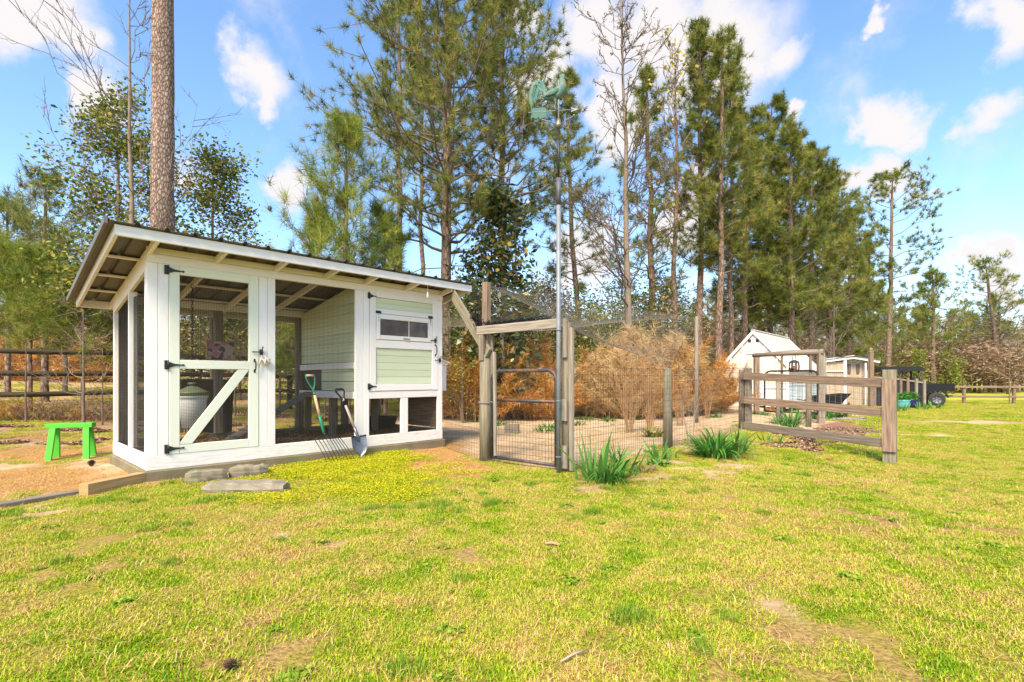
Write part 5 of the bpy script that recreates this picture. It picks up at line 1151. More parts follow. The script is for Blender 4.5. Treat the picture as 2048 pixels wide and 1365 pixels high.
def gpoly(pts, e, name, mat): m = MB(); m.prism([GP(0.012, b, z) for b, z in pts], U3 * e); return m.build(name, mat, gh)
gpoly([(-HWd + .05, .87), (-1.0, .87), (-1.0, 2.02), (-HWd + .05, EV - .05)], .015, 'panel', MT['translucent'])
gpoly([(-.90, .87), (-.49, .87), (-.49, 2.62), (-.90, 2.14)], .015, 'panel', MT['translucent'])
gpoly([(.49, .87), (.90, .87), (.90, 2.14), (.49, 2.62)], .015, 'panel', MT['translucent'])
gpoly([(1.0, .87), (HWd - .05, .87), (HWd - .05, EV - .05), (1.0, 2.02)], .015, 'panel', MT['translucent'])
gpoly([(-.44, 2.5), (.44, 2.5), (.38, 2.72), (.0, 3.14), (-.38, 2.72)], .015, 'gable_panel', MT['white'])
gpoly([(-.30, 2.55), (.30, 2.55), (.16, 2.73), (-.16, 2.73)], -.02, 'gable_vent', MT['translucent'])
for b in (-.16, .16): MB().beam(GP(-.01, b - .06, 2.86), GP(-.01, b + .06, 2.86), .02, .12, U3).build('vent_hole', MT['black'], gh)
dr = MB().beam(GP(-.02, -.38, .05 + gg), GP(-.02, -.38, 2.38), .10, .05, V3).build('door', MT['white'], gh)
MB().beam(GP(-.02, .38, .05 + gg), GP(-.02, .38, 2.38), .10, .05, V3).build('door_stile', MT['white'], dr)
for z in (2.33, .85, gg + .1): MB().beam(GP(-.02, -.33, z), GP(-.02, .33, z), .05, .10, U3).build('door_rail', MT['white'], dr)
m = MB(); m.prism([GP(-.01, b, z) for b, z in ((-.33, .9), (.33, .9), (.33, 2.28), (-.33, 2.28))], U3 * .015); m.build('door_panel', MT['translucent'], dr)
m = MB(); m.prism([GP(-.01, b, z) for b, z in ((-.33, gg + .15), (.33, gg + .15), (.33, .80), (-.33, .80))], U3 * .015); m.build('door_panel', MT['aqua'], dr)
MB().beam(GP(-.06, .18, 2.24), GP(-.06, .42, 2.24), .03, .05, U3).build('door_hinge', MT['black'], dr)
for (b0, b1) in ((-HWd + .05, -.99), (-.91, -.49), (.49, .91), (.99, HWd - .05)): gpoly([(b0, gg), (b1, gg), (b1, .775), (b0, .775)], .015, 'lower_panel', MT['aqua'])
for k in range(4):
    a0, a1 = k * LNG / 4 + .06, (k + 1) * LNG / 4 - .06
    m = MB(); m.prism([GP(a0, HWd, gg), GP(a1, HWd, gg), GP(a1, HWd, .9), GP(a0, HWd, .9)], V3 * .02); m.build('lower_panel', MT['aqua'], gh)
    m = MB(); m.prism([GP(a0, HWd, .95), GP(a1, HWd, .95), GP(a1, HWd, EV - .06), GP(a0, HWd, EV - .06)], V3 * .02); m.build('panel', MT['translucent'], gh)
    if k: MB().beam(GP(k * LNG / 4, HWd - .01, gg), GP(k * LNG / 4, HWd - .01, EV - .05), .08, .06, U3).build('stud', MT['white'], gh)
MB().beam(GP(0, HWd, EV - .01), GP(LNG, HWd, EV - .01), .07, .09, V3).build('rail', MT['white'], gh)
MB().beam(GP(.05, HWd - .005, .925), GP(LNG - .05, HWd - .005, .925), .06, .05, V3).build('rail', MT['white'], gh)
for s_ in (-1, 1):
    for k in range(4):
        a0, a1 = -.08 + k * (LNG + .16) / 4, -.08 + (k + 1) * (LNG + .16) / 4 - .01; m = MB(); p = [GP(a0, s_ * .02, AP + .05), GP(a1, s_ * .02, AP + .05), GP(a1, s_ * (HWd + .25), EV - .14), GP(a0, s_ * (HWd + .25), EV - .14)]; m.prism(p if s_ < 0 else p[::-1], -Z3 * .02); m.build('roof_panel', MT['translucent'], gh)
MB().beam(GP(-.1, 0, AP + .07), GP(LNG + .1, 0, AP + .07), .16, .03, V3).build('ridge_cap', MT['white'], gh)

# ------------------------------------------------------------------ second arch with black tube gate
AL, AR = Vector(((1513 - CXP) / FPX * 17, 17, 0)), Vector(((1640 - CXP) / FPX * 15.6, 15.6, 0)); za, zb = ground_z(AL.x, AL.y), ground_z(AR.x, AR.y)
ar2 = thing('garden_arch', (AR.x, AR.y, zb), 'log-topped wooden garden arch framing the greenhouse behind the board fence', 'arch')
MB().beam(AL + Z3 * (za - .05), AL + Z3 * 1.90, .16, .13, Vector((1, 0, 0)), .01).build('post', MT['redwood'], ar2)
MB().beam(AR + Z3 * (zb - .05), AR + Z3 * 2.08, .14, .14, Vector((1, 0, 0)), .01).build('post', MT['greywood'], ar2)
MB().beam(AR + Vector((.13, .05, zb - .05)), AR + Vector((.13, .05, 1.98)), .09, .09, Vector((1, 0, 0)), .01).build('post', MT['palewood'], ar2)
dA = (AR - AL).normalized(); MB().tube([AL - dA * .12 + Z3 * 1.965, AL.lerp(AR, .5) + Z3 * 2.0, AR + dA * .1 + Z3 * 2.0], [.07, .085, .09], 12).build('log_beam', MT['greywood'], ar2)
for t in (.42, .86): q = AL.lerp(AR, t); MB().beam(Vector((q.x, q.y, ground_z(q.x, q.y))), q + Z3 * 1.93, .06, .06).build('stake', MT['greywood'], ar2)
g2 = thing('black_tube_gate', AL.lerp(AR, .1) + Z3 * (za + .1), 'black steel tube gate standing inside the garden arch', 'gate')
ga2, gb2_ = AL.lerp(AR, .08) + Vector((.05, -.12, 0)), AL.lerp(AR, .92) + Vector((.05, -.12, 0)); d2 = (gb2_ - ga2).normalized(); z0, z1 = za + .1, 1.42
m = MB(); rc = .2; pts = [ga2 + Z3 * z0, ga2 + Z3 * (z1 - rc)]
for t in range(1, 5): an = math.pi / 2 * t / 4; pts.append(ga2 + d2 * (rc * (1 - math.cos(an))) + Z3 * (z1 - rc + rc * math.sin(an)))
for t in range(5): an = math.pi / 2 * t / 4; pts.append(gb2_ - d2 * (rc * (1 - math.sin(an))) + Z3 * (z1 - rc + rc * math.cos(an)))
pts += [gb2_ + Z3 * z0]; m.tube(pts, .028, 8); m.tube([ga2 + Z3 * z0, gb2_ + Z3 * z0], .028, 8); tag(m.build('gate_frame', MT['blackplastic'], g2), kind='stuff')
wire_grid(lambda a, b: ga2 + d2 * a + Z3 * b, .03, (gb2_ - ga2).length - .03, z0, z1 - .2, .1, .1, .003, 'gate_mesh', MT['wire'], g2)
lq = AL.lerp(AR, .60) + Vector((0, -.05, 0)); ln_ = thing('hanging_lantern', lq + Z3 * 1.45, 'dark barred lantern hanging from the garden arch log', 'lantern')
m = MB(); m.lathe([(.0, 1.38), (.13, 1.38), (.15, 1.40), (.15, 1.42), (0, 1.42)], lq, 14); m.build('base', MT['black'], ln_)
m = MB(); m.lathe([(.15, 1.68), (.12, 1.72), (.05, 1.76), (0, 1.77)], lq, 14); m.build('cap', MT['black'], ln_)
for k in range(8): an = k * .785; m = MB(); m.tube([lq + Vector((math.cos(an) * .13, math.sin(an) * .13, 1.41)), lq + Vector((math.cos(an) * .15, math.sin(an) * .15, 1.55)), lq + Vector((math.cos(an) * .13, math.sin(an) * .13, 1.70))], .014, 5); m.build('bar', MT['black'], ln_)
m = MB(); m.tube([lq + Vector((.06 * math.cos(t), 0, 1.77 + .16 * math.sin(t))) for t in np.linspace(0, 3.14, 9)], .008, 5); m.build('bail', MT['black'], ln_)
m = MB(); m.lathe([(.05, 1.42), (.05, 1.58), (0, 1.58)], lq, 10); m.build('candle', surf('red_candle', (.35, .06, .04)), ln_)
# garden stakes between
for k, (px, d, top, r_, lb, mt) in enumerate(((1556, 14.4, 1.27, .055, 'slim tan post between the board fence and the greenhouse', 'palewood'), (1617, 14.2, 1.25, .07, 'thick greenish post behind the board fence', 'mosswood'))):
    p = Vector(((px - CXP) / FPX * d, d, 0)); tag(rpost(p, top, r_, MT[mt], 'garden_post', None), lb, 'post')
# ------------------------------------------------------------------ white hutch, panel, picket post
def fr(px, d): return Vector(((px - CXP) / FPX * d, d, 0))
hq = fr(1695, 27); hz = ground_z(hq.x, hq.y); hu = thing('poultry_hutch', (hq.x, hq.y, hz), 'white-trimmed wooden hutch with low gable roof behind the garden', 'hutch')
X3 = Vector((.97, -.22, 0)); Y3 = Vector((.22, .97, 0))
def HP(a, b, z): return hq + X3 * a + Y3 * b + Z3 * z
tanp = surf('tan_plywood', (.48, .37, .25), (.40, .30, .2), rough=.8)
for k in range(6): MB().beam(HP(-1.15 + k * .19, .05, hz), HP(-1.15 + k * .19, .05, 2.12), .185, .03, X3).build('wall_board', tanp, hu)
for k in range(7): MB().beam(HP(-.02 + k * .19, .35, hz), HP(-.02 + k * .19, .35, 2.15 - .02 * k), .185, .03, X3).build('wall_board', tanp, hu)
MB().beam(HP(-.14, -.03, hz), HP(-.14, -.03, 2.28), .14, .1, X3).build('post', MT['white'], hu)
for a in (.85, 1.2): MB().beam(HP(a, -.03, hz), HP(a, -.03, 2.05), .08, .08, X3).build('post', MT['tanwood'] if a > 1 else MT['white'], hu)
for a in (.2, .62): MB().beam(HP(a, .30, 1.5), HP(a, .30, 2.0), .13, .06, X3).build('window', MT['brownplastic'], hu)
MB().beam(HP(-1.2, -.02, 1.62), HP(-.2, -.02, 1.62), .06, .05, Y3).build('rail', MT['white'], hu)
for (a0, z0, a1, z1) in ((-1.25, 2.16, .25, 2.36), (.25, 2.36, 1.5, 2.12)):
    MB().beam(HP(a0, -.1, z0), HP(a1, -.1, z1), .05, .15, Y3).build('fascia_board', MT['white'], hu)
    m = MB(); m.prism([HP(a0, -.2, z0 + .08), HP(a1, -.2, z1 + .08), HP(a1, -.2, z1 + .11), HP(a0, -.2, z0 + .11)], Y3 * 1.8); m.build('roof_panel', MT['roof'] if a0 > 0 else MT['translucent'], hu)
pq0, pq1 = fr(1652, 24), fr(1737, 24); pz = ground_z(pq0.x, pq0.y); pn = thing('wire_screen', (pq0.x, pq0.y, pz), 'tall galvanised wire panel framed in front of the hutch', 'screen')
for p in (pq0, pq1): MB().tube([p + Z3 * (pz - .03), p + Z3 * 2.24], .022, 8).build('upright', MT['galv'], pn)
MB().tube([pq0 + Z3 * 2.24, pq1 + Z3 * 2.24], .022, 8).build('top_tube', MT['rust'], pn)
wire_grid(lambda a, b: pq0 + (pq1 - pq0).normalized() * a + Z3 * b, 0, (pq1 - pq0).length, pz + .05, 2.22, .10, .10, .004, 'wire_mesh', MT['galv'], pn)
kp = fr(1742, 22.5); kz = ground_z(kp.x, kp.y); kk = thing('finial_post', (kp.x, kp.y, kz), 'tall reddish square post with pointed cap beside the wire panel', 'post')
MB().beam(kp + Z3 * (kz - .05), kp + Z3 * 2.38, .15, .15, Vector((1, 0, 0)), .01).build('post', MT['redwood'], kk)
m = MB(); m.lathe([(.10, 2.38), (.10, 2.42), (.06, 2.44), (.085, 2.5), (.05, 2.56), (0, 2.6)], kp, 8, smooth=False); m.build('cap', MT['redwood'], kk)
# ------------------------------------------------------------------ charcoal planter fence
pts_ = [(1748, 26.0, 1.32), (1770, 25.7, 1.25), (1800, 25.5, 1.2), (1814, 25.3, 1.14), (1831, 25.1, 1.08), (1847, 25.0, 1.02)]
p0 = fr(1747, 26); cf_ = thing('corrugated_bin', (p0.x, p0.y, ground_z(p0.x, p0.y)), 'charcoal corrugated metal bin held by wooden posts with a pale top rail', 'bin')
prev_ = None
for px, d, tz_ in pts_:
    p = fr(px, d); g_ = ground_z(p.x, p.y); MB().beam(p + Z3 * (g_ - .03) - Vector((0, .05, 0)), p + Z3 * (tz_ + (.12 if px > 1805 else .0)) - Vector((0, .05, 0)), .11, .09, Vector((1, 0, 0))).build('post', MT['palewood'] if px % 2 else MT['redwood'], cf_)
    if prev_ is not None:
        a, ta, ga_ = prev_; m = MB(); n = 26
        for lev in range(2):
            for k in range(n + 1): q = a.lerp(p, k / n); q = q + Vector((0, .03 * (k % 2), 0)); zt = ta + (tz_ - ta) * k / n; m.v.append(q + Z3 * (zt - .06 if lev else ga_))
        for k in range(n): m.face((k, k + 1, n + 2 + k, n + 1 + k))
        m.build('metal_panel', MT['tarp'], cf_); MB().beam(a + Z3 * (ta - .02), p + Z3 * (tz_ - .02), .10, .07).build('top_rail', MT['palewood'], cf_)
    prev_ = (p, tz_, g_)
# pots
def boxwood(c, r, parent, seed):
    rg = np.random.default_rng(seed); n = 900; D = rg.normal(size=(n, 3)); D /= np.linalg.norm(D, axis=1)[:, None]; C = np.array(c) + D * r * (.55 + .5 * rg.random((n, 1))) * np.array([1, 1, .8]); V, T, a = leaves(C, .07, .05, rg); o = tri_mesh('crown', V, T, LILY, parent, tuple(W[parent.name]), attr=a); tag(o, kind='stuff')
for px, d, mt, nm, lb, sd_ in ((1806, 23.6, 'teal', 'teal', 'teal glazed pot with a round clipped shrub', 1), (1823, 24.0, 'navy', 'navy', 'navy blue glazed pot with a round clipped shrub', 2)):
    p = fr(px, d); g_ = ground_z(p.x, p.y); t = thing('planter', (p.x, p.y, g_), lb, 'planter'); m = MB(); m.lathe([(.18, g_), (.25, g_ + .06), (.285, g_ + .22), (.27, g_ + .36), (.30, g_ + .40), (.30, g_ + .43), (.26, g_ + .43), (.24, g_ + .36), (0, g_ + .36)], p, 22); m.build('pot', MT[mt], t); boxwood((p.x, p.y, g_ + .55), .30, t, sd_)
iris((fr(1845, 23.5).x, 23.5), 20, .4, .5, 'iris leaves beside the navy pot', 71, .05); iris((fr(1868, 24).x, 24), 14, .45, .5, 'iris leaves in front of the black utility vehicle wheel', 72, .06); iris((fr(1797, 22).x, 22), 16, .5, .5, 'iris leaves beside the teal pot', 73, .05)
lily((fr(1670, 18).x, 18), 90, .4, .8, 'bright green leafy plants beside the wheelbarrow in the garden', 74, .05); lily((fr(1760, 21).x, 21), 70, .3, .9, 'low green plants at the foot of the finial post', 75, .05)
# ------------------------------------------------------------------ black utility vehicle
vq = fr(1834, 27.0); vg = ground_z(vq.x, vq.y); VX = Vector((.93, -.36, 0)).normalized(); VY = Vector((-VX.y, VX.x, 0))
uv_ = thing('utility_vehicle', (vq.x, vq.y, vg), 'black open utility vehicle with canopy and cargo bed parked by the rail fence', 'vehicle')
def VP(a, b, z): return Vector((vq.x, vq.y, vg)) + VX * a + VY * b + Z3 * z       # a>0: rear (right), b>0: far side
def wheel(a, b):
    c = VP(a, b, .37); w_ = MB(); m = MB(); n = 28
    prof = [(.20, -.12), (.33, -.125), (.37, -.09), (.375, 0), (.37, .09), (.33, .125), (.20, .12)]
    def ring(m, prof, n):
        n0 = len(m.v)
        for (r_, o) in prof:
            for k in range(n): an = 6.283 * k / n; rr_ = r_ * (1.025 if (k % 2 and r_ > .36) else 1); m.v.append(c + VX * math.cos(an) * rr_ + Z3 * math.sin(an) * rr_ + VY * o)
        for i in range(len(prof) - 1):
            for k in range(n): j = (k + 1) % n; m.face((n0 + i * n + k, n0 + i * n + n + k, n0 + i * n + n + j, n0 + i * n + j), None, True)
    ring(m, prof, n); wh = m.build('wheel', MT['rubber'], uv_); m = MB(); ring(m, [(.205, -.10), (.19, -.085), (.17, -.06), (0.001, -.06)], 20); rim = m.build('rim', MT['galv'], wh)
    for k in range(6): an = k * 1.047; MB().beam(c - VY * .075 + VX * math.cos(an) * .05 + Z3 * math.sin(an) * .05, c - VY * .075 + VX * math.cos(an) * .18 + Z3 * math.sin(an) * .18, .05, .02, VY).build('spoke', MT['black'], wh)
for a in (.62, -1.55):
    for b in (-.62, .62): wheel(a, b)
m = MB(); m.prism([VP(a, -.55, z) for a, z in ((-2.1, .38), (.2, .38), (.25, .55), (.25, .80), (-.9, .80), (-1.0, .50), (-1.25, .55), (-1.3, .95), (-2.1, .90), (-2.2, .6))], VY * 1.1); m.build('chassis', MT['vehicle'], uv_)
m = MB(); m.prism([VP(a, -.68, z) for a, z in ((.05, .80), (1.35, .80), (1.40, 1.2), (.05, 1.22))], VY * 1.36); bd_ = m.build('cargo_bed', MT['vehicle'], uv_)
MB().beam(VP(1.39, -.6, .97), VP(1.39, .6, .97), .03, .2, VX).build('tailgate', MT['blackplastic'], bd_)
for b in (-.58, .58): MB().beam(VP(1.41, b - .06, .95), VP(1.41, b + .06, .95), .03, .1, VX).build('tail_light', surf('tail_lamp', (.35, .05, .03), rough=.3), uv_)
MB().tube([VP(1.0, 0, .55), VP(1.55, 0, .55)], .03, 8).build('tow_bar', MT['black'], uv_)
for b in (-.68, .68):
    m = MB(); m.prism([VP(.62 + .52 * math.cos(t), b - .04, .40 + .48 * math.sin(t)) for t in np.linspace(.15, 2.99, 12)] + [VP(.62 + .44 * math.cos(t), b - .04, .40 + .42 * math.sin(t)) for t in np.linspace(2.99, .15, 12)], VY * .08); m.build('mudguard', MT['blackplastic'], uv_)
for b in (-.6, .6):
    MB().tube([VP(.05, b, .8), VP(-.02, b, 1.2), VP(-.1, b * .95, 1.86)], .045, 8).build('roll_bar', MT['black'], uv_); MB().tube([VP(-1.25, b, .92), VP(-.98, b, 1.4), VP(-.85, b * .95, 1.86)], .045, 8).build('roll_bar', MT['black'], uv_)
m = MB(); m.prism([VP(a, -.66, z) for a, z in ((-1.75, 1.84), (.06, 1.86), (.14, 1.92), (.0, 2.10), (-1.7, 2.10), (-1.85, 1.95))], VY * 1.32); m.build('canopy', MT['blackplastic'], uv_)
for b in (-.3, .3): MB().beam(VP(-.5, b, .85), VP(-.32, b, 1.5), .14, .5, VX).build('seat', MT['blackplastic'], uv_)
m = MB(); m.tube([VP(-.88 + .05 * math.sin(t), -.3 + .17 * math.cos(t), 1.12 + .15 * math.sin(t)) for t in np.linspace(0, 6.283, 15)], .014, 6); m.build('steering_wheel', MT['black'], uv_)
# ------------------------------------------------------------------ far rail fence, sapling
ff = thing('split_rail_fence', (*fr(1928, 29)[:2], ground_z(*fr(1928, 29)[:2])), 'two-rail brown timber fence crossing the far lawn', 'fence')
fps = [(1640, 31), (1700, 30.8), (1770, 30.4), (1850, 29.9), (1928, 29.4), (2028, 28.6), (2140, 27.9)]
for i, (px, d) in enumerate(fps):
    p = fr(px, d); g_ = ground_z(p.x, p.y); MB().beam(p + Z3 * (g_ - .05), p + Z3 * (g_ + 1.12), .15, .13, Vector((1, 0, 0)), .01).build('post', MT['redwood'], ff)
    if i:
        a = fr(*fps[i - 1]); g0_ = ground_z(a.x, a.y)
        for z in (.42, .98): MB().beam(a + Z3 * (g0_ + z) - Vector((0, .09, 0)), p + Z3 * (g_ + z) - Vector((0, .09, 0)), .05, .13, None, .01).build('rail', MT['redwood'], ff)
# ------------------------------------------------------------------ hens
def bird(px, d, s, yaw, mats, label, nm):
    p = fr(px, d); g_ = ground_z(p.x, p.y); t = thing(nm, (p.x, p.y, g_), label, 'chicken'); a = Vector((math.cos(yaw), math.sin(yaw), 0)); b = Vector((-a.y, a.x, 0)); rooster(lambda x, y, z: Vector((p.x, p.y, g_)) + a * x + b * y + Z3 * z, s, t, mats)
cb = surf('black_plumage', (.02, .018, .018), (.05, .035, .025), rough=.6); cr = surf('red_comb', (.45, .05, .02), (.38, .05, .02), rough=.6); cy = surf('yellow_leg', (.42, .28, .08), rough=.7); co = surf('rusty_plumage', (.42, .14, .04), (.30, .10, .03), rough=.8)
bird(1692, 17.4, .58, 0.35, (cb, cr, cy, cb), 'black rooster with red comb standing on the garden soil', 'rooster'); bird(1535, 17.6, .34, 2.6, (co, cr, cy, co), 'small rusty-red hen near the greenhouse door', 'hen'); bird(1652, 19.2, .5, 3.0, (cb, cr, cy, cb), 'black hen pecking beside the leafy garden plants', 'hen')
# pale firewood strips by the rooster
random.seed(4)
for k in range(9):
    p = fr(1682 + k * 4.6, 16.9 + random.uniform(-.3, .3)); g_ = ground_z(p.x, p.y); an = random.uniform(-.6, .6); d = Vector((math.cos(an), math.sin(an), 0)); tag(MB().beam(p - d * .3 + Z3 * (g_ + .03 + .02 * (k % 3)), p + d * .3 + Z3 * (g_ + .03 + .02 * (k % 3)), .09, .05).build('firewood', MT['palewood'], None, loc=(p.x, p.y, g_)), 'pale split firewood stick lying near the rooster', 'firewood', 'firewood by the rooster')
# wheelbarrow-like dark cart behind the fence
wq = fr(1655, 20.5); wg = ground_z(wq.x, wq.y); wb = thing('wheelbarrow', (wq.x, wq.y, wg), 'dark wheelbarrow with long handles standing in the garden', 'wheelbarrow')
m = MB(); r0 = [wq + Vector((x, y, wg + z)) for x, y, z in ((-.35, -.25, .35), (.35, -.25, .35), (.35, .25, .35), (-.35, .25, .35))]; r1 = [wq + Vector((x, y, wg + z)) for x, y, z in ((-.55, -.35, .72), (.75, -.35, .82), (.75, .35, .82), (-.55, .35, .72))]; m.v += r0 + r1
for k in range(4): j = (k + 1) % 4; m.face((k, j, 4 + j, 4 + k))
m.face((3, 2, 1, 0)); m.build('tray', MT['blackplastic'], wb)
for y in (-.22, .22): MB().tube([wq + Vector((.75, y * .4, wg + .2)), wq + Vector((0, y, wg + .34)), wq + Vector((-1.1, y * 1.3, wg + .58))], .022, 6).build('handle', MT['black'], wb); MB().tube([wq + Vector((-.2, y, wg + .33)), wq + Vector((-.35, y * 1.1, wg))], .018, 6).build('leg', MT['black'], wb)
m = MB(); m.lathe([(.08, -.05), (.17, -.05), (.19, 0), (.17, .05), (.08, .05)], wq + Vector((.75, 0, wg + .19)), 18, 'Y'); m.build('wheel', MT['rubber'], wb)
# ------------------------------------------------------------------ trees
def trunk_line(b, H, lean, r, n=9, wob=.006):
    k = np.linspace(0, 1, n); P = np.zeros((n, 3)); P[:, 0] = b[0] + lean[0] * k + r.normal(size=n) * wob * H * np.minimum(k * 4, 1) * .5; P[:, 1] = b[1] + lean[1] * k; P[:, 2] = b[2] - .1 + (H + .1) * k; return P
def along(P, t):
    n = len(P) - 1; x = np.clip(np.asarray(t) * n, 0, n - 1e-6); i = x.astype(int); f_ = (x - i)[..., None]; return P[i] * (1 - f_) + P[i + 1] * f_
def pine_parts(H, r0, cs, Rm, nb, ts, nk, nw, seed, lean=(0, 0), shape=.75, sub=5, tpb=3, dead=0, up=.35, sparse=0, topround=.0, b=(0, 0, 0), one=None, spread=.85):
    r = np.random.default_rng(seed); P = trunk_line(b, H, lean, r); t = cs + (1 - cs) * (np.arange(nb) + r.random(nb)) / nb; t = np.minimum(t, .985); O = along(P, t)
    az = np.arange(nb) * 2.4 + r.random(nb) * 1.2; q = (t - cs) / (1 - cs)
    prof = (1 - q) ** shape * (1 - .55 * np.exp(-q * 9)) + topround * q * (1 - q); L_ = Rm * prof * (.55 + .6 * r.random(nb)) + .25
    el = up + .55 * q + r.normal(size=nb) * .15; k = np.linspace(0, 1, 5)
    if one is not None: az = one + r.normal(size=nb) * 1.0
    d = np.stack([np.cos(az), np.sin(az)], -1); B = np.zeros((nb, 5, 3)); B[:, :, :2] = O[:, None, :2] + d[:, None] * (L_[:, None] * k * np.cos(el)[:, None])[..., None]; B[:, :, 2] = O[:, 2:3] + L_[:, None] * (k * np.sin(el * .5)[:, None] + .30 * k ** 2 * np.sin(np.clip(el, 0, 1.5))[:, None])
    B[:, 1:] += r.normal(size=(nb, 4, 3)) * (L_ * .035)[:, None, None]
    R0 = np.clip(r0 * .34 * (1 - t * .75), .012, 1) ; BR = R0[:, None] * np.linspace(1, .25, 5)[None]
    # sub-branches
    u = .3 + .7 * r.random((nb, sub)); SO = np.stack([along(B[i], u[i]) for i in range(nb)]); dB = np.repeat((B[:, -1] - B[:, 0])[:, None], sub, 1); dB /= np.linalg.norm(dB, axis=-1, keepdims=True)
    E = dB * .75 + r.normal(size=dB.shape) * .55; E[..., 2] += .22; E /= np.linalg.norm(E, axis=-1, keepdims=True); sl = (L_[:, None] * (.18 + .28 * r.random((nb, sub)))); SE = SO + E * sl[..., None]; SE[..., 2] += sl * .12
    SB = np.stack([SO, (SO + SE) / 2 - [0, 0, .02], SE], 2).reshape(-1, 3, 3); SR = np.repeat(np.clip(R0 * .35, .006, .05), sub)[:, None] * np.array([1, .7, .4])
    V1, T1 = twigs(B, BR, 4); V2, T2 = twigs(SB, SR, 3); limbs = join([(V1, T1), (V2, T2)])
    # tufts
    keep = r.random(nb * sub) > sparse; SBk = SB[keep]; dirs = SBk[:, 2] - SBk[:, 0]; dirs /= np.maximum(np.linalg.norm(dirs, axis=1, keepdims=True), 1e-6); C, D = [], []
    for j in range(tpb): f_ = 1 - j * .3 * (.6 + .8 * r.random(len(SBk)))[:, None]; C.append(SBk[:, 0] * (1 - f_) + SBk[:, 2] * f_ + r.normal(size=(len(SBk), 3)) * ts * .3); D.append(dirs + [0, 0, .25])
    C.append(B[:, -1]); D.append(B[:, -1] - B[:, -2]); C.append(P[-1:] + [0, 0, .05]); D.append(np.array([[0, 0, 1.]])); C = np.concatenate(C); D = np.concatenate(D); D = D / np.linalg.norm(D, axis=1, keepdims=True)
    nV, nT, nA = needles(C, D, ts, nw, nk, r, spread); cones = C[r.random(len(C)) < .02]
    DB = None
    if dead:
        td = cs * (.35 + .65 * r.random(dead)); Od = along(P, td); a_ = r.random(dead) * 6.283; Ld = Rm * (.2 + .5 * r.random(dead)); e = np.stack([np.cos(a_), np.sin(a_), r.normal(size=dead) * .25], -1); Q = Od[:, None] + e[:, None] * (Ld[:, None] * np.linspace(0, 1, 4))[..., None]; Q[:, 1:] += r.normal(size=(dead, 3, 3)) * .08
        limbs = join([limbs, twigs(Q, np.outer(np.full(dead, .02), np.linspace(1, .3, 4)))])
    return P, limbs, (nV, nT, nA), cones
def put_tree(name, base, P, r0, limbs, crown, label, cat='tree', group=None, tmat=None, lmat=None, cmat=None, cones=None, taper=.35, nseg=10):
    base = Vector(base); t = thing(name, base, label, cat, group); m = MB(); n = len(P); rad = [r0 * (1.12 if i == 0 else 1 - (1 - taper) * i / (n - 1)) for i in range(n)]; rad[-1] = max(.01, rad[-1] * .3)
    m.tube([Vector(p) for p in P], rad, nseg, False); m.build('trunk', tmat or MT['pinebark2'], t)
    if limbs is not None: tri_mesh('branches', limbs[0], limbs[1], lmat or MT['twig'], t, tuple(base), smooth=True)['kind'] = 'stuff'
    if crown is not None: tag(tri_mesh('crown', crown[0], crown[1], cmat or PINE, t, tuple(base), attr=crown[2]), kind='stuff')
    if cones is not None and len(cones):
        m = MB()
        for c in cones: m.ball(c, (.05, .05, .07), 5, 3)
        tag(m.build('cones', CONE, t), kind='stuff')
    return t
def pine(px, d, top_y, r0, cs, Rm, nb, label, seed, ts=.24, nk=22, nw=None, mat=None, name='pine_tree', group=None, H=None, lean_px=0, **kw):
    x = (px - CXP) / FPX * d; b = (x, d, ground_z(x, d)); H = H or (CAMH + (HYP - top_y) / FPX * d - b[2]); nw = nw or max(.006, d * .0008)
    P, l_, c, co_ = pine_parts(H, r0, cs, Rm, nb, ts, nk, nw, seed, lean=(lean_px / FPX * d, 0), b=b, **kw); return put_tree(name, b, P, r0, l_, c, label, group=group, cmat=mat, cones=co_)
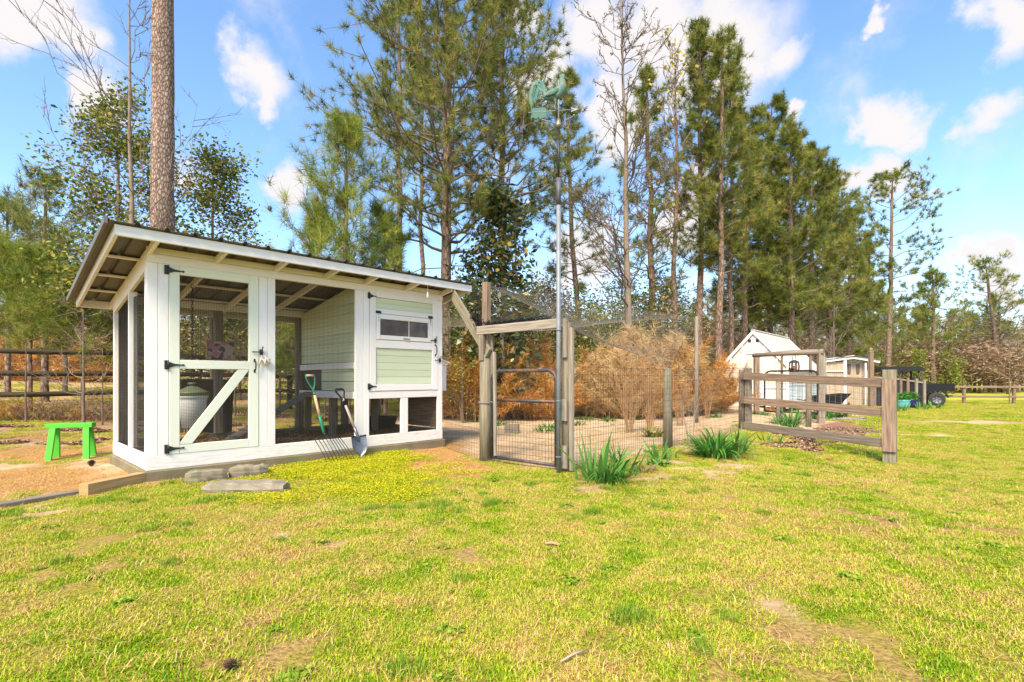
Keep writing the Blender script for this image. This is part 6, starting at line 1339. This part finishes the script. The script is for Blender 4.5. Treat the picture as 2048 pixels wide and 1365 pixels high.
def bare_parts(b, H, r0, seed, lean=(0, 0), cs=.25, nb=40, Rm=2.5, lev=2, up=.9, arch=.0):
    r = np.random.default_rng(seed); P = trunk_line(b, H, lean, r, wob=.004); t = np.sort(cs + (1 - cs) * r.random(nb)); t = np.minimum(t, .98); O = along(P, t); az = r.random(nb) * 6.283; L_ = Rm * (1 - .65 * (t - cs) / (1 - cs)) * (.5 + .7 * r.random(nb)); k = np.linspace(0, 1, 6); el = up + r.normal(size=nb) * .22
    d = np.stack([np.cos(az), np.sin(az)], -1); B = np.zeros((nb, 6, 3)); B[:, :, :2] = O[:, None, :2] + d[:, None] * (L_[:, None] * k ** (1 - arch) * np.cos(el)[:, None])[..., None]; B[:, :, 2] = O[:, 2:3] + L_[:, None] * (k * np.sin(el)[:, None] * .7 + .4 * k ** 2); B[:, 1:] += r.normal(size=(nb, 5, 3)) * (L_ * .03)[:, None, None]
    out = [twigs(B, np.clip(r0 * .3 * (1 - t * .7), .006, 1)[:, None] * np.linspace(1, .22, 6)[None])]; cur, cl, cr_ = B, L_, np.clip(r0 * .12, .004, .03); tips = [B[:, -1]]
    for lv in range(lev):
        m = 5; n = len(cur); u = .25 + .75 * r.random((n, m)); SO = np.stack([along(cur[i], u[i]) for i in range(n)]); dB = np.repeat((cur[:, -1] - cur[:, 0])[:, None], m, 1); dB /= np.maximum(np.linalg.norm(dB, axis=-1, keepdims=True), 1e-6); E = dB + r.normal(size=dB.shape) * .5; E /= np.linalg.norm(E, axis=-1, keepdims=True); sl = cl[:, None] * (.2 + .3 * r.random((n, m))); SE = SO + E * sl[..., None]; Q = np.stack([SO, SO * .66 + SE * .34 + r.normal(size=SO.shape) * .02, SO * .33 + SE * .67, SE], 2).reshape(-1, 4, 3)
        out.append(twigs(Q, np.full((len(Q), 1), cr_) * np.array([[1, .8, .6, .35]]))); cur, cl, cr_ = Q, sl.ravel(), cr_ * .55; tips.append(Q[:, -1]); tips.append(Q[:, 2])
    return P, join(out), np.concatenate(tips)
def bare(px, d, top_y, r0, label, seed, name='bare_tree', bud=None, budp=.4, budl=.05, tmat=None, lmat=None, lean_px=0, group=None, H=None, **kw):
    x = (px - CXP) / FPX * d; b = (x, d, ground_z(x, d)); H = H or (CAMH + (HYP - top_y) / FPX * d - b[2]); P, l_, tips = bare_parts(b, H, r0, seed, lean=(lean_px / FPX * d, 0), **kw); c = None
    if bud is not None: r = np.random.default_rng(seed); tp = tips[r.random(len(tips)) < budp]; c = leaves(tp + r.normal(size=tp.shape) * .04, budl, budl * .7, r)
    return put_tree(name, b, P, r0, l_, c, label, group=group, tmat=tmat or (MT['twig'] if r0 < .05 else MT['palebark']), lmat=lmat or MT['twig'], cmat=bud, taper=.12)
def broad(px, d, top_y, r0, label, seed, mat, nl=6000, ll=.07, name='broadleaf_tree', cs=.15, Rm=2.2, nb=40, tmat=None, spread=.22, group=None, H=None, lean_px=0, up=.7, lev=1):
    x = (px - CXP) / FPX * d; b = (x, d, ground_z(x, d)); H = H or (CAMH + (HYP - top_y) / FPX * d - b[2]); P, l_, tips = bare_parts(b, H, r0, seed, cs=cs, nb=nb, Rm=Rm, lev=lev, up=up, lean=(lean_px / FPX * d, 0)); r = np.random.default_rng(seed); C = tips[r.integers(0, len(tips), nl)] + r.normal(size=(nl, 3)) * spread; C[:, 2] = np.maximum(C[:, 2], b[2] + .05)
    return put_tree(name, b, P, r0, l_, leaves(C, ll, ll * .5, r), label, group=group, tmat=tmat or MT['twig'], cmat=mat)
# --- left side
x = (325 - CXP) / FPX * 10.2; b = (x, 10.2, ground_z(x, 10.2)); P, l_, c, co_ = pine_parts(18, .24, .72, 3.2, 36, .26, 20, .012, 11, b=b, up=.2); P[:, 0] = b[0] + np.linspace(0, .02, len(P)); P = np.array([along(P, t) for t in np.linspace(0, 1, 120)])
put_tree('pine_tree', b, P, .232, l_, c, 'big straight pine trunk with plated pinkish bark behind the coop', tmat=MT['pinebark'], taper=.55, nseg=40)
_tm = [o for o in COL.objects if o.name.startswith('trunk') and o.data.materials[0] == MT['pinebark']][0].data; _co = np.zeros(len(_tm.vertices) * 3, np.float32); _tm.vertices.foreach_get('co', _co); _co = _co.reshape(-1, 3); _an = np.arctan2(_co[:, 1], _co[:, 0]); _sc = 1 + .10 * (vnoise(_an * 2.2 + 9, _co[:, 2] * .9, 1, 3) - .5) + .10 * (vnoise(_an * 5 + 9, _co[:, 2] * 3, 1, 5) - .5); _co[:, :2] *= _sc[:, None]; _tm.vertices.foreach_set('co', _co.ravel()); _tm.update()
bare(261, 9.4, -60, .065, 'slender pale-barked bare sapling beside the big pine trunk', 12, 'bare_sapling', cs=.34, nb=26, Rm=2.4, lev=2, up=.85, H=9.0, arch=.25)
broad(235, 11.2, 235, .06, 'airy small-leaved evergreen by the big pine trunk, taller of the two', 13, HOLLY, 8500, .10, 'holly_tree', cs=.3, Rm=1.9, nb=34, spread=.17)
broad(425, 11.6, 335, .05, 'airy small-leaved evergreen by the big pine trunk, shorter of the two', 14, HOLLY, 6000, .095, 'holly_tree', cs=.3, Rm=1.5, nb=30, spread=.16)
pine(90, 15.0, 365, .10, .34, 2.6, 46, 'tall bushy dark pine behind the mossy rail fence', 15, ts=.22, nk=20)
pine(15, 16.5, 410, .09, .34, 2.4, 44, 'lower bushy pine beside the tall bushy dark pine', 16, ts=.22, nk=20)
pine(-40, 12.5, 480, .07, .42, 1.9, 40, 'tallest of the young bright green pines behind the rail fence', 17, ts=.26, nk=26, mat=PINEY)
pine(60, 12.2, 515, .06, .42, 1.5, 40, 'young bright green pine close behind the mossy rail fence', 18, ts=.26, nk=26, mat=PINEY)
pine(165, 11.9, 550, .05, .42, 1.2, 32, 'small bright green pine near the coop eave', 19, ts=.24, nk=24, mat=PINEY)
broad(130, 18, 480, .08, 'mixed green thicket tree behind the young bright pines', 20, HOLLY, 6000, .12, cs=.38, Rm=2.4, spread=.3)
bare(167, 10.0, 620, .035, 'crooked leafless sapling in front of the mossy rail fence', 21, 'bare_sapling', cs=.15, nb=12, Rm=1.5, lev=1, up=.35, lmat=MT['paletwig'])
bare(205, 10.4, 700, .02, 'thin leafless sapling by the coop back corner', 22, 'bare_sapling', cs=.15, nb=14, Rm=1.2, lev=2, up=.4, lmat=MT['twig'])
bare(52, 10.6, 690, .025, 'thin leafless sapling between the crooked one and the fence post', 23, 'bare_sapling', cs=.15, nb=8, Rm=1.0, lev=1, up=.4, lmat=MT['twig'])
for k, (px, d) in enumerate(((470, 12.5), (520, 12.2), (560, 13), (425, 13), (600, 14), (650, 13.5), (700, 14), (760, 14.5), (820, 14.5), (360, 12.5))):
    bare(px, d, 640 + 8 * (k % 3), .022, 'leafless tangled sapling behind the coop', 30 + k, 'bare_sapling', cs=.1, nb=14, Rm=1.5, lev=2, up=.45, lmat=MT['paletwig'] if k % 2 else MT['twig'], group='leafless saplings behind the coop')
for k, (px, d, ty) in enumerate(((480, 17.5, 600), (560, 18, 610), (640, 18, 560), (730, 18.5, 560), (400, 17, 590), (800, 18, 600), (340, 17, 560), (250, 17.5, 520))):
    broad(px, d, ty, .05, 'dark leafy shrub filling the gap behind the coop', 50 + k, HOLLY, 3000, .12, 'shrub', cs=.03, Rm=1.7, nb=26, spread=.28, group='leafy shrubs behind the coop')
# dead brush pile beyond the rail fence
for k, (px, d) in enumerate(((40, 26), (85, 25), (130, 26), (175, 25), (215, 27), (5, 25), (-40, 26), (110, 29), (190, 30))):
    r = np.random.default_rng(70 + k); x = (px - CXP) / FPX * d; z = ground_z(x, d); n = 260; an = r.random(n) * 6.283; O = np.stack([r.normal(size=n) * .8, r.normal(size=n) * .6, np.abs(r.normal(size=n)) * .7 + .15], -1); E = r.normal(size=(n, 3)) * [1, 1, .45]; E /= np.linalg.norm(E, axis=1)[:, None]; Q = O[:, None] + E[:, None] * (np.linspace(-.5, .5, 4)[None] * (.5 + .6 * r.random((n, 1))))[..., None] + r.normal(size=(n, 4, 3)) * .04; Q[..., 2] = np.maximum(Q[..., 2], .01); Q[..., :2] *= 1.5; V, T = twigs(Q, np.full((n, 4), .014)); C = Q.reshape(-1, 3)[r.random(n * 4) < .9]; nV, nT, nA = needles(C, r.normal(size=C.shape) * .5, .3, .022, 5, r)
    V, T, a = join([(V, T, r.random(len(V))), (nV, nT, nA)]); tag(tri_mesh('brush_pile', V + np.array([x, d, z]), T, BRUSH if k % 2 else DRYBR, None, (x, d, z), attr=a), ('heap of grey-brown dead boughs beyond the mossy rail fence', 'heap of orange-brown dead boughs beyond the mossy rail fence')[k % 2], 'brush pile', 'dead bough heaps beyond the rail fence')
for k, (px, d) in enumerate(((20, 11.0), (70, 11.1), (110, 10.8), (150, 11.2), (190, 11.0), (225, 11.4), (-30, 10.8))):
    r = np.random.default_rng(90 + k); x = (px - CXP) / FPX * d; z = ground_z(x, d); n = 70; an = r.random(n) * 6.283; kk_ = np.linspace(0, 1, 5); L_ = .2 + .45 * r.random(n); Q = np.zeros((n, 5, 3)); Q[..., 0] = r.normal(size=(n, 1)) * .25 + np.cos(an)[:, None] * L_[:, None] * kk_ * .7; Q[..., 1] = r.normal(size=(n, 1)) * .2 + np.sin(an)[:, None] * L_[:, None] * kk_ * .7; Q[..., 2] = L_[:, None] * kk_ * 1.1 * (1 - .3 * kk_); Q[:, 1:] += r.normal(size=(n, 4, 3)) * .04; V, T = twigs(Q, np.outer(np.ones(n), np.linspace(.006, .002, 5)))
    C = Q[:, 1:].reshape(-1, 3); nV, nT, nA = needles(C, r.normal(size=C.shape) * .5, .07, .008, 3, r); V, T, a = join([(V, T, r.random(len(V))), (nV, nT, nA)]); tag(tri_mesh('bramble', V + np.array([x, d, z]), T, DRYBR if k % 3 else BRUSH, None, (x, d, z), attr=a), 'brown leafless bramble along the mossy rail fence', 'bramble', 'brambles along the rail fence')
# --- middle
pine(690, 12.0, 265, .085, .1, 2.5, 46, 'young bushy pine with long bright needles behind the coop roof', 101, ts=.28, nk=32, nw=.009, mat=PINEY, shape=.6, up=.55, sub=6, tpb=3, spread=1.0)
pine(770, 13.5, 430, .06, .1, 1.7, 44, 'smaller bushy pine between the bright young pine and the forked pine', 102, ts=.28, nk=28, mat=PINEY, up=.5)
pine(635, 14.0, 430, .06, .1, 1.6, 40, 'smaller bushy pine on the open side of the bright young pine', 103, ts=.27, nk=26, mat=PINEY, up=.5)
pine(893, 14.5, -120, .19, .34, 4.2, 80, 'tall spreading pine with a forked crown beside the gate arch', 104, ts=.21, nk=44, nw=.013, shape=.4, up=.45, sub=9, tpb=3, dead=10, spread=1.3)
pine(1003, 17.5, -60, .16, .40, 3.6, 72, 'tall open-crowned pine behind the magnolia', 105, ts=.22, nk=40, nw=.015, shape=.4, up=.6, sub=8, tpb=3, dead=6, spread=1.3)
pine(798, 22, -20, .17, .62, 2.6, 30, 'distant straight pine trunk left of the forked pine', 106, ts=.26, nk=30, sub=8, tpb=3, spread=1.3)
pine(843, 26, 120, .16, .6, 2.4, 26, 'distant thin pine trunk close to the forked pine', 107, ts=.28, nk=26, sub=7, spread=1.3)
broad(1005, 14.0, 395, .08, 'dark glossy magnolia with large leaves behind the gate', 108, MAGN, 5200, .18, 'magnolia_tree', cs=.1, Rm=1.3, nb=44, spread=.2, up=.6)
broad(940, 13.8, 530, .04, 'low glossy magnolia shoot beside the coop roof end', 109, MAGN, 500, .17, 'magnolia_tree', cs=.3, Rm=.9, nb=14, spread=.14)
pine(1165, 23, 150, .15, .35, 2.6, 40, 'slim leaning pine right of the weathervane', 110, ts=.27, nk=30, lean_px=-38, up=.3, sub=7, tpb=3, spread=1.3)
bare(1262, 19.5, -40, .155, 'tall pale leafless tree with fine budding branches', 111, bud=BUD, budp=.35, budl=.07, lean_px=-22, cs=.22, nb=64, Rm=3.8, lev=2, up=.6, tmat=MT['palebark'], lmat=MT['twig'])
pine(1310, 24, 140, .19, .3, 3.0, 46, 'dark-trunked pine right of the pale leafless tree', 112, ts=.27, nk=30, dead=12, sub=6, tpb=3, lean_px=-18, spread=1.3)
bare(1350, 23, 95, .16, 'slender tree with scattered yellow spring leaves at its top', 113, bud=YELLOW, budp=.6, budl=.17, cs=.42, nb=50, Rm=2.6, lev=1, up=.9, tmat=MT['pinebark2'])
pine(1400, 24, 62, .18, .36, 2.2, 52, 'tallest pine rising straight above the tan brush heap', 114, ts=.27, nk=34, shape=.4, up=.6, dead=14, sub=7, tpb=3, spread=1.25)
pine(1438, 23.2, 85, .18, .36, 2.4, 54, 'second tallest pine, its crown touching the tallest pine', 115, ts=.27, nk=34, shape=.4, up=.55, dead=14, sub=7, tpb=3, lean_px=8, spread=1.25)
pine(1462, 25, 150, .14, .3, 2.2, 44, 'dark pine behind the two tallest pines', 116, ts=.29, nk=30, spread=1.2, shape=.5, up=.5, dead=8)
for k, (px, d, ty, rm, nb) in enumerate(((1490, 28, 225, 2.5, 58), (1540, 29, 205, 2.7, 62), (1582, 27, 270, 2.9, 62), (1622, 31, 300, 3.0, 62), (1520, 31, 370, 2.8, 50))):
    pine(px, d, ty, .19, .29, rm, nb - 6, ('pine with a dense green crown just left of the greenhouse ridge', 'tallest of the dense dark pines behind the greenhouse', 'dense pine directly behind the greenhouse roof', 'dense pine behind the hutch side of the greenhouse', 'lower dense pine tucked under the dark pine group')[k], 120 + k, ts=.30, nk=34, shape=.5, up=.2, sub=8, tpb=3, dead=12, spread=1.2)
pine(1658, 33, 352, .2, .26, 3.2, 58, 'dense pine at the sloping right end of the pine group', 126, ts=.34, nk=28, spread=1.2, shape=.5, up=.3, sub=6, tpb=4); pine(1698, 37, 425, .2, .24, 3.0, 52, 'low dense pine right of the pine group', 127, ts=.36, nk=26, spread=1.2, shape=.5, up=.3, sub=6)
pine(1737, 44, 470, .2, .15, 3.2, 50, 'yellowish pine left of the lone tall pine', 128, ts=.36, nk=14, up=.3, mat=PINEY)
pine(1776, 40, 352, .22, .42, 4.0, 30, 'lone tall pine with flat open boughs against the sky', 129, ts=.30, nk=30, spread=1.2, shape=.25, up=.12, sub=8, lean_px=10, dead=4)
pine(1866, 52, 545, .24, .3, 4.2, 40, 'round-topped pine standing behind the utility vehicle', 130, ts=.42, nk=14, up=.35, sub=6); pine(2003, 56, 528, .26, .4, 4.5, 26, 'leaning open pine at the end of the far wood', 131, ts=.44, nk=14, shape=.35, up=.15, sub=7, lean_px=-32)
x = fr(2020, 28.2); bare(2019, 28.2, 690, .035, 'thin leafless sapling beside the far rail fence', 132, 'bare_sapling', cs=.3, nb=14, Rm=1.5, lev=1, up=.5, lmat=MT['paletwig'])
for k, (px, d, ty) in enumerate(((1600, 29.5, 640), (1668, 30, 560), (1466, 27, 600), (1712, 40, 600))):
    bare(px, d, ty, .06, ('pale leafless tree tangled behind the greenhouse ridge', 'pale leafless tree behind the hutch', 'pale leafless tree left of the greenhouse', 'pale leafless tree beyond the finial post')[k], 140 + k, cs=.2, nb=30, Rm=2.4, lev=2, up=.35, lmat=MT['paletwig'])
# understory between the trunks
for k, (px, d, ty) in enumerate(((905, 19, 600), (960, 20, 590), (1040, 19.5, 600), (1110, 20, 600), (1180, 21, 610), (1225, 21, 640), (1290, 21.5, 600), (1308, 22.5, 610), (1335, 25, 600), (1350, 28, 620), (1090, 26, 560), (1250, 27, 560), (1330, 28, 560), (920, 17.5, 630), (1160, 18.5, 650))):
    broad(px, d, ty, .06, ('glossy dark green understory shrub behind the dry brush', 'yellow-green leafy understory shrub behind the dry brush', 'glossy dark green understory shrub behind the dry brush', 'brown withered understory shrub behind the dry brush')[k % 4], 160 + k, (HOLLY, SPRING, HOLLY, DRYBR)[k % 4], 2600, .14, 'shrub', cs=.03, Rm=2.0, nb=24, spread=.32, group='understory shrubs behind the run')
broad(925, 13.2, 640, .04, 'yellow-green bush glowing beside the coop corner', 180, SPRING, 3000, .07, 'shrub', cs=.05, Rm=1.2, nb=22, spread=.22)
# --- far woodland: named trees in front, one mass behind
random.seed(77)
GRPB, GRPP = 'leafless trees along the far wood edge', 'pines along the far wood edge'
for k in range(24):
    px = 1500 + k * 25 + random.uniform(-10, 10); d = random.uniform(56, 66); bare(px, d, random.uniform(600, 650), .16, 'leafless brown tree along the far wood edge', 200 + k, cs=.2, nb=34, Rm=4.2, lev=2, up=.6, lmat=MT['paletwig'] if k % 2 else MT['twig'], tmat=MT['twig'], group=GRPB)
for k in range(14):
    px = 1440 + k * 46 + random.uniform(-14, 14); d = random.uniform(50, 68)
    if px > 1790 and k % 3: continue
    pine(px, d, random.uniform(585, 660) if px > 1750 else random.uniform(480, 600), .17, .2, 3.6, 36, 'pine along the far wood edge', 230 + k, ts=.5, nk=10, up=.3, group=GRPP)
for k, px in enumerate((1905, 1836)): broad(px, 49 - k, 712, .06, 'fresh light green shrub at the far wood edge', 250 + k, SPRING, 1500, .2, 'shrub', cs=.03, Rm=1.2, nb=16, spread=.3, group='spring green shrubs at the wood edge')
def mass(name, spots, kind, mat, label):
    parts = []
    for (px, d, ty, seed) in spots:
        x = (px - CXP) / FPX * d; b = (x, d, ground_z(x, d)); H = CAMH + (HYP - ty) / FPX * d - b[2]
        if kind == 'p':
            P, l_, c, _ = pine_parts(H, .15, .15, 3.6, 26, .6, 9, d * .0012, seed, b=b, sub=5, tpb=3); parts += [c]
        else:
            P, l_, tips = bare_parts(b, H, .13, seed, cs=.15, nb=24, Rm=4, lev=1, up=.6); r = np.random.default_rng(seed); C = tips[r.integers(0, len(tips), 900)] + r.normal(size=(900, 3)) * .6; C[:, 2] = np.maximum(C[:, 2], b[2] + .1); parts += [leaves(C, .5, .09, r), (l_[0], l_[1], np.full(len(l_[0]), .3)), ]
        tv, tt = twigs(P[None], np.linspace(.16, .05, len(P))[None], 5); parts.append((tv, tt, np.zeros(len(tv))))
    V, T, a = join(parts); return tag(tri_mesh(name, V, T, mat, attr=a), label, 'woodland', kind='stuff')
low = [(1370 + k * 9.5, random.uniform(50, 70), random.uniform(700, 735), 500 + k) for k in range(76)]
sp_ = []
for k in range(46): px = 1380 + k * 17; sp_.append((px, random.uniform(66, 90), random.uniform(615, 680) if px > 1750 else random.uniform(560, 640), 300 + k))
mass('woodland_mass', sp_[::2], 'b', DRYBR, 'brown leafless wood closing the view behind the far lawn'); mass('woodland_mass', sp_[1::2], 'p', PINE, 'green pine wood closing the view behind the far lawn')
sp_ = [(px, random.uniform(42, 58), random.uniform(600, 660), 400 + k) for k, px in enumerate(range(-160, 1460, 42))]
mass('woodland_mass', sp_[::2], 'b', DRYBR, 'brown leafless wood behind the coop and chicken run'); mass('woodland_mass', sp_[1::2], 'p', PINE, 'dark pine wood behind the coop and chicken run')
mass('woodland_brush', low, 'b', DRYBR, 'brown leafless brush along the foot of the far wood')
mass('woodland_brush', [(px, random.uniform(36, 44), random.uniform(690, 715), 600 + k) for k, px in enumerate(range(-150, 1500, 24))], 'b', DRYBR, 'brown leafless brush behind the coop and the run')
